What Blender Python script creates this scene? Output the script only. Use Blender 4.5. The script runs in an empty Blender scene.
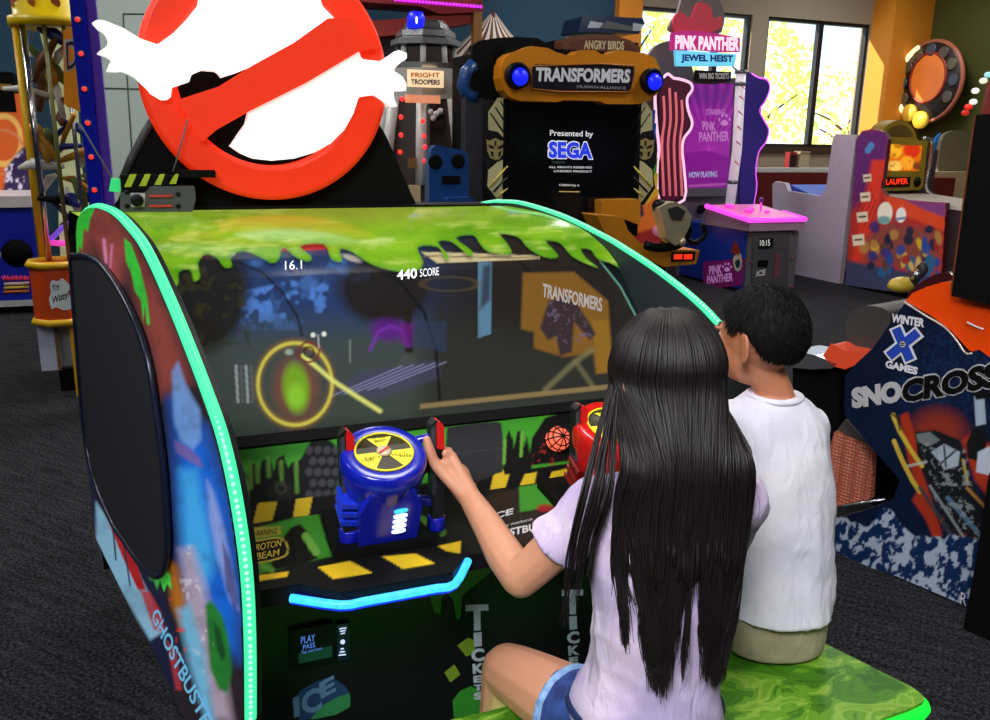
import bpy, math, random
import numpy as np
from mathutils import Vector, Matrix
random.seed(7)
rng = np.random.default_rng(7)
SC = bpy.context.scene
COL = SC.collection
# ------------------------------------------------------------------ camera geometry (measured from the photograph)
FPX, CX, CY, EYE = 860.0, 495.0, 360.0, 1.5
_dn = np.array([439 - CX, -(3690 - CY), -FPX]); _dn /= np.linalg.norm(_dn)
_up = -_dn
_fw = np.array([0, 0, -1.0]); _fy = _fw - _up * _fw.dot(_up); _fy /= np.linalg.norm(_fy)
_rx = np.cross(_fy, _up)
RW = np.array([_rx, _fy, _up])
YAW = math.radians(22.0)
CU, SU = math.cos(YAW), math.sin(YAW)
U = np.array([CU, SU, 0.0]); V = np.array([-SU, CU, 0.0]); Zv = np.array([0, 0, 1.0])
EYEP = np.array([0, 0, EYE])
def K(u, v, z=0.0): return u * U + v * V + z * Zv          # room grid -> world
def ray(x, y): return RW @ np.array([x - CX, -(y - CY), -FPX])
def proj(P):
    P = np.atleast_2d(np.asarray(P, float)) - EYEP
    c = P @ RW
    return np.stack([CX + FPX * c[:, 0] / -c[:, 2], CY - FPX * c[:, 1] / -c[:, 2]], 1)
def atz(x, y, z):
    r = ray(x, y); return EYEP + r * ((z - EYE) / r[2])
def atv(x, y, v):
    r = ray(x, y); return EYEP + r * (v / r.dot(V))
class Fr:
    """a plane: origin, ex, ey, normal ez towards the viewer"""
    def __init__(s, o, ex, ey):
        s.o = np.array(o, float); s.ex = np.array(ex, float) / np.linalg.norm(ex)
        ey = np.array(ey, float); ey = ey - s.ex * ey.dot(s.ex); s.ey = ey / np.linalg.norm(ey)
        s.ez = np.cross(s.ex, s.ey)
    def P(s, a, b, c=0.0): return s.o + a * s.ex + b * s.ey + c * s.ez
    def px(s, x, y, c=0.0):
        r = ray(x, y); o = s.o + c * s.ez
        t = s.ez.dot(o - EYEP) / s.ez.dot(r); p = EYEP + t * r - s.o
        return (p.dot(s.ex), p.dot(s.ey))
    def pxs(s, pts, c=0.0): return [s.px(x, y, c) for x, y in pts]
def FV(v): return Fr(K(0, v, 0), U, Zv)        # faces the camera side
def FU(u): return Fr(K(u, 0, 0), -V, Zv)       # faces left
# ------------------------------------------------------------------ materials
def lin(c):
    c = np.asarray(c, float) / 255.0
    return np.where(c <= 0.04045, c / 12.92, ((c + 0.055) / 1.055) ** 2.4)
_M = {}
def M(name, rgb, rough=0.5, metal=0.0, em=0.0, var=0.12, scale=12.0, bump=0.0, bscale=60.0, coat=0.0, spec=0.5):
    if name in _M: return _M[name]
    m = bpy.data.materials.new(name); m.use_nodes = True
    nt = m.node_tree; N = nt.nodes; L = nt.links; b = N['Principled BSDF']
    c = lin(rgb)
    b.inputs['Roughness'].default_value = rough; b.inputs['Metallic'].default_value = metal
    b.inputs['Specular IOR Level'].default_value = spec
    if coat: b.inputs['Coat Weight'].default_value = coat; b.inputs['Coat Roughness'].default_value = 0.08
    tc = N.new('ShaderNodeTexCoord'); nz = N.new('ShaderNodeTexNoise')
    nz.inputs['Scale'].default_value = scale; nz.inputs['Detail'].default_value = 4
    L.new(tc.outputs['Object'], nz.inputs['Vector'])
    mx = N.new('ShaderNodeMix'); mx.data_type = 'RGBA'
    mx.inputs[6].default_value = (*np.clip(c * (1 - var), 0, 1), 1); mx.inputs[7].default_value = (*np.clip(c * (1 + var), 0, 1), 1)
    L.new(nz.outputs['Fac'], mx.inputs[0])
    if em >= .9: b.inputs['Base Color'].default_value = (*np.clip(c * .12, 0, 1), 1)
    else: L.new(mx.outputs[2], b.inputs['Base Color'])
    if em:
        L.new(mx.outputs[2], b.inputs['Emission Color']); b.inputs['Emission Strength'].default_value = em
    if bump:
        n2 = N.new('ShaderNodeTexNoise'); n2.inputs['Scale'].default_value = bscale; n2.inputs['Detail'].default_value = 5
        L.new(tc.outputs['Object'], n2.inputs['Vector'])
        bp = N.new('ShaderNodeBump'); bp.inputs['Strength'].default_value = bump; bp.inputs['Distance'].default_value = 0.01
        L.new(n2.outputs['Fac'], bp.inputs['Height']); L.new(bp.outputs['Normal'], b.inputs['Normal'])
    _M[name] = m; return m
def MP(name, rough=0.4, em=0.0, coat=0.0, base=1.0, spec=0.5):
    """printed or displayed artwork: colour comes from the mesh's own colour layer"""
    if name in _M: return _M[name]
    m = bpy.data.materials.new(name); m.use_nodes = True
    nt = m.node_tree; N = nt.nodes; L = nt.links; b = N['Principled BSDF']
    at = N.new('ShaderNodeAttribute'); at.attribute_name = 'paint'
    b.inputs['Roughness'].default_value = rough; b.inputs['Specular IOR Level'].default_value = spec
    if base < 1:
        mx = N.new('ShaderNodeMix'); mx.data_type = 'RGBA'; mx.inputs[0].default_value = base
        mx.inputs[6].default_value = (0, 0, 0, 1); L.new(at.outputs['Color'], mx.inputs[7]); L.new(mx.outputs[2], b.inputs['Base Color'])
    else: L.new(at.outputs['Color'], b.inputs['Base Color'])
    if em: L.new(at.outputs['Color'], b.inputs['Emission Color']); b.inputs['Emission Strength'].default_value = em
    if coat: b.inputs['Coat Weight'].default_value = coat; b.inputs['Coat Roughness'].default_value = 0.05
    _M[name] = m; return m
def nodes_of(name):
    m = bpy.data.materials.new(name); m.use_nodes = True; _M[name] = m
    return m, m.node_tree.nodes, m.node_tree.links, m.node_tree.nodes['Principled BSDF']
# ------------------------------------------------------------------ things
_MW = {}
def T(name, label, cat, p, rot=YAW, group=None):
    o = bpy.data.objects.new(name, None); COL.objects.link(o); o.empty_display_size = 0.1
    o.location = tuple(p); o.rotation_euler = (0, 0, rot)
    o['label'] = label; o['category'] = cat
    if group: o['group'] = group
    _MW[o.name] = Matrix.Translation(Vector(p)) @ Matrix.Rotation(rot, 4, 'Z')
    return o
def tag(o, label=None, cat=None, group=None, kind=None):
    for k, x in (('label', label), ('category', cat), ('group', group), ('kind', kind)):
        if x: o[k] = x
    return o
class MB:
    def __init__(s): s.v = []; s.f = []; s.m = []; s.sm = []; s.mats = []; s.col = None
    def mi(s, m):
        if m not in s.mats: s.mats.append(m)
        return s.mats.index(m)
    def add(s, vs, fs, m, smooth=False):
        n = len(s.v); k = s.mi(m)
        s.v.extend([tuple(map(float, p)) for p in vs])
        for f in fs: s.f.append(tuple(i + n for i in f)); s.m.append(k); s.sm.append(smooth)
        return s
    def prism(s, fr, pts, c0, c1, m, mside=None):
        A = 0.0
        for i in range(len(pts)):
            x0, y0 = pts[i - 1]; x1, y1 = pts[i]; A += x0 * y1 - x1 * y0
        if A < 0: pts = list(pts)[::-1]
        n = len(pts)
        top = [fr.P(a, b, c1) for a, b in pts]; bot = [fr.P(a, b, c0) for a, b in pts]
        s.add(top + bot, [tuple(range(n)), tuple(range(2 * n - 1, n - 1, -1))], m)
        s.add(top + bot, [(i, n + i, n + (i + 1) % n, (i + 1) % n) for i in range(n)], mside or m)
        return s
    def sheet(s, fr, pts, c, m):
        A = sum(pts[i - 1][0] * pts[i][1] - pts[i][0] * pts[i - 1][1] for i in range(len(pts)))
        if A < 0: pts = list(pts)[::-1]
        return s.add([fr.P(a, b, c) for a, b in pts], [tuple(range(len(pts)))], m)
    def box(s, fr, a0, a1, b0, b1, c0, c1, m): return s.prism(fr, [(a0, b0), (a1, b0), (a1, b1), (a0, b1)], c0, c1, m)
    def kbox(s, u0, u1, v0, v1, z0, z1, m):
        return s.prism(Fr(K(0, 0, 0), U, V), [(u0, v0), (u1, v0), (u1, v1), (u0, v1)], z0, z1, m)
    def tube(s, pts, r, m, n=8, closed=False, flat=1.0, cap=True):
        P = [np.array(p, float) for p in pts]; k = len(P)
        rs = r if hasattr(r, '__len__') else [r] * k
        vs = []; prev = None
        for i in range(k):
            if closed: t = P[(i + 1) % k] - P[i - 1]
            else: t = P[min(i + 1, k - 1)] - P[max(i - 1, 0)]
            t = t / (np.linalg.norm(t) + 1e-12)
            if prev is None:
                a = np.array([0, 0, 1.0]) if abs(t[2]) < 0.9 else np.array([1.0, 0, 0])
                x = np.cross(a, t)
            else: x = prev - t * prev.dot(t)
            x /= np.linalg.norm(x) + 1e-12; prev = x; y = np.cross(t, x)
            for j in range(n):
                a = 2 * math.pi * j / n; vs.append(P[i] + rs[i] * (math.cos(a) * x + flat * math.sin(a) * y))
        fs = []
        for i in range(k if closed else k - 1):
            i2 = (i + 1) % k
            for j in range(n): fs.append((i * n + j, i * n + (j + 1) % n, i2 * n + (j + 1) % n, i2 * n + j))
        if not closed and cap: fs.append(tuple(range(n - 1, -1, -1))); fs.append(tuple((k - 1) * n + j for j in range(n)))
        return s.add(vs, fs, m, True)
    def lathe(s, o, ax, prof, m, n=24, smooth=True, sx=1.0, ref=None, seg=(0, 2 * math.pi), cap=True):
        ax = np.array(ax, float); ax /= np.linalg.norm(ax)
        a = np.array(ref if ref is not None else ([0, 0, 1.0] if abs(ax[2]) < 0.9 else [1.0, 0, 0]), float)
        y = np.cross(ax, a); y /= np.linalg.norm(y); x = np.cross(y, ax); o = np.array(o, float)
        full = abs(seg[1] - seg[0] - 2 * math.pi) < 1e-6; nn = n if full else n + 1
        vs = []
        for r, h in prof:
            for j in range(nn):
                t = seg[0] + (seg[1] - seg[0]) * j / n; vs.append(o + ax * h + r * (math.cos(t) * x * sx + math.sin(t) * y))
        fs = []
        for i in range(len(prof) - 1):
            for j in range(n):
                j2 = (j + 1) % nn; fs.append((i * nn + j, i * nn + j2, (i + 1) * nn + j2, (i + 1) * nn + j))
        if full and cap:
            if prof[0][0] > 1e-5: fs.append(tuple(range(nn - 1, -1, -1)))
            if prof[-1][0] > 1e-5: fs.append(tuple((len(prof) - 1) * nn + j for j in range(nn)))
        return s.add(vs, fs, m, smooth)
    def ball(s, c, r, m, n=14, k=8):
        r = np.array(r if hasattr(r, '__len__') else [r] * 3, float); c = np.array(c, float); vs = []; fs = []
        for i in range(k + 1):
            t = math.pi * i / k
            for j in range(n):
                a = 2 * math.pi * j / n
                vs.append(c + (U * r[0] * math.sin(t) * math.cos(a) + V * r[1] * math.sin(t) * math.sin(a) + Zv * r[2] * math.cos(t)))
        for i in range(k):
            for j in range(n): fs.append((i * n + j, (i + 1) * n + j, (i + 1) * n + (j + 1) % n, i * n + (j + 1) % n))
        return s.add(vs, fs, m, True)
    def text(s, fr, txt, bl, br, tl, c, m, bold=0.0, ext=0.0, shear=0.0, spacing=1.0):
        """lettering filling the parallelogram bl-br-tl of the plane"""
        cu = bpy.data.curves.new('lettering', 'FONT'); cu.body = txt; cu.size = 1.0; cu.offset = bold; cu.shear = shear
        cu.space_character = spacing; cu.resolution_u = 3; cu.align_x = 'LEFT'; cu.align_y = 'BOTTOM_BASELINE'
        o = bpy.data.objects.new('lettering', cu); COL.objects.link(o)
        dg = bpy.context.evaluated_depsgraph_get(); dg.update()
        me = bpy.data.meshes.new_from_object(o.evaluated_get(dg))
        vs = np.array([tuple(x.co) for x in me.vertices]); fs = [tuple(p.vertices) for p in me.polygons]
        bpy.data.objects.remove(o); bpy.data.curves.remove(cu); bpy.data.meshes.remove(me)
        if len(vs) == 0: return s
        x0, x1 = vs[:, 0].min(), vs[:, 0].max(); y0, y1 = vs[:, 1].min(), vs[:, 1].max()
        bl, br, tl = map(np.array, (bl, br, tl))
        fx = (vs[:, 0] - x0) / (x1 - x0); fy = (vs[:, 1] - y0) / (y1 - y0)
        q = bl[None] + fx[:, None] * (br - bl)[None] + fy[:, None] * (tl - bl)[None]
        return s.add([fr.P(a, b, c) for a, b in q], fs, m)
    def ptext(s, fr, txt, bl, br, tl, c, m, **k):      # corners given where the photograph shows them
        return s.text(fr, txt, fr.px(*bl, c), fr.px(*br, c), fr.px(*tl, c), c, m, **k)
    def build(s, name, parent=None, loc=None, rot=YAW, bevel=0.0, seg=2, smooth_all=False):
        if parent is not None: mw = _MW[parent.name]
        else:
            a = np.array(s.v); p = a.mean(0) if loc is None else np.array(loc)
            if loc is None: p = np.array([(a[:, 0].min() + a[:, 0].max()) / 2, (a[:, 1].min() + a[:, 1].max()) / 2, a[:, 2].min()])
            mw = Matrix.Translation(Vector(p)) @ Matrix.Rotation(rot, 4, 'Z')
        inv = np.array(mw.inverted()); a = np.array(s.v); a = a @ inv[:3, :3].T + inv[:3, 3]
        me = bpy.data.meshes.new(name); me.from_pydata(a.tolist(), [], s.f); me.update()
        for m in s.mats: me.materials.append(m)
        me.polygons.foreach_set('material_index', s.m)
        me.polygons.foreach_set('use_smooth', [True] * len(s.sm) if smooth_all else s.sm)
        if s.col is not None:
            at = me.color_attributes.new('paint', 'FLOAT_COLOR', 'POINT')
            at.data.foreach_set('color', s.col.astype(np.float32).ravel())
        o = bpy.data.objects.new(name, me); COL.objects.link(o)
        _MW[o.name] = mw.copy()
        if parent is not None: o.parent = parent
        else: o.matrix_basis = mw
        if bevel:
            b = o.modifiers.new('edge', 'BEVEL'); b.width = bevel; b.segments = seg; b.limit_method = 'ANGLE'; b.angle_limit = 0.6
        return o
# parts keep the thing's frame, so a sub-part's parent matrix is the thing's
def part(mb, name, parent, label=None, **k):
    o = mb.build(name, parent, **k)
    if label: o['label'] = label
    return o
def struct(mb, name):
    o = mb.build(name, None, loc=(0, 0, 0), rot=0); o['kind'] = 'structure'; return o
# ------------------------------------------------------------------ painter for printed artwork
def vnoise(x, y, sc, seed=0):
    x = np.asarray(x) / sc + 1000; y = np.asarray(y) / sc + 1000
    xi = np.floor(x).astype(np.int64); yi = np.floor(y).astype(np.int64); fx = x - xi; fy = y - yi
    fx = fx * fx * (3 - 2 * fx); fy = fy * fy * (3 - 2 * fy)
    def h(a, b):
        n = (a * 374761393 + b * 668265263 + seed * 974711) & 0xffffffff
        n = ((n ^ (n >> 13)) * 1274126177) & 0xffffffff
        return ((n ^ (n >> 16)) & 0xffff) / 65535.0
    return (h(xi, yi) * (1 - fx) + h(xi + 1, yi) * fx) * (1 - fy) + (h(xi, yi + 1) * (1 - fx) + h(xi + 1, yi + 1) * fx) * fy
def fbm(x, y, sc, seed=0): return 0.5 * vnoise(x, y, sc, seed) + 0.3 * vnoise(x, y, sc / 2.1, seed + 1) + 0.2 * vnoise(x, y, sc / 4.3, seed + 2)
def sdist(X, Y, pts, closed=True):
    n = len(pts); d = np.full(X.shape, 1e9); ins = np.zeros(X.shape, bool)
    for i in range(n if closed else n - 1):
        x0, y0 = pts[i]; x1, y1 = pts[(i + 1) % n]
        dx, dy = x1 - x0, y1 - y0; t = np.clip(((X - x0) * dx + (Y - y0) * dy) / (dx * dx + dy * dy + 1e-9), 0, 1)
        d = np.minimum(d, np.hypot(X - x0 - t * dx, Y - y0 - t * dy))
        if closed:
            c = ((y0 > Y) != (y1 > Y)); xx = x0 + (Y - y0) * dx / (dy if abs(dy) > 1e-9 else 1e-9); ins ^= c & (X < xx)
    return np.where(ins, d, -d) if closed else d
def paint(X, Y, base, layers):
    """layers are laid over each other in the plane of the photograph's coordinates of the printed surface"""
    C = np.empty(X.shape + (3,)); C[:] = lin(base)
    for L in layers:
        k = L[0]
        if k == 'poly': _, pts, col, soft, al = L; m = np.clip(sdist(X, Y, pts) / max(soft, .01) + .5, 0, 1) * al
        elif k == 'line': _, pts, w, col, soft, al = L; m = np.clip((w - sdist(X, Y, pts, False)) / max(soft, .01) + .5, 0, 1) * al
        elif k == 'ell':
            _, cx, cy, rx, ry, rot, col, soft, al = L; c, s_ = math.cos(rot), math.sin(rot)
            a = ((X - cx) * c + (Y - cy) * s_) / rx; b = (-(X - cx) * s_ + (Y - cy) * c) / ry
            r = np.sqrt(a * a + b * b); m = np.clip((1 - r) * min(rx, ry) / max(soft, .01) + .5, 0, 1) * al
        elif k == 'ring':
            _, cx, cy, rx, ry, w, col, soft, al = L
            r = np.sqrt(((X - cx) / rx) ** 2 + ((Y - cy) / ry) ** 2); m = np.clip((w - abs(r - 1) * min(rx, ry)) / max(soft, .01) + .5, 0, 1) * al
        elif k == 'noise':
            _, sc, th, soft, seed, col, al, pts = L
            m = np.clip((fbm(X, Y, sc, seed) - th) / soft, 0, 1) * al
            if pts is not None: m = m * np.clip(sdist(X, Y, pts) / 3 + .5, 0, 1)
        elif k == 'fn': C = L[1](X, Y, C); continue
        m = m[..., None]; C = C * (1 - m) + lin(col) * m
    return C
def painted(fr, outline, base, layers, mat, c=0.001, cell=1.6, mb=None):
    """a fine sheet over part of a plane, its artwork held in the mesh's colour layer; outline in photograph coordinates"""
    pl = np.array(fr.pxs(outline, c)); a0, b0 = pl.min(0); a1, b1 = pl.max(0)
    pp = np.array(outline); W = np.ptp(pp[:, 0]); Hh = np.ptp(pp[:, 1])
    q = [proj(fr.P(a, b, c))[0] for a, b in ((a0, b0), (a1, b0), (a1, b1), (a0, b1))]
    nx = int(min(320, max(12, max(np.linalg.norm(q[1] - q[0]), np.linalg.norm(q[2] - q[3])) / cell)))
    ny = int(min(320, max(12, max(np.linalg.norm(q[3] - q[0]), np.linalg.norm(q[2] - q[1])) / cell)))
    A, B = np.meshgrid(np.linspace(a0, a1, nx + 1), np.linspace(b0, b1, ny + 1))
    P = fr.o + A.reshape(-1, 1) * fr.ex + B.reshape(-1, 1) * fr.ey + c * fr.ez
    return grid_mesh(P, nx, ny, base, layers, mat, outline)
def grid_mesh(P, nx, ny, base, layers, mat, outline=None):
    s = proj(P); X, Y = s[:, 0], s[:, 1]
    C = paint(X, Y, base, layers)
    i, j = np.meshgrid(np.arange(nx), np.arange(ny)); q = (j * (nx + 1) + i).ravel()
    F = np.stack([q, q + 1, q + nx + 2, q + nx + 1], 1)
    if outline is not None:
        cx = X[F].mean(1); cy = Y[F].mean(1); F = F[sdist(cx, cy, outline) > 0]
    used = np.unique(F); rm = np.full(len(P), -1); rm[used] = np.arange(len(used)); F = rm[F]; P = P[used]; C = C[used]
    mb = MB(); mb.mats = [mat]; mb.v = [tuple(p) for p in P]; mb.f = [tuple(map(int, f)) for f in F]
    mb.m = [0] * len(F); mb.sm = [True] * len(F); mb.col = np.concatenate([C, np.ones((len(C), 1))], 1)
    return mb
def merge_plain(mb, other):
    """add plainly coloured geometry to a painted sheet's mesh"""
    n = len(mb.v); k0 = len(mb.mats); mb.v += other.v; mb.f += [tuple(i + n for i in f) for f in other.f]
    mb.mats += other.mats; mb.m += [k + k0 for k in other.m]; mb.sm += other.sm
    if mb.col is not None: mb.col = np.concatenate([mb.col, np.tile([.5, .5, .5, 1.], (len(other.v), 1))], 0)
    return mb
def smooth_path(pts, k=6):
    P = [np.array(p, float) for p in pts]; out = []
    for i in range(len(P) - 1):
        p0 = P[max(i - 1, 0)]; p1 = P[i]; p2 = P[i + 1]; p3 = P[min(i + 2, len(P) - 1)]
        for j in range(k):
            t = j / k; out.append(0.5 * (2 * p1 + (p2 - p0) * t + (2 * p0 - 5 * p1 + 4 * p2 - p3) * t * t + (3 * p1 - p0 - 3 * p2 + p3) * t ** 3))
    return out + [P[-1]]
def smooth_loop(pts, k=5):
    P = [np.array(p, float) for p in pts]; n = len(P); out = []
    for i in range(n):
        p0, p1, p2, p3 = P[i - 1], P[i], P[(i + 1) % n], P[(i + 2) % n]
        for j in range(k):
            t = j / k; out.append(0.5 * (2 * p1 + (p2 - p0) * t + (2 * p0 - 5 * p1 + 4 * p2 - p3) * t * t + (3 * p1 - p0 - 3 * p2 + p3) * t ** 3))
    return [tuple(p) for p in out]
# ------------------------------------------------------------------ common materials
black = M('black_plastic', (12, 12, 14), .45, spec=.2)
matte_black = M('matte_black', (8, 8, 9), .7, spec=.12)
dark_grey = M('dark_grey', (52, 53, 56), .5)
grey = M('grey_metal', (104, 106, 110), .45, .3)
silver = M('silver', (190, 192, 196), .25, .9)
white = M('white_paint', (235, 235, 235), .4)
yellow = M('hazard_yellow', (232, 190, 30), .45, var=.06)
orange = M('orange_plastic', (222, 122, 12), .4, var=.1)
led_mint = M('mint_led', (70, 240, 168), .4, em=1.15, var=.08)
led_bead = M('led_bead', (170, 252, 214), .4, em=1.2, var=.02)
led_green = M('green_led', (20, 235, 60), .4, em=1.2, var=.05)
led_cyan = M('cyan_led', (60, 190, 250), .4, em=1.6, var=.35, scale=70)
red_led = M('red_led', (255, 40, 40), .4, em=2.0)
blue_led = M('blue_lamp', (20, 30, 255), .3, em=1.6)
paint_mat = MP('printed_artwork', .6, spec=.12)
paint_gloss = MP('glossy_artwork', .22, coat=.3)
paint_lit = MP('backlit_artwork', .35, em=.55)
paint_dim = MP('glow_lifted_artwork', .4, em=.3, spec=.2)  # printed art given a weak glow for brightness, no backlight behind it
screen_mat = MP('glowing_display_and_hood', .14, em=.72, base=.2, spec=.2)
# ================================================================== the room
def carpet():
    m, N, L, b = nodes_of('carpet')
    tc = N.new('ShaderNodeTexCoord'); mp = N.new('ShaderNodeMapping'); mp.inputs['Rotation'].default_value = (0, 0, .5)
    L.new(tc.outputs['Object'], mp.inputs['Vector'])
    a = N.new('ShaderNodeTexNoise'); a.inputs['Scale'].default_value = 95; a.inputs['Detail'].default_value = 3; a.inputs['Roughness'].default_value = .75
    w = N.new('ShaderNodeTexNoise'); w.inputs['Scale'].default_value = 5; w.inputs['Detail'].default_value = 5
    m2 = N.new('ShaderNodeMapping'); m2.inputs['Scale'].default_value = (1, 9, 1); L.new(mp.outputs['Vector'], m2.inputs['Vector'])
    L.new(mp.outputs['Vector'], a.inputs['Vector']); L.new(m2.outputs['Vector'], w.inputs['Vector'])
    r = N.new('ShaderNodeValToRGB'); e = r.color_ramp.elements
    e[0].position = .42; e[0].color = (.005, .005, .0065, 1); e[1].position = .72; e[1].color = (.075, .075, .085, 1)
    ad = N.new('ShaderNodeMath'); ad.operation = 'MULTIPLY_ADD'; ad.inputs[1].default_value = .28; L.new(w.outputs['Fac'], ad.inputs[0])
    sb = N.new('ShaderNodeMath'); sb.operation = 'SUBTRACT'; sb.inputs[1].default_value = .14; L.new(a.outputs['Fac'], sb.inputs[0])
    L.new(sb.outputs[0], ad.inputs[2]); L.new(ad.outputs[0], r.inputs['Fac']); L.new(r.outputs['Color'], b.inputs['Base Color'])
    b.inputs['Roughness'].default_value = .95; b.inputs['Specular IOR Level'].default_value = .1
    bp = N.new('ShaderNodeBump'); bp.inputs['Strength'].default_value = .6; bp.inputs['Distance'].default_value = .006
    L.new(a.outputs['Fac'], bp.inputs['Height']); L.new(bp.outputs['Normal'], b.inputs['Normal'])
    return m
teal = M('teal_wall_paint', (20, 62, 88), .8, var=.06, scale=2)
beige = M('beige_wall_paint', (150, 138, 120), .8, var=.05, scale=2)
olive = M('olive_wall_paint', (74, 76, 20), .8, var=.06, scale=2)
U0, U1, V0, V1, ZC = -7.0, 10.77, -4.0, 10.4, 4.0
struct(MB().kbox(U0 - .2, U1 + .2, V0 - .2, V1 + .2, -.1, 0, carpet()), 'floor')
struct(MB().kbox(U0 - .2, U1 + .2, V0 - .2, V1 + .2, ZC, ZC + .1, M('ceiling_paint', (70, 70, 72), .9)), 'ceiling')
struct(MB().kbox(U0 - .2, U0, V0, V1, 0, ZC, M('left_wall_paint', (60, 60, 70), .8)), 'wall_left')
struct(MB().kbox(U0, U1, V0 - .2, V0, 0, ZC, M('front_wall_paint', (60, 60, 64), .8)), 'wall_front')
struct(MB().kbox(U1, U1 + .2, V0, V1, 0, ZC, olive), 'wall_right')
W1 = (6.15, 7.93, 1.44, 3.19); W2 = (8.2, 10.04, 1.44, 3.19)
struct(MB().kbox(U0, 5.78, V1, V1 + .2, 0, ZC, teal), 'wall_back')
wb = MB()
for a, b_, c, d in ((5.78, U1, 0, 1.44), (5.78, U1, 3.19, ZC), (5.78, W1[0], 1.44, 3.19), (W1[1], W2[0], 1.44, 3.19), (W2[1], U1, 1.44, 3.19)):
    wb.kbox(a, b_, V1, V1 + .2, c, d, beige)
struct(wb, 'wall_window_side')
ocol = M('orange_column_paint', (214, 132, 26), .7, var=.05, scale=2)
struct(MB().kbox(5.78, 6.12, V1 - .12, V1 - .001, 0, ZC - .001, ocol), 'trim_1')
struct(MB().kbox(10.04, U1 - .001, 9.98, V1 - .001, 0, ZC - .001, ocol), 'trim_2')
struct(MB().kbox(W1[0], U1 - .75, V1 - .05, V1 - .002, 1.37, 1.44, M('dark_sill', (58, 44, 38), .5)), 'trim_3')
frame_m = M('window_frame', (40, 40, 44), .4, .4)
glass, N_, L_, b_ = nodes_of('window_glass')
for n in list(N_):
    if n.type != 'OUTPUT_MATERIAL': N_.remove(n)
tr = N_.new('ShaderNodeBsdfTransparent'); gl = N_.new('ShaderNodeBsdfGlossy'); gl.inputs['Roughness'].default_value = .02
nzg = N_.new('ShaderNodeTexNoise'); nzg.inputs['Scale'].default_value = 2
mg = N_.new('ShaderNodeMixShader'); mp_ = N_.new('ShaderNodeMath'); mp_.operation = 'MULTIPLY'; mp_.inputs[1].default_value = .1
L_.new(nzg.outputs['Fac'], mp_.inputs[0]); L_.new(mp_.outputs[0], mg.inputs[0]); L_.new(tr.outputs[0], mg.inputs[1]); L_.new(gl.outputs[0], mg.inputs[2])
L_.new(mg.outputs[0], [n for n in N_ if n.type == 'OUTPUT_MATERIAL'][0].inputs['Surface'])
for i, w in enumerate((W1, W2)):
    mb = MB(); t = .045; mid = (w[0] + w[1]) / 2 + (.05 if i == 1 else .35)
    for a, b_, c, d in ((w[0], w[1], w[2], w[2] + t), (w[0], w[1], w[3] - t, w[3]), (w[0], w[0] + t, w[2], w[3]), (w[1] - t, w[1], w[2], w[3]), (mid - .04, mid + .04, w[2], w[3])):
        mb.kbox(a, b_, V1 + .04, V1 + .12, c, d, frame_m)
    o = struct(mb, 'window_%d' % (i + 1))
    g = MB().kbox(w[0] + .01, w[1] - .01, V1 + .075, V1 + .085, w[2] + .01, w[3] - .01, glass).build('pane', o)
# grey panelled pier behind the left machines
pier = MB(); pm = M('pier_paint', (186, 204, 200), .7, var=.05, scale=2); groove = M('pier_groove', (70, 82, 82), .8)
fp = FV(7.2); uL = fp.px(98, 100)[0]; uR = fp.px(330, 100)[0]
pier.kbox(uL, uR, 7.2, 7.6, 0, ZC, pm)
for (x0, y0), (x1, y1) in (((126, 60), (134, 185)), ((123, 14), (126, 60)), ((123, 14), (190, 14)), ((100, 88), (215, 91))):
    a, b_ = fp.px(x0, y0), fp.px(x1, y1)
    pier.tube([fp.P(*a, .002), fp.P(*b_, .002)], .005, groove, 5)
struct(pier, 'wall_pier')
# outdoors: pale ground, trees
struct(MB().kbox(-12, 45, V1 + .2, 60, -.15, -.05, M('pavement', (205, 200, 185), .9)), 'outside_ground')
leaf_a = M('pale_glow_leaves', (214, 224, 120), .6, var=.3, scale=1.5, em=.75); bark = M('bark', (70, 52, 40), .9)  # leaves paled and made to glow, standing in for strong sunlight
def tree(label, u, v, h, r, seed, group='trees outside the windows'):
    t = T('outdoor_tree', label, 'tree', K(u, v, -.05), group=group); rg = np.random.default_rng(seed)
    mb = MB(); pts = [K(u, v, -.05), K(u + .1, v, h * .3), K(u - .05, v, h * .55), K(u + .1, v, h * .8)]
    mb.tube(smooth_path(pts, 4), list(np.linspace(.11, .03, 13)), bark, 7)
    for k in range(6):
        a = rg.uniform(0, 6.28); z = h * rg.uniform(.35, .7); e = K(u + math.cos(a) * r * .7, v + math.sin(a) * r * .7, z + h * .2)
        mb.tube([K(u, v, z), (K(u, v, z) + e) / 2 + Zv * .1, e], [.04, .025, .01], bark, 5)
    part(mb, 'trunk', t)
    lv = []; fc = []
    for k in range(1000):
        d = rg.normal(size=3); d /= np.linalg.norm(d); q = rg.uniform(.35, 1) ** .5
        c = K(u, v, h * .68) + d * np.array([r, r, h * .36]) * q * (1 + .2 * math.sin(5 * d[0] + 3 * d[2]))
        a = rg.normal(size=3); a /= np.linalg.norm(a); b = np.cross(a, rg.normal(size=3)); b /= np.linalg.norm(b); s = rg.uniform(.06, .13)
        n = len(lv); lv += [c - a * s, c + b * s * .5, c + a * s, c - b * s * .5]; fc.append((n, n + 1, n + 2, n + 3))
    part(MB().add(lv, fc, leaf_a), 'foliage', t)
tree('pale leafy tree outside the left window, beside the orange column', 8.3, 14.5, 4.6, 1.3, 1)
tree('tall sunlit tree seen through the left pane of the right window', 12.0, 15.5, 4.2, 1.4, 2)
tree('low pale tree seen through the right pane of the right window', 16.6, 17.5, 3.2, 1.6, 3)
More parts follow.
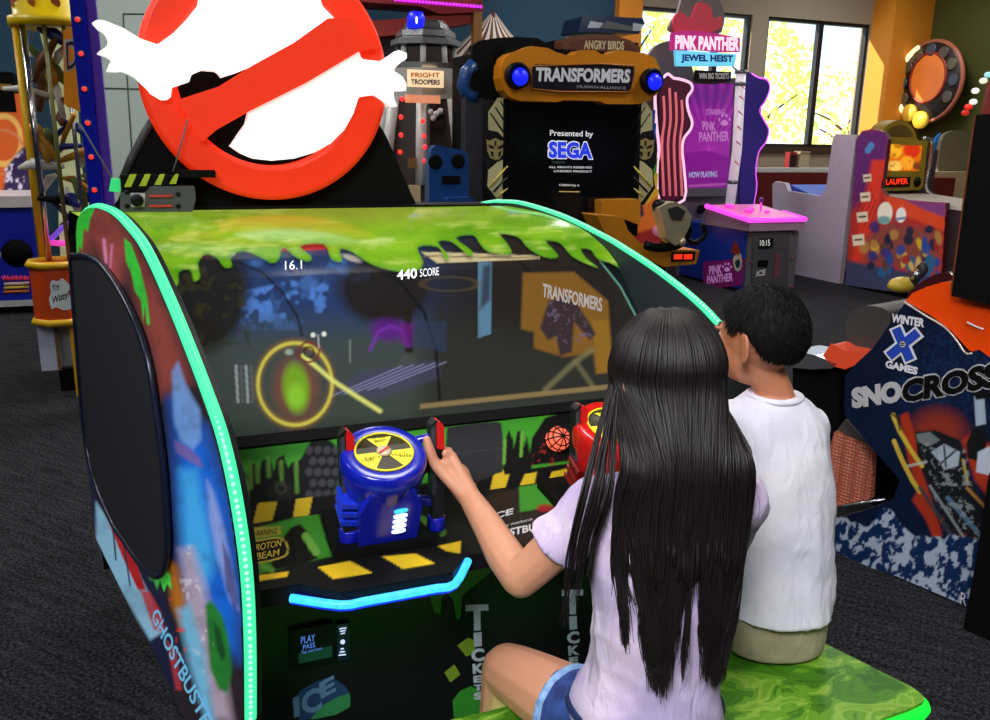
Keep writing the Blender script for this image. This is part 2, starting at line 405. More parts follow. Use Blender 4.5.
# ================================================================== the ghost-hunting cabinet
cab = T('arcade_cabinet', 'large arcade cabinet with green-lit arched sides, slime-printed hood and red-ringed sign on top', 'arcade machine', K(.65, 2.1, 0))
fl = math.radians(12.5)
dL = -math.sin(fl) * U + math.cos(fl) * V
FL = Fr(K(.0952, 1.38, 0), -dL, Zv)
dR = K(1.1226, 2.712) - K(1.2481, 1.5188); dR /= np.linalg.norm(dR)
FR = Fr(K(1.2481, 1.5188, 0), -dR, Zv)          # inner face of the right side, seen from the left
def uLv(v): return .0952 - math.tan(fl) * (v - 1.38)
def uRv(v): return 1.2481 + (1.1226 - 1.2481) * (v - 1.5188) / 1.1933
# --- left side panel
led_px = [(76, 232), (78, 218), (85, 210), (95, 208), (110, 214), (125, 229), (140, 250), (160, 293), (180, 342), (200, 395), (215, 440), (228, 500), (238, 570), (242, 640), (243, 720)]
led2 = FL.pxs(led_px)
led2 = [tuple(p) for p in smooth_path(led2, 4)]
low = [(-.06, .36), (-.15, .27), (-.3, .215), (-.52, .19), (-1.0, .195), (-1.55, .2), (-1.56, .32), (-1.53, .55), (-1.47, .85)]
outl = led2 + low
side_dark = M('side_panel_dark', (34, 30, 34), .4)
lp = MB().prism(FL, outl, -.035, 0, side_dark, black)
lpx = [tuple(proj(FL.P(a, b, 0))[0]) for a, b in outl]
SL = [
 ('poly', [(60, 200), (112, 205), (165, 300), (190, 380), (160, 395), (130, 270), (95, 245), (70, 300)], (146, 70, 60), 20, 1),
 ('poly', [(100, 240), (118, 250), (122, 280), (112, 300)], (190, 84, 80), 14, .8),
 ('line', [(104, 240), (106, 262)], 1.6, (235, 150, 190), 2, .9), ('line', [(112, 245), (110, 268)], 1.2, (220, 130, 170), 2, .8),
 ('poly', [(66, 240), (74, 205), (96, 205), (90, 220), (88, 232), (84, 228), (82, 250), (79, 246), (78, 280), (75, 270), (74, 320), (66, 330)], (62, 205, 62), 1.2, 1),
 ('poly', [(124, 238), (131, 244), (140, 268), (147, 296), (150, 324), (147, 325), (145, 305), (143, 322), (141, 300), (135, 292), (131, 272), (126, 262)], (60, 205, 62), 1.2, 1),
 ('poly', [(172, 400), (205, 430), (228, 500), (240, 580), (240, 660), (210, 640), (182, 560), (176, 470)], (22, 104, 214), 22, 1),
 ('poly', [(180, 470), (196, 470), (216, 560), (200, 600), (184, 560)], (70, 180, 245), 14, .9),
 ('poly', [(172, 372), (178, 362), (186, 385), (200, 410), (201, 440), (193, 450), (180, 440), (174, 420)], (120, 165, 225), 5, .85),
 ('poly', [(174, 440), (186, 446), (200, 458), (203, 468), (190, 462), (176, 452)], (120, 100, 170), 3, .9),
 ('poly', [(207, 480), (214, 494), (224, 530), (233, 575), (238, 610), (230, 600), (218, 560), (210, 520)], (150, 170, 225), 6, .8),
 ('poly', [(222, 540), (230, 560), (238, 600), (236, 615), (226, 585)], (60, 40, 110), 3, .7),
 ('poly', [(180, 550), (193, 548), (206, 590), (220, 650), (232, 720), (212, 720), (196, 650), (184, 600)], (190, 170, 190), 12, .9),
 ('poly', [(168, 560), (178, 566), (184, 600), (182, 630), (172, 605)], (196, 120, 30), 8, .9),
 ('poly', [(178, 610), (190, 605), (204, 650), (214, 720), (206, 720), (188, 660)], (120, 200, 235), 9, .9),
 ('poly', [(205, 605), (211, 600), (222, 615), (229, 640), (232, 670), (228, 692), (219, 690), (210, 668)], (40, 130, 50), 4, 1),
 ('poly', [(214, 622), (221, 632), (226, 655), (222, 662), (216, 645)], (22, 70, 32), 3, .9),
 ('poly', [(146, 562), (160, 566), (170, 574), (172, 590), (167, 584), (164, 592), (160, 580), (157, 591), (153, 580), (149, 582)], (80, 225, 80), 1.2, 1),
 ('poly', [(80, 450), (92, 470), (98, 500), (118, 528), (150, 575), (166, 600), (178, 640), (190, 680), (170, 690), (130, 600), (88, 520)], (26, 34, 66), 6, .9),
 ('poly', [(96, 502), (110, 522), (132, 560), (152, 600), (163, 632), (150, 640), (120, 590), (96, 540)], (150, 205, 235), 4, 1),
 ('poly', [(109, 524), (122, 536), (136, 562), (146, 590), (138, 590), (122, 556)], (190, 36, 40), 2, 1),
 ('line', [(112, 520), (116, 560)], .8, (40, 50, 80), 1, 1), ('line', [(124, 545), (130, 585)], .8, (40, 50, 80), 1, 1),
 ('poly', [(140, 590), (150, 592), (160, 610), (166, 632), (154, 630)], (200, 50, 60), 3, .9),
 ('poly', [(166, 640), (176, 650), (182, 690), (176, 690)], (190, 60, 70), 3, .8),
 ('noise', 7, .62, .12, 5, (235, 235, 245), .55, [(176, 540), (190, 545), (215, 650), (200, 680), (182, 600)]),
 ('noise', 5, .66, .08, 9, (230, 60, 30), .8, [(165, 590), (180, 600), (192, 660), (180, 660)]),
 ('noise', 16, .5, .4, 3, (10, 10, 20), .35, None)]
art = painted(FL, [(a + .0, b) for a, b in lpx], (44, 36, 42), SL, paint_dim, c=.0012, cell=1.5)
tx = MB(); gb_blue = M('pale_blue_lettering', (120, 200, 240), .4, em=.35)
tx.ptext(FL, 'GHOSTBUSTERS', (151, 618), (214, 752), (157, 606), .003, gb_blue, bold=.02)
merge_plain(lp, MB()); pan = part(lp, 'side_panel', cab)
part(merge_plain(art, tx), 'side_artwork', pan)
led = MB(); led.tube([FL.P(a, b, -.014) for a, b in led2], .0112, led_mint, 8)
acc = 0; pv = None
for a, b in smooth_path(led2, 8):
    q = FL.P(a, b, 0)
    if pv is not None:
        acc += np.linalg.norm(q - pv)
        if acc > .0105:
            acc = 0; led.ball(FL.P(a + .010, b, -.011), .0040, led_bead, 6, 4)
    pv = q
part(led, 'led_strip', pan, 'mint green light strip')
oval = [(76, 262), (80, 256), (88, 255), (97, 258), (108, 266), (126, 291), (144, 327), (155, 363), (162, 407), (167, 443), (170, 470), (173, 515), (174, 545), (171, 566), (162, 575), (147, 565), (131, 543), (117, 522), (102, 488), (92, 452), (86, 400), (81, 334)]
ov2 = smooth_loop(FL.pxs(oval), 4)
sp = MB().prism(FL, ov2, 0, .012, M('speaker_mesh', (24, 27, 34), .65, var=.3, scale=300, bump=.5, bscale=400), black)
sp.tube([FL.P(a, b, .012) for a, b in ov2], .008, M('navy_rim', (22, 28, 48), .3), 6, closed=True)
part(sp, 'speaker_cover', pan, 'black oval mesh cover')
# --- right side panel (mirror profile, fitted to the part in view)
rl = [(486, 203.5), (500, 203), (520, 205), (560, 218), (600, 238), (620, 250), (650, 270), (680, 293), (700, 311), (718, 330)]
rr = [tuple(p) for p in smooth_path([(-1.72, 1.02), (-1.62, 1.18), (-1.5, 1.245)] + FR.pxs(rl) + [(.055, .99), (.10, .9), (.12, .78), (.12, .64), (.10, .46)], 4)]
rp = MB().prism(FR, rr + [(.05, .34), (-.05, .24), (-.4, .19), (-1.4, .2), (-1.66, .55)], -.035, 0, M('inner_side', (40, 50, 54), .45), black)
rpan = part(rp, 'side_panel', cab, 'dark inner face of right side')
led = MB(); led.tube([FR.P(a, b, -.017) for a, b in rr], .0112, led_mint, 8); acc = 0; pv = None
for a, b in smooth_path(rr, 8):
    q = FR.P(a, b, 0)
    if pv is not None:
        acc += np.linalg.norm(q - pv)
        if acc > .0105: acc = 0; led.ball(FR.P(a + .006, b + .008, -.012), .0038, led_bead, 6, 4)
    pv = q
part(led, 'led_strip', rpan, 'mint green light strip')
# --- screen and hood
slime = [(100, 290), (148, 262), (160, 280), (171, 289), (178, 284), (179, 272), (190, 270), (194, 281), (200, 277), (198, 263), (206, 254), (217, 258), (224, 267), (232, 266), (231, 256), (244, 251), (262, 258), (272, 263), (279, 259), (283, 247), (297, 258), (309, 261), (311, 256), (300, 246), (324, 244), (331, 259), (342, 261), (340, 249), (352, 252), (373, 265), (401, 272), (418, 270), (423, 262), (418, 247), (438, 247), (445, 259), (449, 256), (438, 242), (452, 242), (469, 256), (472, 251), (456, 238), (473, 235), (480, 244), (489, 252), (511, 254), (507, 243), (500, 234), (518, 237), (528, 248), (544, 257), (558, 257), (553, 249), (546, 241), (560, 243), (573, 257), (598, 268), (586, 258), (581, 249), (591, 250), (598, 259), (618, 267), (660, 300), (560, 190), (90, 190)]
orp = [(523, 273), (574, 272), (608, 301), (613, 370), (596, 374), (593, 353), (563, 357), (534, 348), (534, 332), (521, 329)]
DL = [
 ('poly', [(120, 230), (470, 225), (430, 380), (200, 400)], (42, 62, 104), 60, 1),
 ('noise', 26, .47, .16, 11, (66, 104, 168), .9, [(236, 262), (300, 255), (372, 262), (372, 322), (300, 330), (222, 330)]),
 ('noise', 20, .56, .1, 4, (88, 140, 225), .7, [(240, 292), (370, 262), (368, 310), (240, 326)]),
 ('poly', [(150, 330), (450, 320), (640, 350), (640, 420), (180, 440)], (66, 76, 68), 40, .9),
 ('ell', 205, 300, 42, 56, .4, (36, 33, 26), 14, .95), ('ell', 385, 288, 46, 36, 0, (38, 33, 26), 12, .95), ('noise', 9, .55, .1, 8, (54, 54, 34), .8, [(170, 260), (245, 275), (250, 345), (180, 350)]),
 ('line', [(408, 310), (409, 350)], 4, (40, 34, 28), 3, 1), ('ell', 408, 362, 10, 9, 0, (80, 80, 74), 4, .6),
 ('poly', [(430, 230), (640, 240), (660, 400), (420, 415)], (44, 40, 36), 30, .75),
 ('poly', [(330, 392), (360, 372), (440, 360), (440, 378), (380, 398)], (72, 70, 96), 4, .7)]
for k in range(5): DL.append(('line', [(332 + 12 * k, 396 - 2 * k), (402 + 11 * k, 366 - k)], .6, (150, 148, 190), 1, .7))
for k in range(4): DL.append(('line', [(236 + 5 * k, 366), (238 + 5 * k, 402)], 1.4, ((150, 160, 160), (90, 95, 95))[k % 2], 1, .9))
DL += [
 ('line', [(238, 262), (262, 272), (282, 292), (298, 318), (302, 336)], 1.2, (30, 32, 36), 2, .9), ('line', [(372, 266), (400, 282), (424, 312), (436, 350), (440, 402)], 1.4, (20, 22, 26), 2, .9),  # curved glass reflections painted as dark arcs
 ('line', [(520, 262), (556, 300), (566, 330)], 1.2, (24, 22, 22), 2, .8),
 ('ell', 296, 388, 13, 24, -.1, (64, 190, 40), 6, .9), ('ell', 296, 396, 8, 12, 0, (110, 230, 60), 6, .8), ('ell', 296, 388, 22, 30, 0, (200, 80, 30), 14, .25),
 ('ring', 295, 384, 37, 41, 1.5, (222, 226, 90), 2.5, .95), ('ring', 295, 384, 37, 41, 4, (190, 120, 40), 5, .25),
 ('line', [(303, 356), (318, 368), (332, 380), (356, 396), (380, 411)], 2.0, (228, 232, 120), 3, .95),
 ('ring', 309, 352, 10, 10, 1, (120, 50, 40), 1, .9), ('ring', 309, 352, 5, 5, .8, (60, 30, 30), 1, .9),
 ('ell', 313, 335, 2.5, 2.5, 0, (225, 228, 220), 1, 1), ('ell', 324, 334, 2.5, 2.5, 0, (225, 228, 220), 1, 1), ('line', [(318, 335), (319, 348)], .7, (190, 190, 190), 1, .8), ('ell', 289, 352, 4, 3, 0, (170, 190, 170), 2, .7),
 ('line', [(350, 340), (350, 362)], .7, (150, 150, 150), 1, .7),
 ('ell', 388, 330, 17, 11, .1, (92, 30, 130), 8, .85), ('line', [(370, 350), (378, 332), (390, 326), (402, 330), (408, 346)], 1.6, (120, 50, 170), 3, .8),
 ('poly', orp, (138, 98, 38), 3, .85), ('poly', [(592, 320), (608, 320), (613, 372), (598, 374)], (150, 110, 40), 2, .7),
 ('poly', [(548, 302), (562, 296), (578, 305), (596, 334), (590, 340), (574, 322), (572, 352), (560, 356), (556, 336), (548, 340), (540, 328)], (44, 40, 52), 3, .9), ('noise', 5, .6, .1, 2, (110, 96, 120), .6, [(548, 300), (578, 305), (594, 336), (560, 352), (544, 330)]),
 ('poly', [(478, 262), (492, 262), (491, 334), (478, 338)], (96, 140, 170), 1, .8), ('poly', [(483, 266), (491, 264), (490, 300), (480, 310)], (48, 40, 50), 4, .8),
 ('ring', 450, 284, 28, 7, .8, (96, 84, 50), 1.5, .5),
 ('poly', [(412, 320), (446, 322), (446, 352), (412, 346)], (50, 62, 92), 4, .6), ('poly', [(400, 322), (414, 324), (412, 346), (400, 344)], (110, 30, 130), 5, .6),
 ('line', [(545, 390), (575, 362), (592, 350)], 2.5, (128, 122, 84), 4, .7), ('line', [(576, 362), (594, 388)], 2, (128, 122, 84), 4, .6),
 ('poly', [(421, 252), (470, 253), (540, 256), (540, 259), (437, 263)], (214, 198, 150), 1, .95), ('line', [(424, 256), (538, 258)], .8, (120, 100, 70), 1, .9),  # bar of reflected ceiling light painted into the display
 ('poly', [(265, 238), (290, 240), (330, 242), (330, 249), (276, 252)], (196, 38, 30), 1, .95), ('poly', [(412, 240), (424, 262), (412, 270)], (150, 40, 30), 2, .7),
 ('ell', 226, 250, 10, 6, .4, (222, 214, 200), 1.5, .95), ('ell', 276, 243, 9, 5, .4, (222, 214, 200), 1.5, .95), ('ell', 352, 258, 10, 3, .3, (200, 190, 170), 1.5, .8),
 ('poly', [(420, 404), (612, 384), (640, 381), (640, 386), (420, 409)], (150, 128, 84), 1.5, .8),  # gold ceiling reflection painted along the lower edge
 ('poly', [(596, 250), (604, 264), (622, 290), (638, 318), (662, 400), (720, 400), (690, 290), (620, 240)], (22, 28, 32), 2, 1), ('line', [(600, 261), (620, 286), (637, 318)], .8, (110, 170, 150), 1, .9)]
SLM = smooth_loop(slime, 3)
def slime_fn(X, Y, C):
    d = sdist(X, Y, SLM); m = np.clip(d / 1.4 + .5, 0, 1)[..., None]
    n = fbm(X * .22 + Y * .15, Y * 1.1, 7, 21); n2 = fbm(X * .3 + Y * .3, Y * .9, 13, 33)
    g = lin((62, 140, 16))[None] * (1 - n2[..., None]) + lin((158, 208, 44))[None] * n2[..., None]
    hl = np.clip((n - .56) / .2, 0, 1)[..., None] * .6; g = g * (1 - hl) + lin((206, 226, 110)) * hl
    edge = np.clip(1 - d / 5, 0, 1)[..., None] * .45; g = g * (1 - edge) + lin((52, 150, 28)) * edge
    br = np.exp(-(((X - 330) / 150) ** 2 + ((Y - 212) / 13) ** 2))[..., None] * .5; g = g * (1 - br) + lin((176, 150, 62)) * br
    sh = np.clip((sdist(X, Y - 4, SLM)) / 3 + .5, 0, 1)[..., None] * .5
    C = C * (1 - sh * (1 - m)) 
    return C * (1 - m) + g * m
DL.append(('fn', slime_fn))
def sheet_between(prof, nx, ny, eps=0.0):
    P = []
    for v, z in prof:
        a, b = uLv(v) + .0, uRv(v) - .002
        for j in range(nx + 1): P.append(K(a + (b - a) * j / nx, v, z))
    return np.array(P)
ns = 150; prof = [(1.80 + (2.06 - 1.80) * i / ns, .878 + (1.172 - .878) * i / ns) for i in range(ns + 1)]
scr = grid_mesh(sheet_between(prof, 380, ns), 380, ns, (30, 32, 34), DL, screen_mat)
FS = Fr(K(0, 1.80, .878), U, (K(0, 2.06, 1.172) - K(0, 1.80, .878)))
tx = MB(); tw = M('screen_lettering', (226, 226, 226), .4, em=.8)
tx.ptext(FS, '16.1', (285, 270), (302, 269), (285, 261), .002, tw); tx.ptext(FS, '440', (397, 280), (417, 278), (397, 270), .002, tw, bold=.02); tx.ptext(FS, 'SCORE', (420, 277), (439, 275), (420, 269), .002, tw)
tx.ptext(FS, 'TRANSFORMERS', (542, 297), (602, 312), (543, 283), .002, M('dim_screen_lettering', (150, 145, 140), .4, em=.25), bold=.03)
scr_o = part(merge_plain(scr, tx), 'screen', cab, 'glowing display of a night park scene with painted reflections')
hp = smooth_path([np.array(p) for p in ((2.06, 1.172), (2.13, 1.212), (2.25, 1.25), (2.45, 1.275), (2.70, 1.28))], 14)
hood = grid_mesh(sheet_between([tuple(p) for p in hp], 380, len(hp) - 1), 380, len(hp) - 1, (46, 39, 34), DL, screen_mat)  # hood print shares the display's glow so their brightness matches
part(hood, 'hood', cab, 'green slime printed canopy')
bz = MB(); bzp = [(1.775, .862), (1.80, .878), (1.806, .872), (1.79, .85)]
for (v, z), (v2, z2) in zip(bzp, bzp[1:] + bzp[:1]):
    bz.add([K(uLv(v), v, z), K(uRv(v), v, z), K(uRv(v2), v2, z2), K(uLv(v2), v2, z2)], [(0, 1, 2, 3)], matte_black)
part(bz, 'bezel', scr_o)
# --- back shell
bk = MB(); bkp = [(2.70, 1.28), (2.80, 1.275), (2.86, 1.2), (2.86, .1), (1.64, .1), (1.64, .70), (1.72, .70), (1.80, .84)]
for (v, z), (v2, z2) in zip(bkp, bkp[1:]):
    if z <= .1 and z2 <= .1: continue
    bk.add([K(uLv(v) + .01, v, z), K(uRv(v) - .01, v, z), K(uRv(v2) - .01, v2, z2), K(uLv(v2) + .01, v2, z2)], [(0, 1, 2, 3)], matte_black)
bk.kbox(.0, 1.15, 1.62, 2.75, 0.0, .12, matte_black)
part(bk, 'back_shell', cab)
# --- backsplash below the screen
FB = Fr(K(0, 1.70, .72), U, (K(0, 1.79, .862) - K(0, 1.70, .72)))
BL = [
 ('noise', 40, .4, .3, 5, (60, 150, 40), .5, None),
 ('poly', [(228, 452), (300, 442), (330, 440), (330, 452), (230, 466)], (36, 96, 24), 8, .6),
 ('poly', [(230, 472), (236, 462), (242, 468), (247, 478), (250, 464), (256, 464), (259, 474), (262, 460), (270, 458), (274, 470), (277, 458), (284, 455), (288, 468), (292, 462), (300, 460), (312, 440), (326, 442), (334, 500), (322, 512), (240, 524)], (16, 17, 15), 1.5, 1)]
for x, a, b in ((250, 462, 488), (257, 466, 482), (268, 458, 476), (281, 462, 484), (296, 462, 492), (246, 480, 500)): BL.append(('line', [(x, a), (x + 1, b)], 2, (92, 140, 52), 1.5, .9))
BL += [('ell', 280, 492, 13, 11, 0, (34, 36, 30), 2, .8), ('ring', 281, 488, 5, 5, 1.2, (66, 70, 60), 1, .9),
 ('ell', 322, 470, 19, 31, .1, (20, 21, 23), 1.5, 1)]
for k in range(5):
    for j in range(4): BL.append(('ell', 309 + 9 * j + (k % 2) * 4, 450 + 11 * k, 3.8, 4.2, .2, (62, 64, 68), 1.5, .9))
BL += [('poly', [(240, 506), (420, 484), (600, 459), (700, 445), (700, 472), (600, 484), (420, 506), (240, 530)], (14, 14, 13), 1.2, 1)]
for q in ([(258, 503), (277.5, 501.5), (272, 521), (253, 524)], [(296, 499), (312.6, 497), (308.6, 516), (293, 517)], [(460, 486), (476, 483), (471, 496), (455, 498)], [(494, 472), (511, 469.6), (505, 488.5), (490, 491)], [(525, 474), (537, 472), (534, 485), (519, 487)], [(552, 472), (569, 468), (564, 481), (547, 484)], [(584, 466), (602, 462), (598, 478), (580, 481)]):
    BL.append(('poly', q, (206, 174, 36), 1, 1))
BL += [('poly', smooth_loop([(447, 431), (452, 427), (470, 424), (495, 422), (502, 428), (503, 468), (496, 474), (470, 484), (452, 486), (445, 480)], 3), (44, 45, 47), 1.2, 1), ('line', [(447, 454), (503, 448)], .6, (58, 58, 60), 1, .8),
 ('poly', [(503, 470), (505, 440), (509, 430), (513, 440), (514, 448), (517, 432), (521, 430), (524, 446), (527, 436), (530, 452), (532, 470), (505, 475)], (14, 15, 13), 1.2, 1),
 ('line', [(505, 440), (504, 463)], 1.4, (110, 170, 60), 1.2, .9), ('line', [(522, 432), (521, 456)], 1.4, (110, 170, 60), 1.2, .9),
 ('poly', [(528, 466), (532, 438), (545, 418), (560, 413), (600, 404), (660, 396), (660, 440), (596, 458)], (10, 10, 11), 1.5, 1), ('noise', 4, .66, .06, 5, (150, 40, 30), .8, [(534, 440), (580, 440), (580, 464), (532, 466)]), ('ell', 232, 462, 1.6, 1.6, 0, (10, 10, 10), .6, 1), ('ell', 513, 415, 1.6, 1.6, 0, (10, 10, 10), .6, 1), ('ell', 290, 441, 1.3, 1.3, 0, (10, 10, 10), .6, 1)]
lefx = proj(K(uLv(1.70) + .002, 1.70, .72))[0]; ltop = proj(K(uLv(1.79) + .002, 1.79, .862))[0]; rtop = proj(K(uRv(1.79) - .002, 1.79, .862))[0]; rlow = proj(K(uRv(1.70) - .002, 1.70, .72))[0]
bs = painted(FB, [tuple(ltop), tuple(rtop), tuple(rlow), tuple(lefx)], (62, 150, 40), BL, paint_mat, c=.001, cell=1.3)
bs_o = part(bs, 'backsplash', cab, 'green panel with black drips and hazard stripes')
# speaker grille, its red light built as a glowing ball
gp = FB.px(556, 440); lc = FB.P(gp[0], gp[1], .012)
lm = MB().ball(lc, (.030, .030, .030), M('grille_red_glow', (255, 96, 70), .4, em=1.6, var=.4, scale=40), 14, 8)
for k in range(5):
    a = math.pi * k / 5
    pts = [lc + .032 * (math.cos(t) * FB.ez + math.sin(t) * (math.cos(a) * FB.ex + math.sin(a) * FB.ey)) for t in np.linspace(-1.57, 1.57, 9)]
    lm.tube(pts, .0018, black, 4)
for h in (.012, .024): lm.tube([lc + h * FB.ez + math.sqrt(.033 ** 2 - h * h) * (math.cos(t) * FB.ex + math.sin(t) * FB.ey) for t in np.linspace(0, 6.28, 20)[:-1]], .0018, black, 4, closed=True)
for (x, y) in ((575, 446), (585, 448)): lm.ball(FB.P(*FB.px(x, y), .006), .012, M('pale_bulb', (220, 220, 225), .3), 8, 5)
part(lm, 'red_speaker_grille', bs_o, 'red glow under a wire speaker grille')
# --- shelf
FH = Fr(K(0, 0, .72), U, V)
shp = [(uLv(1.42), 1.42), (.20, 1.42), (.265, 1.365), (.475, 1.365), (.52, 1.42), (.76, 1.42), (.82, 1.365), (1.03, 1.365), (1.09, 1.42), (uRv(1.42), 1.42), (uRv(1.705), 1.705), (uLv(1.705), 1.705)]
sh = MB().prism(FH, shp, -.035, 0, black, black)
shl = [tuple(proj(FH.P(a, b))[0]) for a, b in shp]
HL = [
 ('poly', [(236, 536), (262, 526), (318, 512), (326, 540), (332, 556), (252, 576)], (52, 124, 36), 2, 1),
 ('poly', [(282, 540), (290, 528), (300, 524), (310, 534), (318, 558), (300, 566), (272, 570), (270, 548)], (12, 13, 11), 2, 1),
 ('line', [(306, 536), (316, 552)], 4, (96, 150, 56), 1.5, .95), ('line', [(262, 566), (272, 570)], 3, (96, 150, 56), 1.5, .95),
 ('poly', [(246, 528), (280, 526), (282, 534), (246, 540)], (190, 160, 60), 1.5, .6),
 ('poly', smooth_loop([(246, 545), (262, 540), (280, 538), (287, 546), (285, 556), (262, 562), (246, 562)], 3), (14, 14, 12), 1, 1), ('line', smooth_loop([(246, 545), (262, 540), (280, 538), (287, 546), (285, 556), (262, 562), (246, 562)], 3), .7, (200, 176, 70), 1, .9)]
for q in ([(318, 567), (350, 561), (373, 573), (333, 579)], [(382, 556.5), (415.5, 553.5), (435, 563.5), (403, 569)], [(240, 577.5), (288, 571.5), (288, 576.4), (240, 584)], [(438, 546), (461, 541), (460, 553.5), (446, 551)], [(560, 528), (590, 524), (606, 533), (576, 538)], [(622, 518), (652, 514), (668, 523), (640, 528)]):
    HL.append(('poly', q, (226, 188, 36), 1, 1))
HL += [('line', [(404, 512), (440, 528), (442, 532)], 4, (88, 140, 50), 2, .9),
 ('poly', [(468, 500), (520, 488), (640, 470), (660, 500), (560, 545), (505, 548), (470, 520)], (42, 32, 28), 2, 1),
 ('poly', [(519, 487), (575, 478), (600, 490), (560, 505), (520, 512)], (62, 140, 44), 2, 1), ('ell', 545, 508, 8, 4, 0, (150, 24, 30), 2, .9)]
sha = painted(FH, shl, (17, 17, 16), HL, paint_mat, c=.001, cell=1.2)
tx = MB(); wl = M('white_lettering', (214, 214, 214), .4); yl = M('yellow_lettering', (206, 180, 60), .4)
tx.ptext(FH, 'ICE', (489, 521), (513, 514), (490, 514.5), .002, wl, bold=.03); tx.ptext(FH, 'play mechanix', (500, 529), (533, 521), (500, 525), .002, wl)
tx.ptext(FH, 'GHOSTBUSTERS', (482, 542), (566, 524), (483, 534), .002, wl, bold=.03)
tx.ptext(FH, 'PROTON', (252, 552), (281, 546), (253, 545), .002, yl, bold=.01); tx.ptext(FH, 'BEAM', (256, 560), (279, 555.5), (257, 553), .002, yl, bold=.01)
tx.ptext(FH, 'WARNING', (250, 537), (277, 533.5), (251, 531), .002, matte_black)
sh_o = part(sh, 'console_shelf', cab); part(merge_plain(sha, tx), 'shelf_artwork', sh_o)
for k, du in enumerate((0, .56)):
    lt = MB(); lt.tube(smooth_path([K(.185 + du, 1.41, .70), K(.262 + du, 1.357, .70), K(.30 + du, 1.354, .70)], 3) + smooth_path([K(.44 + du, 1.354, .70), K(.476 + du, 1.357, .70), K(.52 + du, 1.407, .715)], 3), .0078, led_cyan, 8)
    lt.tube(smooth_path([K(.188 + du, 1.418, .694), K(.263 + du, 1.364, .694), K(.30 + du, 1.361, .694)], 3) + smooth_path([K(.44 + du, 1.361, .694), K(.475 + du, 1.364, .694), K(.517 + du, 1.412, .709)], 3), .0095, M('deep_blue_led', (16, 50, 255), .4, em=1.4), 8)
    part(lt, 'light_bar', sh_o, 'glowing cyan light bar')
# --- front below the shelf
FF = FV(1.56)
fo = MB().kbox(uLv(1.56) + .02, uRv(1.56) - .02, 1.56, 1.66, .0, .69, M('front_black', (12, 14, 14), .45))
dg = fo; dgm = M('decal_green', (48, 132, 40), .45); dgl = M('decal_lime', (120, 150, 40), .45); dgy = M('decal_grey', (176, 186, 196), .45)
dg.sheet(FF, FF.pxs([(428, 574), (500, 560), (490, 572), (474, 585), (462, 595), (460, 618), (456, 619), (453, 600), (446, 592), (441, 598), (440, 614), (434, 612), (430, 596)]), .002, dgm)
dg.sheet(FF, FF.pxs([(452, 700), (460, 690), (470, 686), (484, 690), (492, 700), (500, 730), (455, 730)]), .002, dgm)
dg.sheet(FF, FF.pxs([(457, 645), (468, 637), (474, 640), (476, 652), (466, 656)]), .002, dgl); dg.sheet(FF, FF.pxs([(444, 672), (454, 664), (460, 674), (450, 682)]), .002, dgl); dg.sheet(FF, FF.pxs([(484, 674), (489, 672), (489, 686), (485, 684)]), .002, dgl)
def stacked(x, y, s):
    for ch, x0, x1, y0, y1 in (('T', 466, 488.6, 605, 631), ('I', 474, 482, 633, 647), ('C', 471.5, 484.6, 649, 662), ('K', 472.8, 484.6, 664, 674), ('E', 473.6, 483.3, 676, 683), ('T', 474, 483, 685, 691), ('S', 474, 483, 693, 700)):
        f = lambda a, b: (x + (a - 466) * s, y + (b - 605) * s)
        dg.ptext(FF, ch, f(x0, y1), f(x1, y1 - 1), f(x0 - .5, y0), .003, dgy, bold=.05)
stacked(466, 605, 1); stacked(562, 590, .95)
icew = M('ice_blue', (86, 120, 150), .4); iceg = M('ice_green', (46, 120, 70), .4); icen = M('ice_navy', (34, 60, 96), .4)
dg.sheet(FF, FF.pxs([(291, 702), (300, 690), (318, 680), (330, 676), (343, 684), (348, 690), (348, 706), (330, 714), (300, 720)]), .002, icen)
dg.sheet(FF, FF.pxs([(320, 706), (338, 696), (350, 692), (350, 706), (336, 714), (310, 719)]), .0025, iceg)
dg.ptext(FF, 'I', (294, 718), (300, 716), (293, 698), .003, icew, bold=.04); dg.ptext(FF, 'C', (302, 716), (322, 710), (301, 692), .003, icew, bold=.04); dg.ptext(FF, 'E', (321, 699), (336, 691), (319, 683), .003, icew, bold=.04)
fr_o = part(fo, 'front_panel', cab)
rd = MB(); rd.box(FF, *[FF.px(290, 660)[0], FF.px(333, 655)[0]], FF.px(310, 662)[1], FF.px(310, 624)[1], 0, .012, black)
rd.sheet(FF, FF.pxs([(297, 650), (331, 642), (331, 653), (298, 660)]), .0135, M('reader_green', (20, 70, 50), .4, em=.15))
rt = M('reader_lettering', (90, 130, 220), .4, em=.8)
rd.ptext(FF, 'PLAY', (301, 644), (315, 641), (301, 637), .0145, rt); rd.ptext(FF, 'PASS', (303, 650), (315, 647), (303, 645), .0145, rt); rd.ptext(FF, 'Tap card here', (301, 655), (322, 650.5), (301, 651), .0155, rt)
rw = M('reader_glow', (190, 205, 235), .4, em=1.3)
rd.box(FF, FF.px(336, 640)[0], FF.px(349, 640)[0], FF.px(340, 658)[1], FF.px(340, 622)[1], 0, .01, M('reader_side', (14, 20, 50), .4))
for k in range(3): rd.tube([FF.P(*FF.px(338 + k * .8, 628 + 2.5 * k - 2), .012), FF.P(*FF.px(341.5, 627 + 2.5 * k - 2), .013), FF.P(*FF.px(345 - k * .8, 627 + 2.5 * k - 2), .012)], .0012, rw, 5)
rd.ball(FF.P(*FF.px(341.5, 639), .011), .005, rw, 8, 5)
for k in range(3): rd.tube([FF.P(*FF.px(341 - 1.5 - k, 646 + 3 * k), .012), FF.P(*FF.px(342.5 + k, 645.4 + 3 * k), .012)], .0014, rw, 5)
part(rd, 'card_reader', fr_o, 'lit card reader with small display')
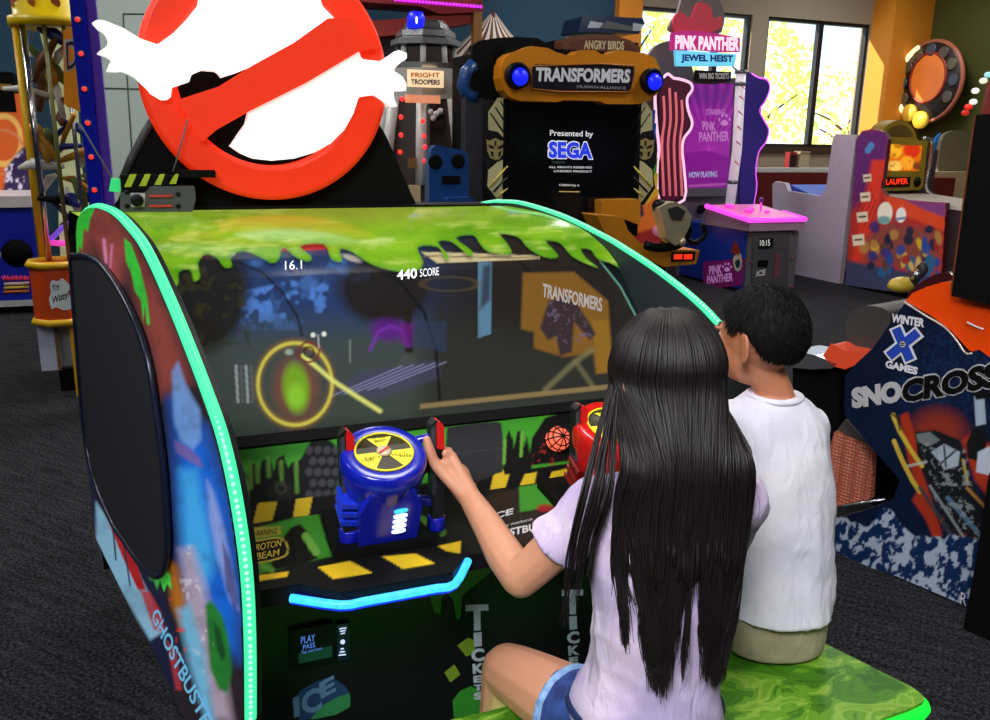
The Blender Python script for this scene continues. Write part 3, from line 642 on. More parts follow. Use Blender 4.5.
# --- blasters
DS = .84
def blaster(u, v, body_rgb, dark_rgb, name_label):
    b = part(MB().prism(Fr(K(u, v, .722), U, V), [(-.10, -.10), (.10, -.10), (.085, .10), (-.085, .10)], 0, .018, matte_black), 'blaster_mount', cab, name_label, bevel=.004)
    bl = M('shell_%d_%d' % body_rgb[:2], body_rgb, .22, coat=.5, var=.05); bd = M('shell_dark_%d_%d' % dark_rgb[:2], dark_rgb, .3)
    ax = np.array(-.36 * V + .93 * Zv); ax /= np.linalg.norm(ax); o = K(u + .005, v - .005, .735)
    body = MB()
    body.lathe(o, ax, [(.085, -.01), (.07, .012), (.05, .03)], matte_black, 24)
    body.lathe(o, ax, [(.052, .02), (.060, .028), (.064, .05), (.066, .09), (.074, .12), (.08, .15), (.083, .17), (.083, .19), (.078, .2), (.056, .201), (.054, .195)], bl, 36)
    fb = Fr(o + ax * .1, U, ax)             # front face of the body
    body.prism(fb, [(-.055, -.075), (.06, -.075), (.062, .02), (.045, .062), (-.04, .062), (-.057, .02)], .03, .076, bl)
    for k in range(3): body.prism(fb, [(-.088, -.03 + .022 * k), (-.05, -.038 + .022 * k), (-.05, -.026 + .022 * k), (-.088, -.018 + .022 * k)], .0, .05, bd)
    part(body, 'shell', b, bevel=.004)
    li = MB(); lw = M('pale_light_bar', (200, 232, 255), .3, em=2.2)
    for k in range(5):
        w = .011; li.prism(fb, smooth_loop([(.02 - w, -.042 + .0135 * k), (.02 + w, -.041 + .0135 * k), (.02 + w, -.0335 + .0135 * k), (.02 - w, -.0345 + .0135 * k)], 3), .0765, .079, lw if k < 4 else led_cyan)
    part(li, 'light_bars', b)
    ds = MB(); c0 = o + ax * .2; fd = Fr(c0, U, np.cross(ax, U)); fd = Fr(c0, U, V + .36 * Zv)
    if fd.ez.dot(ax) < 0: fd = Fr(c0, -U, V + .36 * Zv)
    ds.lathe(c0, ax, [(.066 * DS, -.008), (.066 * DS, .0)], M('dial_dark', (40, 36, 20), .4), 36)
    dy = M('dial_yellow', (238, 226, 40), .35, em=.15, var=.05)
    for k in range(3):
        a0 = math.radians(90 + 120 * k - 30); pts = [(.015 * math.cos(a0 + t), .015 * math.sin(a0 + t)) for t in np.linspace(0, 1.047, 6)] + [(.062 * DS * math.cos(a0 + t), .062 * DS * math.sin(a0 + t)) for t in np.linspace(1.047, 0, 10)]
        ds.sheet(fd, pts, .001, dy)
    ds.sheet(fd, [(.064 * DS * math.cos(t), .064 * DS * math.sin(t)) for t in np.linspace(0, 6.283, 40)[:-1]], .0004, M('dial_black', (52, 48, 26), .4))
    rim = MB(); rim.tube([fd.P(.065 * DS * math.cos(t), .065 * DS * math.sin(t), .001) for t in np.linspace(0, 6.283, 40)[:-1]], .0022, dy, 5, closed=True)
    ds.add(rim.v, rim.f, dy, True)
    ds.lathe(fd.P(0, 0, .001), ax, [(.014, 0), (.014, .003), (.0, .004)], M('dial_hub', (214, 196, 160), .4), 20)
    ds.prism(fd, [(-.012, -.005), (-.009, -.009), (.012, .005), (.009, .009)], .004, .0055, M('dial_red', (190, 40, 20), .4))
    for k, (s1, s2) in enumerate((('SINGLE', 'BEAM'), ('NO', 'STREAM'), ('MULTI', 'RANGE'))):
        a0 = math.radians(90 + 120 * k); d = np.array([math.cos(a0), math.sin(a0)]); r = np.array([math.sin(a0), -math.cos(a0)])
        if k: r = -r; dd = d
        for j, s_ in enumerate((s1, s2)):
            cc = d * (.043 - .012 * j) if k == 0 else d * (.030 + .012 * j)
            rr_ = np.array([1., 0]); w = .014 - .003 * j; upv = np.array([0, 1.]) * .0075
            ds.text(fd, s_, cc - rr_ * w - upv / 2, cc + rr_ * w - upv / 2, cc - rr_ * w + upv / 2, .002, matte_black)
    part(ds, 'dial', b, 'yellow and black warning dial')
    hm = M('handle_grey', (58, 62, 70), .35); hk = M('handle_black', (20, 20, 22), .4); hr = M('handle_red', (206, 22, 22), .3, var=.05)
    for sx, ho, name in ((-1, .062, 'handle'), (1, .116, 'handle')):
        h = MB(); B = np.array(K(u + sx * ho, v - .055, .755)); TT = np.array(K(u + sx * (ho - .005), v - .045, .965)); axis = TT - B
        fh = Fr(B, U, axis)
        h.prism(fh, [(-.012, .0), (.012, .0), (.013, .17), (.010, .20), (-.002, .212), (-.013, .20)], -.014, .014, hk)
        h.prism(fh, [(-.0125, .06), (-.004, .06), (-.004, .20), (-.0125, .195)], -.012, .0155, hm)
        h.prism(fh, [(-.002, .155), (.0135, .15), (.0135, .198), (.004, .21), (-.002, .205)], -.012, .0175, hr)
        h.tube([K(u + sx * ho, v - .055, .765), K(u + sx * ho, v - .052, .735)], .019, bl, 12)
        h.tube([K(u + sx * ho, v - .05, .79), K(u + sx * .05, v - .02, .80)], .012, bl, 8)
        h.tube([K(u + sx * (ho - .005), v - .045, .93), K(u + sx * .06, v - .03, .915)], .009, bl, 8)
        part(h, name, b, bevel=.003)
    return b
blaster(.377, 1.575, (18, 30, 170), (30, 60, 210), 'blue two-handled blaster controller with yellow dial')
blaster(.87, 1.575, (206, 26, 24), (120, 16, 16), 'red blaster controller partly hidden by the girl')
# --- topper
FM = FV(2.74)
bb = MB(); back_px = [(112, 209), (118, 200), (124, 182), (132, 162), (146, 134), (160, 112), (180, 70), (220, 20), (260, -10), (300, -10), (340, 30), (372, 110), (388, 140), (405, 180), (417, 206), (417, 211)]
bb.prism(FM, FM.pxs(back_px), -.06, 0, matte_black)
bb.prism(FM, FM.pxs([(112, 213), (112, 206.5), (487, 203.5), (487, 209)]), -.08, .03, black)
bb.tube([FM.P(*FM.px(x, y), .0) for x, y in ((123, 180), (131, 160), (145, 133), (158, 112))], .012, dark_grey, 6)
bb_o = part(bb, 'topper_board', cab)
sred = M('sign_red', (244, 52, 18), .4, em=.34, var=.05)
cx, cy = FM.px(266, 77); R = FM.px(383, 77)[0] - cx; ri = R * .715
rg = MB(); rg.lathe(FM.P(cx, cy, .0), FM.ez, [(ri, .0), (ri, .048), (ri + .012, .058), (R - .012, .058), (R, .048), (R, .0), (ri, 0)], sred, 80, smooth=False, cap=False)
rg.prism(FM, FM.pxs([(176, 101), (216, 88), (250, 67), (290, 45), (322, 22), (345, 20), (372, 50), (354, 53), (300, 85), (246, 112), (214, 130), (200, 142)]), .03, .086, sred)
part(rg, 'sign_ring', bb_o, 'glowing red ring with a diagonal bar', bevel=.004)
ghost_w = M('sign_white', (248, 248, 244), .4, em=.6, var=.03)
gh = MB()
up_px = [(93, 26), (98, 23), (104, 23), (112, 26), (124, 31), (140, 41), (157, 47), (172, 36), (184, 24), (196, 9), (198, -12), (225, -40), (262, -52), (296, -40), (312, -8), (318, 10), (330, 22), (290, 45), (250, 68), (232, 75), (219, 79), (214, 73), (200, 72), (190, 76), (188, 83), (171, 89), (170, 98), (166, 101), (160, 101), (150, 95), (146, 90), (134, 79), (122, 73), (115, 74), (107, 73), (110, 66), (113, 63), (104, 58), (98, 56), (101, 53), (108, 49), (109, 44), (105, 37), (98, 32)]
gh.prism(FM, FM.pxs(up_px), .045, .076, ghost_w)
lo_px = [(228, 146), (236, 134), (243, 124), (246, 112), (300, 83), (353, 53), (356, 61), (374, 63), (385, 57), (392, 52), (400, 55), (400, 60), (391, 67), (387, 72), (396, 78), (400, 86), (399, 92), (387, 92), (388, 100), (391, 107), (384, 108), (376, 101), (368, 96), (353, 98), (348, 114), (339, 130), (326, 143), (310, 152), (290, 158), (268, 160), (250, 158), (238, 153)]
gh.prism(FM, FM.pxs(lo_px), .03, .076, ghost_w)
part(gh, 'sign_figure', bb_o, 'plain white cut-out figure crossing the ring', bevel=.006)
tp = MB(); tg = M('prop_grey', (74, 76, 78), .5)
tp.prism(FM, FM.pxs([(121, 208), (121, 190), (145, 190), (150, 184), (192, 184), (193, 196), (190, 208)]), .03, .14, tg)
tp.prism(FM, FM.pxs([(122, 188), (121, 173), (176, 174), (172, 184), (150, 184), (146, 189)]), .03, .12, matte_black)
for k in range(4): tp.sheet(FM, FM.pxs([(124 + 15 * k, 187 - k), (130 + 15 * k, 174), (137 + 14 * k, 174), (131 + 15 * k, 187 - k)], .1205), .1205, M('lime_stripe', (176, 196, 40), .4))
tp.sheet(FM, FM.pxs([(131, 207), (131, 193), (145, 193), (145, 207)], .141), .141, M('plate_pale', (190, 190, 186), .4)); tp.lathe(FM.P(*FM.px(137, 200, .141), .141), FM.ez, [(.017, 0), (.017, .02), (.008, .022)], black, 16)
for y in (196, 206): tp.box(FM, FM.px(149, y, .14)[0], FM.px(173, y, .14)[0], FM.px(149, y + 1.2, .14)[1], FM.px(149, y - 1.2, .14)[1], .14, .146, M('slot_red', (190, 60, 46), .4))
for x, y in ((127, 192), (127, 206), (178, 194), (178, 206)): tp.lathe(FM.P(*FM.px(x, y, .14), .14), FM.ez, [(.007, 0), (.006, .006)], black, 10)
tp.prism(FM, FM.pxs([(110, 189), (112, 177), (121, 178), (121, 190)]), .05, .1, M('prop_green', (60, 230, 130), .4, em=.3))
tp.tube([FM.P(*FM.px(173, 172, .08), .08), FM.P(*FM.px(190, 113, .08), .08)], .003, grey, 5); tp.tube([FM.P(*FM.px(112, 178, .08), .08), FM.P(*FM.px(80, 124, .08), .08)], .003, grey, 5)
tp.box(FM, FM.px(176, 172)[0], FM.px(213, 172)[0], FM.px(190, 176)[1], FM.px(190, 169)[1], 0, .1, matte_black)
part(tp, 'trap_box', bb_o, 'grey box with striped lid', bevel=.003)
# ------------------------------------------------------------------ the bench
bn = T('arcade_bench', 'low bench with marbled green top and glowing green edge, carrying the two children', 'bench', K(.7, 1.1, 0))
bp = smooth_loop([(-.02, 1.31), (.1, 1.345), (.6, 1.345), (1.15, 1.345), (1.27, 1.345), (1.32, 1.32), (1.372, 1.16), (1.386, 1.10), (1.365, 1.066), (1.25, 1.056), (1.15, 1.052), (.6, 1.05), (.1, 1.05), (.0, 1.06), (-.05, 1.18)], 5)
FT = Fr(K(0, 0, .42), U, V)
bm, N_, L_, b_ = nodes_of('marbled_green')
tc = N_.new('ShaderNodeTexCoord'); nz = N_.new('ShaderNodeTexNoise'); nz.inputs['Scale'].default_value = 9; nz.inputs['Detail'].default_value = 2; nz.inputs['Distortion'].default_value = 1.1
mpn = N_.new('ShaderNodeMapping'); mpn.inputs['Scale'].default_value = (1, 1.6, 1); L_.new(tc.outputs['Object'], mpn.inputs['Vector']); L_.new(mpn.outputs['Vector'], nz.inputs['Vector'])
rp_ = N_.new('ShaderNodeValToRGB'); rp_.color_ramp.interpolation = 'LINEAR'; e = rp_.color_ramp.elements
cs = [(.34, (44, 98, 12)), (.42, (72, 132, 16)), (.47, (58, 118, 14)), (.50, (104, 158, 28)), (.55, (92, 150, 24)), (.58, (140, 180, 62)), (.66, (108, 160, 34))]
e[0].position = cs[0][0]; e[0].color = (*lin(cs[0][1]), 1); e[1].position = cs[-1][0]; e[1].color = (*lin(cs[-1][1]), 1)
for p_, c_ in cs[1:-1]: q = e.new(p_); q.color = (*lin(c_), 1)
L_.new(nz.outputs['Fac'], rp_.inputs['Fac']); L_.new(rp_.outputs['Color'], b_.inputs['Base Color']); b_.inputs['Roughness'].default_value = .5; b_.inputs['Coat Weight'].default_value = .0
part(MB().prism(FT, bp, -.03, 0, bm), 'seat_top', bn, bevel=.008)
part(MB().tube([FT.P(a * 1.0, b, -.022) for a, b in bp], .0155, led_green, 8, closed=True), 'led_edge', bn, 'bright green light strip')
part(MB().kbox(.25, .45, 1.10, 1.28, 0, .395, matte_black), 'pedestal', bn); part(MB().kbox(.95, 1.12, 1.10, 1.28, 0, .395, matte_black), 'pedestal', bn)
# ================================================================== machines behind
def quad_kbox(mb, fr, pts, depth, m, c1=0.0): return mb.prism(fr, fr.pxs(pts), c1 - depth, c1, m)
# ---- tall prize tower at the left
tw_ = T('prize_tower', 'tall glass-walled prize tower with yellow cap and yellow frame, left of the big cabinet', 'arcade machine', atv(75, 350, 5.5) * np.array([1, 1, 0]))
FA = FV(5.45); FAr = FV(5.9)
zf = lambda x, y, v: atv(x, y, v)[2]
cap_y = M('cap_yellow', (240, 206, 10), .35, var=.06); cap_o = M('cap_print', (190, 96, 20), .4); fr_y = M('frame_yellow', (240, 190, 24), .35)
cU = FA.px(52, 20)[0]; cV = 5.65; rad = FA.px(94, 20)[0] - cU
mb = MB(); zc0 = zf(50, 25, 5.45)
mb.lathe(K(cU, cV, zc0), Zv, [(rad * .98, 0), (rad * 1.14, 0), (rad * 1.14, .05), (rad, .055), (rad, .55), (rad * .9, .6), (0, .6)], cap_y, 40)
for k in range(34):
    a = math.radians(random.uniform(190, 350)); z = random.uniform(.09, .5); nrm = np.array(math.cos(a) * U + math.sin(a) * V); ff = Fr(K(cU, cV, zc0 + z) + nrm * rad, np.cross(Zv, nrm), Zv)
    w_ = random.uniform(.02, .05); t_ = random.uniform(-.9, .9); c_, s_ = math.cos(t_), math.sin(t_)
    mb.sheet(ff, [(x * c_ - y * s_, x * s_ + y * c_) for x, y in smooth_loop([(-w_, -.012), (w_, -.016), (w_ * .8, .014), (-w_ * .6, .018)], 3)], .003, cap_o)
part(mb, 'cap', tw_, 'yellow cap printed with small orange shapes')
# base below the glass: octagonal bin, white cabinet, yellow leg
zb1 = zf(60, 262, 5.45); zb0 = zf(60, 318, 5.45)
uf_, ul_ = FV(5.3).px(42, 265)[0], FV(5.5).px(31, 262)[0]; RO = (uf_ - ul_) / .541; cUo, cVo = uf_ + .383 * RO, 5.3 + .924 * RO
oct_ = [(cUo + RO * math.cos(math.radians(22.5 + 45 * k)), cVo + RO * math.sin(math.radians(22.5 + 45 * k))) for k in range(8)]
FG = Fr(K(0, 0, 0), U, V)
mb = MB().prism(FG, oct_, zb0, zb1, M('bin_orange', (206, 74, 18), .4))
part(mb, 'prize_bin', tw_)
for z in (zb0, zb1): part(MB().tube([K(a, b, z) for a, b in oct_], .022, fr_y, 6, closed=True), 'yellow_rim', tw_)
fb_ = Fr(K(oct_[5][0], oct_[5][1], 0), K(oct_[6][0], oct_[6][1]) - K(oct_[5][0], oct_[5][1]), Zv)
mb = MB(); cl_w = M('bubble_white', (226, 238, 232), .5)
mb.sheet(fb_, smooth_loop(fb_.pxs([(50, 286), (52, 280), (58, 281), (62, 278), (67, 282), (70, 286), (69, 294), (73, 300), (72, 308), (64, 310), (56, 307), (52, 309), (49, 300), (51, 292)]), 3), .004, cl_w)
mb.ptext(fb_, 'Try', (53, 294), (60, 290), (52, 286), .006, matte_black, bold=.02); mb.ptext(fb_, 'Wizzy!', (52, 306), (69, 299), (52, 297), .006, matte_black, bold=.02)
part(mb, 'speech_bubble', tw_, 'white speech bubble lettering')
mb = MB(); zl = zf(58, 368, 5.45)
b0_, b1_ = FV(5.42).px(38, 340)[0], FV(5.42).px(58, 340)[0]; zl = zf(58, 370, 5.42)
mb.kbox(b0_, b1_, 5.42, 6.0, zl, zb0, M('base_white', (196, 204, 222), .5))
mb.kbox(b1_ - .015, b1_ + .004, 5.405, 5.42, zl, zb0, M('base_edge', (120, 96, 60), .5))
mb.kbox(b0_ + .08, b1_ + .06, 5.5, 5.95, .0, zl, matte_black)
mb.kbox(b1_ + .004, FV(5.5).px(73, 340)[0], 5.5, 6.0, zf(65, 369, 5.5), zb0, M('base_grey', (160, 164, 172), .5)); part(mb, 'base', tw_)
l0_ = FV(5.35).px(71.5, 350)[0]; part(MB().kbox(l0_, l0_ + .08, 5.35, 5.42, .0, zb0, fr_y), 'leg', tw_, 'yellow corner leg')
# glass drum with frame posts
gm = MB(); tint = bpy.data.materials.new('clear_drum'); tint.use_nodes = True; _M['clear_drum'] = tint
nt = tint.node_tree; N_ = nt.nodes; L_ = nt.links; N_.remove(N_['Principled BSDF'])
tr = N_.new('ShaderNodeBsdfTransparent'); gl = N_.new('ShaderNodeBsdfGlossy'); gl.inputs['Roughness'].default_value = .12; mx = N_.new('ShaderNodeMixShader'); lw_ = N_.new('ShaderNodeLayerWeight'); lw_.inputs['Blend'].default_value = .35
nz = N_.new('ShaderNodeTexNoise'); nz.inputs['Scale'].default_value = 3; mu = N_.new('ShaderNodeMath'); mu.operation = 'MULTIPLY'
L_.new(lw_.outputs['Facing'], mu.inputs[0]); L_.new(nz.outputs['Fac'], mu.inputs[1]); L_.new(mu.outputs[0], mx.inputs[0]); L_.new(tr.outputs[0], mx.inputs[1]); L_.new(gl.outputs[0], mx.inputs[2]); L_.new(mx.outputs[0], N_['Material Output'].inputs['Surface'])
gm.lathe(K(cU, cV, zb1), Zv, [(rad * .96, 0), (rad * .96, zc0 - zb1)], tint, 40)
gm.f = [f for f in gm.f if len(f) == 4]; gm.m = gm.m[:len(gm.f)]; gm.sm = gm.sm[:len(gm.f)]
part(gm, 'glass_drum', tw_)
for k, (a, m_, r_) in enumerate(((200, fr_y, .022), (222, M('chrome', (220, 222, 226), .15, 1.0), .016), (258, M('olive_post', (120, 120, 60), .4), .012), (285, silver, .012), (335, fr_y, .02))):
    a = math.radians(a); p = K(cU + rad * .98 * math.cos(a), cV + rad * .98 * math.sin(a), zb1)
    part(MB().tube([p, p + Zv * (zc0 - zb1)], r_, m_, 8), 'post', tw_)
inn = MB(); ic = [M('prize_gold', (214, 150, 30), .3), M('prize_white', (232, 232, 225), .4), M('prize_green', (96, 120, 50), .5), M('prize_blue', (30, 46, 130), .4), M('prize_pink', (236, 70, 190), .4, em=.8), M('prize_brown', (120, 70, 30), .5), matte_black]
inn.lathe(K(cU, cV, zb1), Zv, [(rad * .5, 0), (rad * .45, .2), (rad * .3, .5), (rad * .36, .9), (rad * .3, 1.1), (rad * .42, zc0 - zb1)], M('column_glow_pale', (190, 196, 150), .4, em=.45, var=.5, scale=9), 20)  # column given a glow to brighten the inside of the drum
rr2 = random.Random(3)
for k in range(46):
    a = math.radians(rr2.uniform(185, 355)); z = zb1 + .06 + (zc0 - zb1 - .12) * rr2.random(); r_ = rad * rr2.uniform(.5, .85); c_ = K(cU + r_ * math.cos(a), cV + r_ * math.sin(a), z)
    d = np.array([rr2.uniform(-1, 1), rr2.uniform(-.3, .3), rr2.uniform(-1, 1)]); d /= np.linalg.norm(d); l = rr2.uniform(.05, .16)
    inn.tube([c_ - d * l, c_ + d * .3 * l + Zv * .02, c_ + d * l], [.015, rr2.uniform(.015, .04), .012], ic[rr2.choice([0, 0, 1, 1, 2, 3, 5, 6])], 6)
inn.tube([K(cU + rad * .8 * math.cos(t), cV + rad * .8 * math.sin(t), zb1 + .1) for t in np.linspace(3.4, 6.1, 14)], .018, ic[4], 6)
inn.tube([K(cU + rad * .8 * math.cos(t), cV + rad * .8 * math.sin(t), zb1 + .17 + .05 * math.sin(3 * t)) for t in np.linspace(3.4, 6.1, 14)], .014, M('violet_tube', (120, 80, 220), .4, em=.6), 6)
part(inn, 'inner_column', tw_, 'gold, green and white pieces inside the drum')
sgn = MB(); fo_ = FV(5.3); sgn.prism(fo_, fo_.pxs([(63, 30), (80, 24), (80, 112), (64, 104)]), -.02, 0, M('panel_orange', (228, 140, 20), .4, em=.15)); 
sgn.ptext(fo_, 'D', (66, 72), (79, 68), (64, 40), .004, M('letter_ring', (240, 240, 220), .4), bold=.06); sgn.ptext(fo_, 'D', (67, 70), (78, 66), (66, 43), .007, M('letter_brown', (90, 40, 20), .4))
part(sgn, 'side_sign', tw_, 'orange strip with one letter')
# ---- blue post with red lights
bp_ = T('light_post', 'shiny blue square post with a row of small red lights, beside the prize tower', 'post', atv(88, 200, 5.0) * np.array([1, 1, 0]))
fq = FV(4.9); mb = MB(); pb = M('post_blue', (14, 30, 190), .2, coat=.5); pv_ = M('post_violet', (96, 60, 190), .25, coat=.4)
xl = fq.px(79, 100)[0]; xr = fq.px(94, 100)[0]; mb.kbox(xl, xr, 4.9, 5.12, 0, 3.0, pb); part(mb, 'column', bp_, bevel=.01)
part(MB().kbox(xr, xr + .05, 4.92, 5.1, 0, 3.0, pv_), 'side_strip', bp_, 'violet side strip', bevel=.01)
zz = [zf(84, y, 4.9) for y in (20, 54, 89, 123, 157, 190)]
for z in zz: part(MB().ball(K(xl + .03, 4.89, z), .011, red_led, 8, 6).lathe(K(xl + .03, 4.9, z), -V, [(.018, 0), (.014, .006)], grey, 10), 'red_light', bp_)
# ---- blue skill machine at the far left
sk = T('skill_machine', 'blue arcade machine on casters at the far left edge, with a round black hole', 'arcade machine', atz(20, 305, 0))
fk = FV(8.1); bx = FV(8.1)
skm = mb = MB(); xa, xb = fk.px(-40, 300)[0], fk.px(41, 300)[0]; z0, z1 = zf(20, 300, 8.1), zf(20, 207, 8.1)
skb = M('skill_blue', (18, 34, 172), .35); mb.kbox(xa, xb, 8.1, 9.2, z0, z1, skb); 
mb = MB(); mb.lathe(fk.P(*fk.px(17, 253), .0), fk.ez, [(.115, 0), (.115, .008), (.0, .009)], matte_black, 28); part(mb, 'hole', sk, 'round black hole')
mb = skm
for y, c_ in ((279, (200, 40, 60)), (284, (230, 200, 190)), (288, (220, 190, 60)), (292, (220, 110, 40))):
    a, b_ = fk.px(4, y), fk.px(29, y - 1); mb.tube([fk.P(*a, .004), fk.P(*b_, .004)], .013, M('stripe_%d' % c_[2] + str(c_[0]), c_, .4), 4)
mb.tube([fk.P(*fk.px(2 + 1.4 * q, 277.5 + (2.4 if q % 2 else -2.4) * (1 if q % 3 else .5)), .012) for q in range(20)], .007, M('letter_pink', (220, 60, 110), .4, em=.3), 4); mb.ptext(fk, 'V', (-4, 262), (2, 259), (-4, 254), .006, white)
part(mb, 'base_cabinet', sk)
part(MB().kbox(xa - .02, xb + .02, 8.06, 9.2, z1, z1 + .09, M('deck_white', (220, 210, 215), .4)), 'deck', sk, bevel=.01)
part(MB().kbox(xa, xb, 8.08, 9.2, z0 - .05, z0, M('plinth_white', (190, 190, 196), .4)), 'plinth', sk)
for x in (-30, 31):
    c_ = fk.P(fk.px(x, 300)[0], .055, -.1); mb = MB().lathe(c_ - U * .02, U, [(.055, 0), (.055, .04)], dark_grey, 16); mb.tube([c_, c_ + Zv * max(.05, z0 - .08)], .02, grey, 6); part(mb, 'caster', sk)
fk2 = FV(8.9); mb = painted(fk2, [(-40, 94), (34, 94), (30, 206), (-40, 206)], (196, 86, 34), [('ring', 4, 140, 17, 24, 2, (220, 170, 90), 1, 1), ('ring', 0, 152, 24, 22, 1.2, (190, 120, 80), 1, 1), ('poly', [(8, 165), (20, 150), (34, 140), (34, 195), (2, 196)], (44, 30, 70), 3, 1), ('noise', 5, .6, .05, 3, (210, 200, 220), .9, [(4, 165), (24, 150), (24, 190), (6, 192)]), ('poly', [(-40, 196), (34, 196), (34, 206), (-40, 206)], (220, 90, 130), 2, .8)], paint_lit, c=0)
part(mb, 'backboard', sk, 'orange lit backboard with hoops')
mb = MB().kbox(fk2.px(-40, 90)[0], fk2.px(14, 90)[0], 8.88, 9.2, zf(5, 112, 8.9), zf(5, 72, 8.9), matte_black); mb.kbox(fk2.px(-40, 90)[0], fk2.px(12, 90)[0], 8.86, 8.88, zf(5, 90, 8.9), zf(5, 84, 8.9), M('gold_bar', (170, 130, 40), .4)); part(mb, 'header', sk)
# ---- red awning ride with purple lights, behind
aw = T('awning_ride', 'dark red roofed ride trimmed with purple lights, behind the round-signed cabinet', 'ride', atv(430, 150, 9.2) * np.array([1, 1, 0]))
fa = FV(8.9); rdk = M('awning_red', (150, 44, 36), .7); mve = M('awning_mauve', (92, 72, 84), .7)
part(MB().prism(fa, fa.pxs([(340, 0), (345, -30), (470, -30), (484, 6), (484, 12), (440, 14), (420, 6)]), -.5, 0, rdk), 'roof', aw)
part(MB().prism(fa, fa.pxs([(340, 20), (378, 20), (486, 10), (478, 22), (440, 27), (400, 34), (340, 40)]), -.45, -.05, rdk), 'valance', aw)
part(MB().prism(fa, fa.pxs([(350, 30), (446, 20), (440, 205), (350, 205)]), -.47, -.42, mve), 'back_wall', aw)
mb = MB()
for k in range(26):
    t = k / 25; mb.ball(fa.P(*fa.px(395 + 85 * t, 0 + 7 * t), .02), .018, M('purple_bulb', (196, 40, 230), .4, em=1.6), 7, 4)
part(mb, 'light_string', aw, 'row of purple bulbs')
z_ = zf(480, 0, 8.95)
mb = MB(); xq = fa.px(478, 20)[0]; mb.kbox(xq - .045, xq + .045, 8.9, 8.98, 0, zf(478, 2, 8.9), M('post_ochre', (150, 98, 26), .5)); part(mb, 'post', aw)
xq = fa.px(352, 20)[0]; part(MB().kbox(xq - .045, xq + .045, 8.9, 8.98, 0, zf(352, 2, 8.9), M('post_ochre', (150, 98, 26), .5)), 'post', aw)
# ---- striped tent top
tn = T('striped_tent', 'brown and white striped pointed tent roof behind the tall black cabinet', 'tent', atv(492, 150, 9.9) * np.array([1, 1, 0]))
pk = atv(493, 12, 9.85); mb = MB(); mb2 = MB(); c1_ = M('tent_white', (214, 204, 192), .7); c2_ = M('tent_brown', (84, 44, 38), .7)
uc, rr_ = pk.dot(U), pk.dot(U) - FV(9.85).px(421, 76)[0]; zt = pk[2]; zr = zf(440, 76, 9.6)
n = 44
for k in range(n):
    a0, a1 = 2 * math.pi * k / n, 2 * math.pi * (k + 1) / n
    # a concave, pointed roof in narrow gores
    prof_ = [(0.02, zt), (rr_ * .25, zt - (zt - zr) * .29), (rr_ * .6, zt - (zt - zr) * .63), (rr_, zr)]
    vs = []
    for r_, z in prof_:
        vs += [K(uc + r_ * math.cos(a0), 9.85 + .4 * r_ * math.sin(a0), z), K(uc + r_ * math.cos(a1), 9.85 + .4 * r_ * math.sin(a1), z)]
    mb.add(vs, [(2 * i, 2 * i + 1, 2 * i + 3, 2 * i + 2) for i in range(3)], (c1_, c2_)[k % 2])
part(mb, 'roof', tn)
mb = MB(); mb.lathe(K(uc, 9.85, 0), Zv, [(.06, 0), (.06, zr), (.03, zt)], c2_, 12); part(mb, 'pole', tn)
# ---- lighthouse-shaped claw machine
lh = T('tower_machine', 'grey lighthouse-shaped arcade machine with a blue beacon on top', 'arcade machine', atv(425, 205, 7.3) * np.array([1, 1, 0]))
fl_ = FV(7.85); lu = FV(8.3).px(426, 100)[0]; g1 = M('tower_grey', (150, 148, 144), .45); g2 = M('tower_dark', (58, 56, 54), .5); rdark = M('tower_red_glass', (44, 10, 14), .2)
W = lambda x0, x1: (fl_.px(x1, 100)[0] - fl_.px(x0, 100)[0]) / 2
def octo(r0, z0, r1, z1, m, mb, n=8, ph=22.5):
    vs = []
    for r, z in ((r0, z0), (r1, z1)):
        for k in range(n): a = math.radians(ph + 360 / n * k); vs.append(K(lu + r * math.cos(a), 8.3 + r * math.sin(a), z))
    return mb.add(vs, [(k, (k + 1) % n, n + (k + 1) % n, n + k) for k in range(n)] + [tuple(range(n - 1, -1, -1)), tuple(range(n, 2 * n))], m)
zt1, zt2, zt3, zt4 = zf(425, 66, 7.85), zf(425, 98, 7.85), zf(425, 185, 7.85), 0.0
rA, rB, rC = W(394, 456) * 1.14, W(394, 464) * 1.16, W(384, 480) * 1.14
part(octo(rB, zt2, rA, zt1, g1, MB()), 'sign_band', lh)
part(octo(rC, 0, rC, zt3, g2, MB()), 'base', lh)
for k in range(8):
    a = math.radians(22.5 + 45 * k)
    p0 = K(lu + rC * math.cos(a), 8.3 + rC * math.sin(a), zt3); p1 = K(lu + rB * math.cos(a), 8.3 + rB * math.sin(a), zt2)
    part(MB().tube([p0, p1], .06, M('tower_rib', (196, 196, 194), .4), 6), 'rib', lh)
part(octo(rC * .93, zt3, rB * .93, zt2, M('tower_inside', (58, 44, 42), .3), MB()), 'window_box', lh)
fw_ = Fr(K(0, 8.3 - rB * 1.02, 0), U, Zv)
mb = MB(); mb.box(fw_, fw_.px(408, 90)[0], fw_.px(443, 90)[0], fw_.px(420, 87)[1], fw_.px(420, 70)[1], -.02, .02, M('sign_cream', (244, 214, 170), .4, em=.8))
mb.ptext(fw_, 'FRIGHT', (411, 77.5), (440, 77.5), (411, 72.5), .025, M('sign_amber', (222, 120, 20), .4), bold=.03); mb.ptext(fw_, 'TROOPERS', (411, 84.5), (440, 85), (411, 79), .025, M('sign_navy', (40, 30, 80), .4), bold=.04)
part(mb, 'name_sign', lh, 'cream lit name sign')
mb = MB(); fw3 = Fr(K(0, 8.3 - rC * .98, 0), U, Zv)
mb.box(fw3, fw3.px(405, 100)[0], fw3.px(440, 100)[0], fw3.px(420, 103)[1], fw3.px(420, 95)[1], 0, .01, M('strip_lit', (236, 150, 110), .4, em=.6))
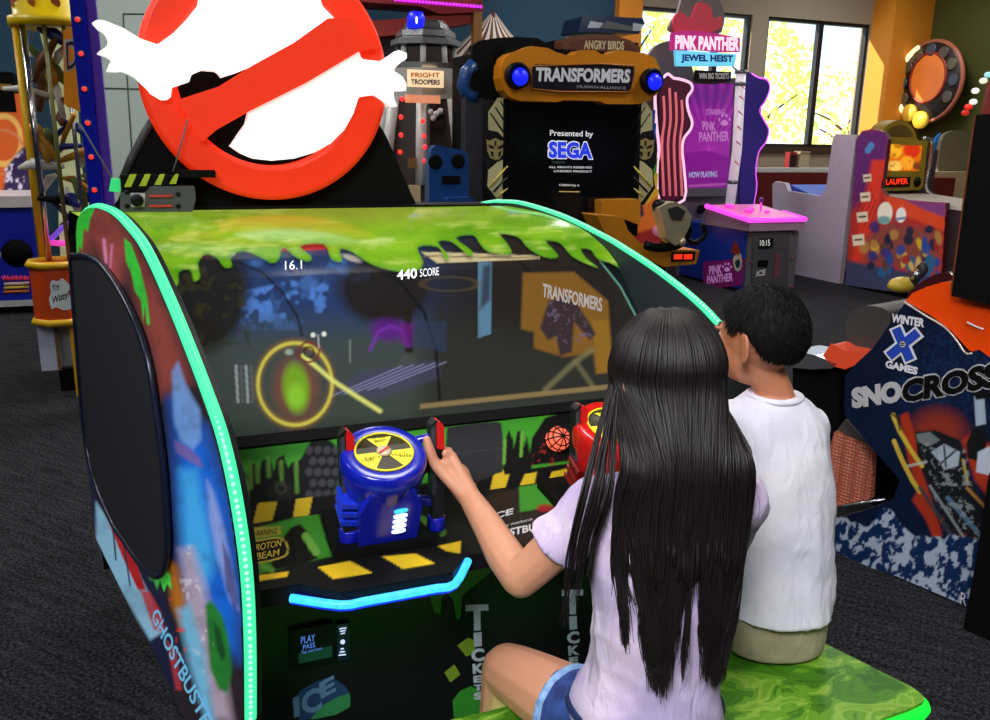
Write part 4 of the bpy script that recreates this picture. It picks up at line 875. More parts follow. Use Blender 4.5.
mb.box(fw3, fw3.px(426, 100)[0], fw3.px(429, 100)[0], fw3.px(420, 175)[1], fw3.px(420, 105)[1], 0, .02, grey)
for (x, y) in ((430, 112), (436, 114), (433, 118), (440, 111)): mb.ball(fw3.P(*fw3.px(x, y), .01), .03, white, 7, 4)
mb.box(fw3, fw3.px(407, 100)[0], fw3.px(416, 100)[0], fw3.px(420, 168)[1], fw3.px(420, 158)[1], 0, .01, M('dim_gold', (140, 110, 60), .4))
part(mb, 'window_fittings', lh)
for (x, y) in ((402, 82), (402, 99), (401, 117), (401, 135), (400, 152), (423, 121), (424, 136), (425, 147), (425, 161)):
    part(MB().ball(fw3.P(*fw3.px(x, y, .06), .06), .022, red_led, 8, 5), 'red_light', lh)
mb = MB(); zq = zt1
octo(rA * .98, zq, rA * 1.02, zq + .05, silver, mb); octo(rA * .8, zq + .05, rA * .76, zf(425, 41, 7.85), rdark, mb); part(mb, 'lantern_room', lh)
for k in range(8):
    a = math.radians(22.5 + 45 * k); part(MB().tube([K(lu + rA * .82 * math.cos(a), 8.3 + rA * .82 * math.sin(a), zq + .05), K(lu + rA * .78 * math.cos(a), 8.3 + rA * .78 * math.sin(a), zf(425, 41, 7.85))], .03, M('tower_rib', (150, 150, 150), .35, .4), 6), 'lantern_post', lh)
mb = MB(); za = zf(425, 41, 7.85)
for k, (r0, r1) in enumerate(((1.0, .98), (.86, .82), (.66, .6))): octo(rA * r0, za + .075 * k, rA * r1, za + .05 + .075 * k, silver if k else grey, mb, ph=22.5); octo(rA * r1 * .9, za + .05 + .075 * k, rA * r1 * .85, za + .075 * (k + 1), g2, mb)
part(mb, 'stepped_roof', lh)
zb_ = zf(413, 28, 8.15); mb = MB().lathe(K(FV(8.15).px(416, 20)[0], 8.15, zb_), Zv, [(.08, 0), (.08, .1), (.06, .14), (.0, .15)], blue_led, 16); mb.ball(K(FV(8.08).px(416.5, 20)[0], 8.08, zb_ + .06), (.012, .012, .04), M('beacon_core', (200, 200, 255), .3, em=4), 8, 5); part(mb, 'beacon', lh, 'glowing blue beacon')
# ---- blue machine back in front of it
bs_ = T('blue_machine', 'dark blue moulded machine back with two round holes, between lighthouse and black cabinet', 'arcade machine', atv(447, 205, 5.9) * np.array([1, 1, 0]))
fz = FV(5.8); mb = MB(); bmold = M('moulded_blue', (20, 66, 130), .35, coat=.3)
mb.prism(fz, [(a, b if b > .45 else .0) for a, b in fz.pxs([(429, 300), (429, 168), (431, 150), (436, 145), (450, 148), (462, 150), (468, 154), (472, 300)])], -.1, 0, bmold); part(mb, 'body', bs_, bevel=.02, seg=3)
part(MB().prism(fz, fz.pxs([(440, 300), (442, 197), (468, 196), (470, 300)]), -.1, .12, bmold), 'lower_shell', bs_, bevel=.02, seg=3)
for x, y in ((435.5, 162), (458, 161)): part(MB().lathe(fz.P(*fz.px(x, y), .0), fz.ez, [(.05, -.01), (.05, .006), (.038, .008), (0, .004)], matte_black, 20), 'round_hole', bs_)
part(MB().box(fz, fz.px(442, 180)[0], fz.px(460, 180)[0], fz.px(450, 184)[1], fz.px(450, 176)[1], 0, .01, matte_black), 'slot', bs_)
mb = MB(); mb.prism(fz, fz.pxs([(418, 205), (418, 187), (429, 187), (429, 205)]), -.25, -.2, M('lettered_strip', (190, 170, 130), .5)); part(mb, 'side_plate', bs_)
# ---- robot shooter cabinet
tf = T('robot_shooter_cabinet', 'tall black shooter cabinet with orange rounded header and two blue lamps', 'arcade machine', atv(575, 300, 6.9) * np.array([1, 1, 0]))
f0 = FV(6.45); f1 = FV(6.3)
xA, xB = f0.px(503, 150)[0], f0.px(636, 150)[0]
mb = MB(); mb.kbox(xA, xB, 6.46, 7.7, 0, zf(580, 50, 6.45), matte_black); part(mb, 'body', tf, bevel=.02)
mb = MB(); mb.prism(f0, f0.pxs([(475, 46), (482, 40), (500, 37), (520, 36), (540, 37), (556, 45), (556, 100), (505, 100), (478, 98), (475, 80)]), -.12, -.06, matte_black); part(mb, 'top_hood', tf, bevel=.05, seg=3)
mb = MB(); mb.tube([f0.P(*f0.px(x, y, -.08), -.08) for x, y in ((474, 64), (466, 72), (463, 86), (468, 96), (476, 98))], .05, bmold, 10); part(mb, 'blue_fairing', tf, 'dark blue curved fairing')
part(MB().kbox(f0.px(466, 150)[0], f0.px(486, 150)[0], 6.5, 6.58, 0, zf(475, 98, 6.5), M('side_slate', (42, 44, 50), .5)), 'side_wing', tf, bevel=.01)
mb = MB(); hd = [(502, 66), (505, 58), (511, 53), (522, 50), (531, 46), (548, 48), (556, 52), (566, 55), (574, 55), (580, 50), (595, 50), (601, 54), (610, 55), (616, 50), (628, 51), (644, 53), (655, 58), (660, 68), (661, 82), (658, 93), (650, 100), (638, 104), (606, 104), (600, 101), (565, 100), (558, 102), (520, 101), (510, 97), (504, 90), (501, 78)]
hdo = M('header_orange', (212, 132, 18), .35, var=.08); mb.prism(f1, f1.pxs(hd), -.16, 0, hdo); part(mb, 'header', tf, bevel=.018, seg=3)
hp_ = MB(); hp_.prism(f1, f1.pxs([(531, 67), (535, 64), (600, 65), (633, 67), (634, 72), (630, 89), (626, 92), (560, 90), (532, 88), (530, 84)]), -.01, .012, M('header_plate', (26, 26, 38), .3))
hp_.ptext(f1, 'TRANSFORMERS', (536, 81.5), (630, 83), (536, 67), .016, M('chrome_lettering', (206, 208, 214), .3, .3, em=.25), bold=.045, shear=.08); hp_.ptext(f1, 'HUMAN·ALLIANCE', (577, 88), (626, 89.5), (577, 85), .018, M('grey_lettering', (160, 160, 166), .4), bold=.02)
hp_.tube([f1.P(*f1.px(x, y), .012) for x, y in ((531, 66), (600, 64), (634, 66), (634, 74), (630, 92), (560, 92), (531, 89))], .008, M('plate_rim', (170, 100, 14), .4), 5, closed=True)
part(hp_, 'name_plate', tf, 'dark plate with silver lettering')
for x, y in ((516, 76), (650, 81)):
    mb = MB().lathe(f1.P(*f1.px(x, y), 0), f1.ez, [(.098, -.02), (.098, .05), (.08, .07), (.074, .05)], black, 28); part(mb, 'lamp', tf)
    mb = MB().ball(f1.P(*f1.px(x + 1.5, y + 1), .045), (.066, .05, .066), blue_led, 16, 8); part(mb, 'lamp_lens', tf, 'bright blue lens')
ms = painted(f0, [(506, 101), (638, 103), (634, 232), (505, 232)], (7, 8, 10), [('ell', 535, 140, 20, 20, 0, (12, 16, 14), 14, 1), ('ell', 590, 150, 26, 24, 0, (14, 12, 20), 16, 1)], MP('dark_display', .12, em=.3), c=.012, cell=3)
tx = MB(); sw = M('screen_white', (230, 230, 235), .4, em=.7); sb_ = M('screen_blue', (36, 60, 220), .4, em=.7)
tx.ptext(f0, 'Presented by', (550, 137.5), (593, 138.5), (550, 130), .016, sw, bold=.01)
tx.ptext(f0, 'SEGA', (547.5, 159), (593.5, 160), (547.5, 140), .014, sw, bold=.085); tx.ptext(f0, 'SEGA', (548.6, 158), (592.4, 159), (548.6, 141.2), .017, sb_, bold=.05)
tx.ptext(f0, '©SEGA', (552, 163.5), (565, 163.5), (552, 161), .016, M('dim_screen', (70, 90, 90), .4, em=.4)); tx.ptext(f0, 'ALL RIGHTS RESERVED', (549, 168), (592, 168.5), (549, 166), .016, sw); tx.ptext(f0, 'LICENSED PRODUCT', (554, 172), (592, 172.5), (554, 170), .016, sw)
tx.ptext(f0, 'CREDIT(S) 0', (559, 186.5), (579, 187), (559, 184), .016, sw); tx.ptext(f0, '_________', (559, 192), (580, 192.3), (559, 191), .016, M('screen_gold', (190, 160, 90), .4, em=.5))
part(merge_plain(ms, tx), 'screen', tf, 'dark screen showing a maker logo'); 
part(MB().prism(f0, f0.pxs([(503, 99), (641, 101), (637, 236), (502, 236)]), -.06, .008, black), 'screen_frame', tf)
dsil = M('decal_silver', (206, 200, 150), .35, .1); dye = M('decal_pale_gold', (214, 196, 90), .4); dbk = M('decal_black', (20, 20, 22), .4); din = M('insignia_gold', (188, 172, 110), .35, .3)
def wing(xo, flip, name):
    mb = MB(); X = lambda x: xo + (x - 495) * flip
    P_ = lambda L: f0.pxs([(X(a), b) for a, b in L])
    mb.prism(f0, P_([(488, 118), (500, 97), (508, 97), (508, 205), (496, 205), (485, 188), (487, 170), (484, 162), (484, 144), (487, 132)]), -.02, .004, dbk)
    mb.sheet(f0, P_([(488, 112), (497, 98), (507, 97), (507, 142), (498, 132), (488, 130)]), .006, dsil); mb.sheet(f0, P_([(488, 170), (497, 162), (507, 158), (507, 204), (499, 202), (487, 186)]), .006, dsil)
    for k in range(3): mb.tube([f0.P(*q, .008) for q in P_([(490 + 5 * k, 113 - 6 * k), (507, 138 - 12 * k)])], .007, dbk, 4); mb.tube([f0.P(*q, .008) for q in P_([(489 + 4 * k, 187 + 5 * k), (507, 166 + 11 * k)])], .009, (dye, dbk, dye)[k], 4)
    # shield-like badge
    mb.sheet(f0, P_([(486, 139), (489, 141), (495, 138), (501, 141), (505, 139), (504, 152), (499, 159), (495, 160), (490, 158), (487, 151)]), .007, din)
    for q in ([(488, 144), (494, 147), (494, 149), (489, 148)], [(503, 144), (497, 147), (497, 149), (502, 148)], [(494, 141), (496, 141), (496, 146), (494, 146)], [(490, 151), (493, 152), (493, 157), (491, 156)], [(501, 151), (498, 152), (498, 157), (500, 156)]): mb.sheet(f0, P_(q), .009, dbk)
    part(mb, 'side_decal', tf, name)
wing(495, 1, 'silver striped decal with a badge'); wing(645, -1, 'silver striped decal with a badge')
# front console with the gun
f2 = FV(5.7); cn = M('console_orange', (206, 134, 30), .4); mb = MB()
mb.prism(f0, f0.pxs([(594, 199), (632, 198), (632, 224), (612, 216), (594, 215)]), -.1, .14, cn); mb.prism(f2, f2.pxs([(597, 215), (623, 217), (628, 230), (640, 243), (664, 250), (700, 250), (696, 264), (664, 267), (640, 256), (610, 244)]), -.25, 0, cn)
mb.kbox(f2.px(600, 260)[0], f2.px(668, 260)[0], 5.72, 6.4, 0, zf(640, 262, 5.7), matte_black); part(mb, 'console', tf, bevel=.012)
mb = MB(); mb.box(f2, f2.px(671, 258)[0], f2.px(694, 258)[0], f2.px(680, 261)[1], f2.px(680, 252)[1], 0, .012, matte_black)
for x in (677, 687): mb.box(f2, f2.px(x - 4, 256)[0], f2.px(x + 4, 256)[0], f2.px(x, 259)[1], f2.px(x, 254)[1], .012, .02, M('button_red', (255, 54, 24), .4, em=1.0))
part(mb, 'start_buttons', tf, 'two glowing red buttons')
mb = MB(); crm = M('gun_chrome', (206, 196, 160), .3, .4); f3 = FV(5.5)
mb.prism(f3, f3.pxs([(659, 208), (668, 203), (676, 202), (686, 207), (692, 216), (690, 226), (684, 238), (676, 246), (668, 240), (664, 224)]), -.12, .0, crm)
mb.prism(f3, f3.pxs([(667, 209), (676, 206), (684, 211), (680, 220), (671, 219)]), .0, .02, dark_grey); part(mb, 'gun', tf, 'chrome and black mounted gun', bevel=.015)
mb = MB(); mb.tube(smooth_path([f3.P(*f3.px(x, y), -.08) for x, y in ((692, 240), (700, 244), (708, 240), (711, 232), (708, 225))], 4), .02, black, 8); mb.tube(smooth_path([f3.P(*f3.px(x, y), -.06) for x, y in ((650, 246), (665, 249), (684, 245), (692, 232), (690, 222))], 4), .034, black, 8)
mb.ball(f3.P(*f3.px(665, 207), -.08), .055, black, 10, 6); mb.ball(f3.P(*f3.px(683, 242), -.02), .035, crm, 8, 6); part(mb, 'gun_grip', tf)
# ---- bird game header behind
ab = T('bird_game_cabinet', 'arched brown bird-game header with a blue box above, behind the orange header', 'arcade machine', atv(605, 300, 8.3) * np.array([1, 1, 0]))
fb2 = FV(8.0); mb = MB(); mb.prism(fb2, fb2.pxs([(563, 70), (563, 40), (572, 36), (590, 34), (612, 35), (630, 40), (640, 47), (640, 70)]), -.2, 0, M('bird_brown', (104, 58, 26), .5)); part(mb, 'header', ab, bevel=.015)
mb = MB(); mb.prism(fb2, fb2.pxs([(569, 50), (571, 42), (590, 38), (612, 39), (628, 43), (636, 50), (636, 60), (569, 60)]), 0, .01, M('bird_plate', (86, 40, 22), .4, em=.1)); mb.ptext(fb2, 'ANGRY BIRDS', (584, 49), (624, 50), (584, 40), .013, M('bird_letters', (196, 176, 140), .4, em=.2), bold=.03); part(mb, 'name_plate', ab)
mb = MB(); mb.prism(fb2, fb2.pxs([(583, 31), (587, 15), (590, 14), (648, 17), (650, 22), (644, 33), (600, 31)]), -.5, -.1, M('bird_top', (22, 46, 84), .35, coat=.3)); part(mb, 'top_box', ab, 'dark blue top box', bevel=.02)
mb = MB(); mb.prism(fb2, fb2.pxs([(592, 27), (595, 20), (608, 22), (604, 27)]), -.1, -.09, M('glint_white', (200, 210, 224), .3)); mb.prism(fb2, fb2.pxs([(604, 27), (612, 20), (640, 26), (644, 31)]), -.1, -.09, grey); mb.prism(fb2, fb2.pxs([(637, 30), (638, 22), (648, 24), (645, 30)]), -.1, -.08, M('glint_white', (200, 210, 224), .3)); part(mb, 'top_panel', ab)  # glints on the top box modelled as thin pale pieces
part(MB().kbox(fb2.px(565, 70)[0], fb2.px(638, 70)[0], 8.02, 8.9, 0, zf(600, 40, 8.0), matte_black), 'body', ab)
# ---- grey round-topped board behind, near the left window
bd = MB(); fbd = FV(8.6); bd.prism(fbd, smooth_loop(fbd.pxs([(640, 120), (645, 70), (652, 50), (662, 43), (672, 41), (684, 46), (690, 60), (700, 120)]), 3), -.05, 0, M('board_mauve', (122, 106, 104), .6)); 
bd.kbox(fbd.px(650, 120)[0], fbd.px(690, 120)[0], 8.6, 8.66, 0, fbd.px(670, 118)[1], M('board_mauve', (122, 106, 104), .6))
o = bd.build('rounded_board'); tag(o, 'plain mauve-grey round-topped board standing in front of the left window', 'board')
# ---- purple jewel game
pp = T('jewel_game_cabinet', 'purple and blue arcade cabinet with pink-lit deck and pink lettered sign on top', 'arcade machine', K(5.75, 7.6, 0))
v0 = 7.14; g0 = FV(v0); uA = g0.px(745, 260)[0]; uB = g0.px(796, 260)[0]
zd = zf(745, 231, v0)
mb = MB(); ppb = M('jewel_blue', (24, 60, 180), .35, coat=.3); mb.kbox(uA, uB, v0 + .02, v0 + 1.35, .03, zd, ppb); part(mb, 'body', pp, bevel=.01)
mb = MB(); vg = M('vault_grey', (112, 110, 116), .45, .3); mb.kbox(uA + .01, uB - .01, v0 - .02, v0 + .02, .03, zd - .02, vg); part(mb, 'vault_door', pp, bevel=.012)
mb = MB(); gq = FV(v0 - .02)
mb.prism(gq, gq.pxs([(752, 236), (789, 233), (787, 289), (751, 291)]), 0, .012, M('vault_plate', (88, 88, 94), .45, .3)); part(mb, 'coin_panel', pp, bevel=.006)
mb = MB(); mb.box(gq, gq.px(758, 243)[0], gq.px(772, 243)[0], gq.px(765, 248)[1], gq.px(765, 238)[1], .012, .02, black); mb.ptext(gq, '10:15', (760, 246), (770, 245.5), (760, 240), .022, M('count_white', (230, 230, 225), .4, em=.6))
part(mb, 'coin_counter', pp); mb = MB(); mb.box(gq, gq.px(757, 263)[0], gq.px(767, 263)[0], gq.px(765, 267)[1], gq.px(765, 260)[1], .012, .016, matte_black); mb.box(gq, gq.px(774, 263)[0], gq.px(779, 263)[0], gq.px(776, 277)[1], gq.px(776, 254)[1], .012, .02, M('slot_rose', (120, 70, 84), .4))
mb.ptext(gq, 'ICE', (756, 277), (765, 275), (757, 271), .014, white, bold=.03)
part(mb, 'coin_display', pp)
for x, y in ((750, 234), (750, 262), (750, 288), (793, 232), (792, 258), (790, 286)): part(MB().ball(gq.P(*gq.px(x, y), .005), .016, M('rivet_rose', (150, 80, 90), .4, .4), 7, 4), 'rivet', pp)
mb = MB(); pinkd = M('deck_pink', (236, 120, 190), .35, em=.15); zz0 = zd; ud0, ud1 = uA - .02, uB + .02; vr_ = v0 + .7
zf_ = zf(745, 219, v0); zr_ = g0 and FV(vr_).px(707, 205)[1]
fdk = Fr(K(ud1, 0, 0), V, Zv)
mb.prism(fdk, [(v0 - .05, zz0), (vr_, zz0), (vr_, zr_), (v0 - .05, zf_)], -(ud1 - ud0), 0, M('deck_side', (170, 140, 160), .4))
part(mb, 'deck', pp)
dz = lambda v: zf_ + (zr_ - zf_) * (v - v0 + .05) / (vr_ - v0 + .05)
mb = MB().add([K(ud0 + .03, v0 - .02, dz(v0 - .02) + .006), K(ud1 - .03, v0 - .02, dz(v0 - .02) + .006), K(ud1 - .03, vr_ - .02, dz(vr_ - .02) + .006), K(ud0 + .03, vr_ - .02, dz(vr_ - .02) + .006)], [(0, 1, 2, 3)], pinkd); part(mb, 'deck_top', pp)
mb = MB(); mb.tube([K(ud0, vr_, zr_ - .01), K(ud0, v0 - .05, zf_ - .01), K(ud1, v0 - .05, zf_ - .01), K(ud1, v0 + .3, dz(v0 + .3) - .01)], .026, M('neon_pink', (255, 70, 220), .4, em=1.5), 8); part(mb, 'neon_edge', pp, 'glowing pink edge')
mb = MB()
for du, dv, r in ((.2, .25, .05), (.32, .35, .035), (.42, .22, .03), (.15, .5, .06)): mb.ball(K(ud0 + du, v0 + dv, dz(v0 + dv) + .02), (r, r, r * .6), M('jewel_pink', (255, 70, 200), .2, em=.6), 10, 6)
mb.tube([K(ud0 + .4, v0 + .3, dz(v0 + .3)), K(ud0 + .42, v0 + .33, dz(v0 + .3) + .11)], .012, M('jewel_pink', (255, 70, 200), .2, em=.6), 7); mb.ball(K(ud0 + .42, v0 + .33, dz(v0 + .3) + .12), .03, M('jewel_purple', (90, 30, 120), .3), 8, 5); part(mb, 'deck_controls', pp, 'pink joystick and jewels')
gs = Fr(K(uA, 0, 0), -V, Zv); mb = MB()
sq = [(704, 262), (745, 258), (742, 285), (703, 290)]
mb.prism(gs, gs.pxs(sq), 0, .008, M('sign_plum', (120, 24, 100), .4, em=.12)); lv_ = M('sign_lilac', (206, 140, 210), .4, em=.3)
mb.ptext(gs, 'PINK', (709, 275), (722, 273.5), (709, 266), .012, lv_, bold=.03); mb.ptext(gs, 'PANTHER', (707, 284), (733, 281), (707, 276), .012, lv_, bold=.03)
def paw(fr, x, y, s, c, m):
    mb.sheet(fr, smooth_loop(fr.pxs([(x - 1.6 * s, y + s), (x, y - .6 * s), (x + 1.6 * s, y + s), (x, y + 1.8 * s)]), 4), c, m)
    for dx, dy in ((-2, -.6), (-.8, -2), (.8, -2), (2, -.6)): mb.sheet(fr, smooth_loop(fr.pxs([(x + dx * s - .5 * s, y + dy * s), (x + dx * s, y + dy * s - .8 * s), (x + dx * s + .5 * s, y + dy * s), (x + dx * s, y + dy * s + .7 * s)]), 3), c, m)
paw(gs, 728, 268, 2.0, .012, lv_)
mb.sheet(gs, smooth_loop(gs.pxs([(734, 258), (741, 253), (743, 262), (741, 270), (736, 270)]), 4), .010, M('lens_white', (220, 214, 190), .4)); mb.sheet(gs, smooth_loop(gs.pxs([(736, 262), (740, 259), (741, 265), (738, 268)]), 4), .012, M('lens_teal', (30, 70, 90), .4)); mb.sheet(gs, gs.pxs([(731, 252), (736, 240), (741, 250), (740, 256)]), .010, M('print_rust', (160, 50, 40), .4))
part(mb, 'side_sign', pp, 'plum sign with lilac lettering')
# back board with poster
v1 = v0 + 1.15; g1_ = FV(v1)
mb = MB(); mb.prism(g1_, g1_.pxs([(676, 300), (676, 78), (742, 78), (738, 300)]), -.15, 0, M('board_grey', (96, 84, 96), .45)); part(mb, 'back_board', pp)
ry = []
for k in range(22):
    a = math.radians(-95 + 9.5 * k); a2 = a + math.radians(4.2); ry.append(('poly', [(709, 150), (709 + 90 * math.sin(a), 150 - 90 * math.cos(a)), (709 + 90 * math.sin(a2), 150 - 90 * math.cos(a2))], (190, 60, 190), 2, .5))
pq = painted(g1_, [(686, 84), (734, 84), (728, 188), (684, 190)], (122, 22, 134), ry + [('ell', 709, 95, 30, 10, 0, (84, 30, 120), 10, .6), ('line', [(690, 186), (726, 184)], 1, (200, 110, 190), 1, .6)], paint_lit, c=.004, cell=1.5)
tx = MB(); 
tx.ptext(g1_, 'STARRING', (706, 115), (725, 115), (706, 109), .008, lv_, bold=.02); tx.ptext(g1_, 'PINK', (703, 130), (716, 131), (702, 121), .008, lv_, bold=.03); tx.ptext(g1_, 'PANTHER', (699, 142), (729, 141), (699, 132), .008, lv_, bold=.03); tx.ptext(g1_, 'NOW PLAYING', (689, 178), (717, 177), (689, 172), .008, M('poster_pale', (170, 180, 220), .4, em=.4), bold=.03)
mb = tx; paw(g1_, 724, 121, 2.6, .008, lv_)
part(merge_plain(pq, tx), 'poster', pp, 'purple poster with sunburst and lettering')
mb = MB(); mb.lathe(FV(v1).P(*g1_.px(699, 209), .03), -V, [(.05, 0), (.05, .02), (.03, .022)], matte_black, 18); mb.kbox(g1_.px(684, 200)[0], g1_.px(734, 200)[0], v1 - .06, v1, zf(700, 196, v1), zf(700, 188, v1), grey); part(mb, 'speaker', pp)
mb = MB(); wtube = M('tube_white', (226, 214, 224), .3, em=.35); g2_ = FV(v1 - .12)
mb.tube([g2_.P(*g2_.px(x, y), 0) for x, y in ((741, 70), (737, 150), (729, 212))], .055, wtube, 12)
for y in (84, 95, 110, 125, 140, 160): mb.tube([g2_.P(*g2_.px(740.5 - (y - 70) * .07 + d, y + 3 + d), .05) for d in (-2, 2)], .008, M('tube_rose', (220, 90, 130), .4), 5)
part(mb, 'light_column', pp, 'white tube column')
mb = MB()
for y in (72, 84, 182): part(MB().lathe(g2_.P(*g2_.px(741 - (y - 70) * .075, y), 0) - Zv * .02, Zv, [(.066, 0), (.066, .04)], M('collar_grey', (130, 130, 140), .3, .6), 16), 'tube_collar', pp)
mb = MB(); wv = [(744, 76), (750, 74), (757, 78), (765, 80), (768, 88), (764, 100), (758, 110), (762, 120), (767, 130), (764, 142), (757, 152), (754, 170), (755, 186), (752, 206), (738, 206), (742, 120)]
mb.prism(g1_, smooth_loop(g1_.pxs(wv), 3), -.06, .03, M('side_indigo', (56, 40, 150), .4, coat=.2)); mb.tube([g1_.P(*q, .02) for q in smooth_path([np.array(p) for p in g1_.pxs(wv[1:14])], 4)], .014, M('neon_violet', (226, 90, 250), .4, em=1.2), 6); part(mb, 'side_wing', pp, 'indigo wavy-edged wing')
# left cut-out board: plain rose board with lit outline (no figure)
g3_ = FV(v1 - .1); co_ = [(655, 100), (656, 86), (660, 80), (664, 77), (668, 74), (673, 78), (679, 79), (686, 81), (691, 84), (692, 90), (687, 98), (688, 110), (692, 122), (690, 130), (684, 138), (682, 150), (684, 170), (684, 200), (660, 202), (657, 170), (659, 150), (657, 130), (656, 118)]
cq = smooth_loop(g3_.pxs(co_), 3)
mb = MB().prism(g3_, cq, -.05, 0, M('board_plum', (52, 14, 36), .4)); mb.tube([g3_.P(a, b, .0) for a, b in cq], .016, M('neon_rose', (255, 190, 220), .4, em=1.2), 6, closed=True)
inn_ = [(a * .82 + cq_[0] * .18, b * .94 + cq_[1] * .06) for a, b in cq] if False else None
cc_ = np.mean(np.array(cq), 0); mb.sheet(g3_, [(cc_[0] + (a - cc_[0]) * .8, cc_[1] + (b - cc_[1]) * .95) for a, b in cq], .004, M('board_rose', (84, 24, 52), .4, em=.15, var=.3, scale=5))
for x0, y0 in ((663, 96), (669, 88), (675, 92), (681, 100)): mb.tube(smooth_path([g3_.P(*g3_.px(x0 + d_, y_), .006) for d_, y_ in ((0, y0), (1, 120), (-1.5, 145), (.5, 196))], 4), .016, M('board_blush', (236, 120, 130), .4, em=.4), 4)
part(mb, 'cutout_board', pp, 'plain rose board with lit outline')
mb = MB(); mb.ball(g3_.P(*g3_.px(658, 229), .1), (.14, .05, .08), M('pad_pink', (240, 150, 190), .4, em=.2), 14, 8); part(mb, 'pink_pad', pp, 'rounded pink pad')
# rainbow side board beside it
mb = painted(FV(v1 - .2), [(632, 110), (655, 110), (660, 245), (626, 245)], (214, 110, 40), [('poly', [(620, 100), (665, 100), (660, 150), (640, 168), (620, 170)], (30, 60, 130), 4, 1), ('poly', [(640, 168), (660, 148), (662, 170), (648, 186), (634, 188)], (60, 130, 50), 3, 1), ('poly', [(640, 188), (662, 168), (664, 190), (645, 205)], (206, 170, 50), 3, 1), ('poly', [(630, 235), (664, 225), (664, 250), (626, 250)], (150, 40, 40), 4, 1), ('poly', [(626, 198), (640, 190), (644, 215), (634, 222), (628, 220)], (30, 24, 70), 2, 1)], paint_dim, c=0)
part(mb, 'rainbow_panel', pp, 'rainbow printed panel')
# signs on top
g4 = FV(v1 - .06); mb = MB()
mb.prism(g4, g4.pxs([(672, 50), (673, 33), (684, 30), (700, 31), (720, 34), (740, 38), (740, 52), (720, 52), (700, 50)]), -.06, 0, M('sign_magenta', (206, 40, 140), .4, em=.3)); mb.ptext(g4, 'PINK PANTHER', (675, 49), (739, 51), (675.5, 35), .006, M('sign_blush', (255, 220, 236), .4, em=.8), bold=.05); part(mb, 'name_sign', pp, 'magenta sign with pale lettering', bevel=.008)
mb = MB(); mb.prism(g4, g4.pxs([(677, 66), (676, 50), (737, 54), (735, 66)]), -.05, -.01, M('sign_sky', (110, 210, 246), .4, em=.7)); mb.ptext(g4, 'JEWEL HEIST', (681, 63), (733, 64), (681, 54), -.006, M('sign_deep_blue', (20, 60, 150), .4), bold=.05); part(mb, 'subtitle_sign', pp, 'light blue lit sign')
mb = MB(); mb.prism(g4, g4.pxs([(696, 80), (697, 70), (732, 72), (731, 81)]), -.05, -.01, black); mb.ptext(g4, 'WIN BIG TICKETS', (699, 79), (729, 79), (699, 73), -.005, white, bold=.03); part(mb, 'small_sign', pp)
mb = MB(); mb.prism(g4, smooth_loop(g4.pxs([(676, 32), (674, 22), (680, 14), (684, 2), (690, -14), (715, -14), (724, 2), (728, 14), (726, 28), (720, 33)]), 3), -.1, -.06, M('crest_grey', (120, 112, 114), .5)); mb.prism(g4, smooth_loop(g4.pxs([(676, 31), (676, 16), (684, 12), (692, 18), (700, 2), (712, 6), (716, 18), (724, 16), (722, 28), (705, 33), (690, 34)]), 3), -.06, -.03, M('crest_red', (206, 60, 80), .4, em=.15)); part(mb, 'crest', pp, 'red and grey shaped crest')
# ---- white side cabinet and cartoon coin game
wc = T('white_side_cabinet', 'white L-shaped side of a cabinet with a blue tray, beyond the pink-lit game', 'arcade machine', K(7.4, 8.2, 0))
gw = FU(7.05); mb = MB(); mb.prism(gw, gw.pxs([(772, 285), (772.5, 184), (775, 181.5), (785, 183), (788, 191), (820, 196), (826, 189), (833, 137), (836, 134), (856, 135), (839, 284), (790, 276)]), -.06, 0, M('lilac_white', (196, 184, 196), .5)); part(mb, 'side_panel', wc)
o_ = [gw.px(x, y) for x, y in ((773, 270), (839, 270))]
mb = MB(); mb.prism(Fr(K(7.12, 0, 0), -V, Zv), [(gw.px(785, 250)[0], .6), (gw.px(826, 250)[0], .6), (gw.px(826, 190)[0], .85), (gw.px(785, 190)[0], 1.02)], -.7, 0, M('tray_blue', (22, 70, 180), .4)); part(mb, 'blue_tray', wc)
mb = MB(); mb.prism(Fr(K(7.8, 0, 0), -V, Zv), [(gw.px(772, 250)[0], 0.02), (gw.px(830, 250)[0], .02), (gw.px(830, 190)[0], .8), (gw.px(772, 190)[0], .95)], -.06, 0, M('lilac_white', (196, 184, 196), .5)); part(mb, 'side_panel', wc)
kc = T('coin_game_cabinet', 'red cartoon-printed coin game cabinet with a yellow-cased monitor', 'arcade machine', K(7.35, 6.6, 0))
gk = FU(7.02)
sp_px = [(845, 285), (857, 139), (862, 131), (872, 129), (884, 132), (888, 139), (884, 170), (881, 188), (886, 196), (905, 200), (946, 203), (940, 296), (895, 292)]
SP = [
 ('poly', [(850, 130), (890, 130), (886, 165), (870, 190), (852, 210)], (92, 40, 100), 6, 1),
 ('poly', [(872, 160), (886, 160), (880, 196), (870, 250), (862, 282), (848, 282), (862, 210)], (206, 56, 36), 4, 1),
 ('poly', [(884, 194), (948, 203), (946, 232), (915, 220), (890, 210)], (206, 70, 34), 3, 1), ('poly', [(905, 200), (946, 203), (946, 218), (925, 210)], (110, 60, 120), 2, .9),
 ('poly', [(843, 275), (845, 260), (942, 278), (940, 297), (843, 288)], (60, 62, 90), 4, 1),
 ('poly', [(866, 236), (890, 222), (940, 232), (938, 272), (862, 262)], (120, 70, 60), 8, .8)]
rgp = random.Random(5); pal = [(196, 160, 40), (170, 120, 60), (40, 70, 140), (60, 50, 110), (150, 40, 40), (30, 40, 60), (200, 170, 90), (90, 60, 50), (40, 90, 130)]
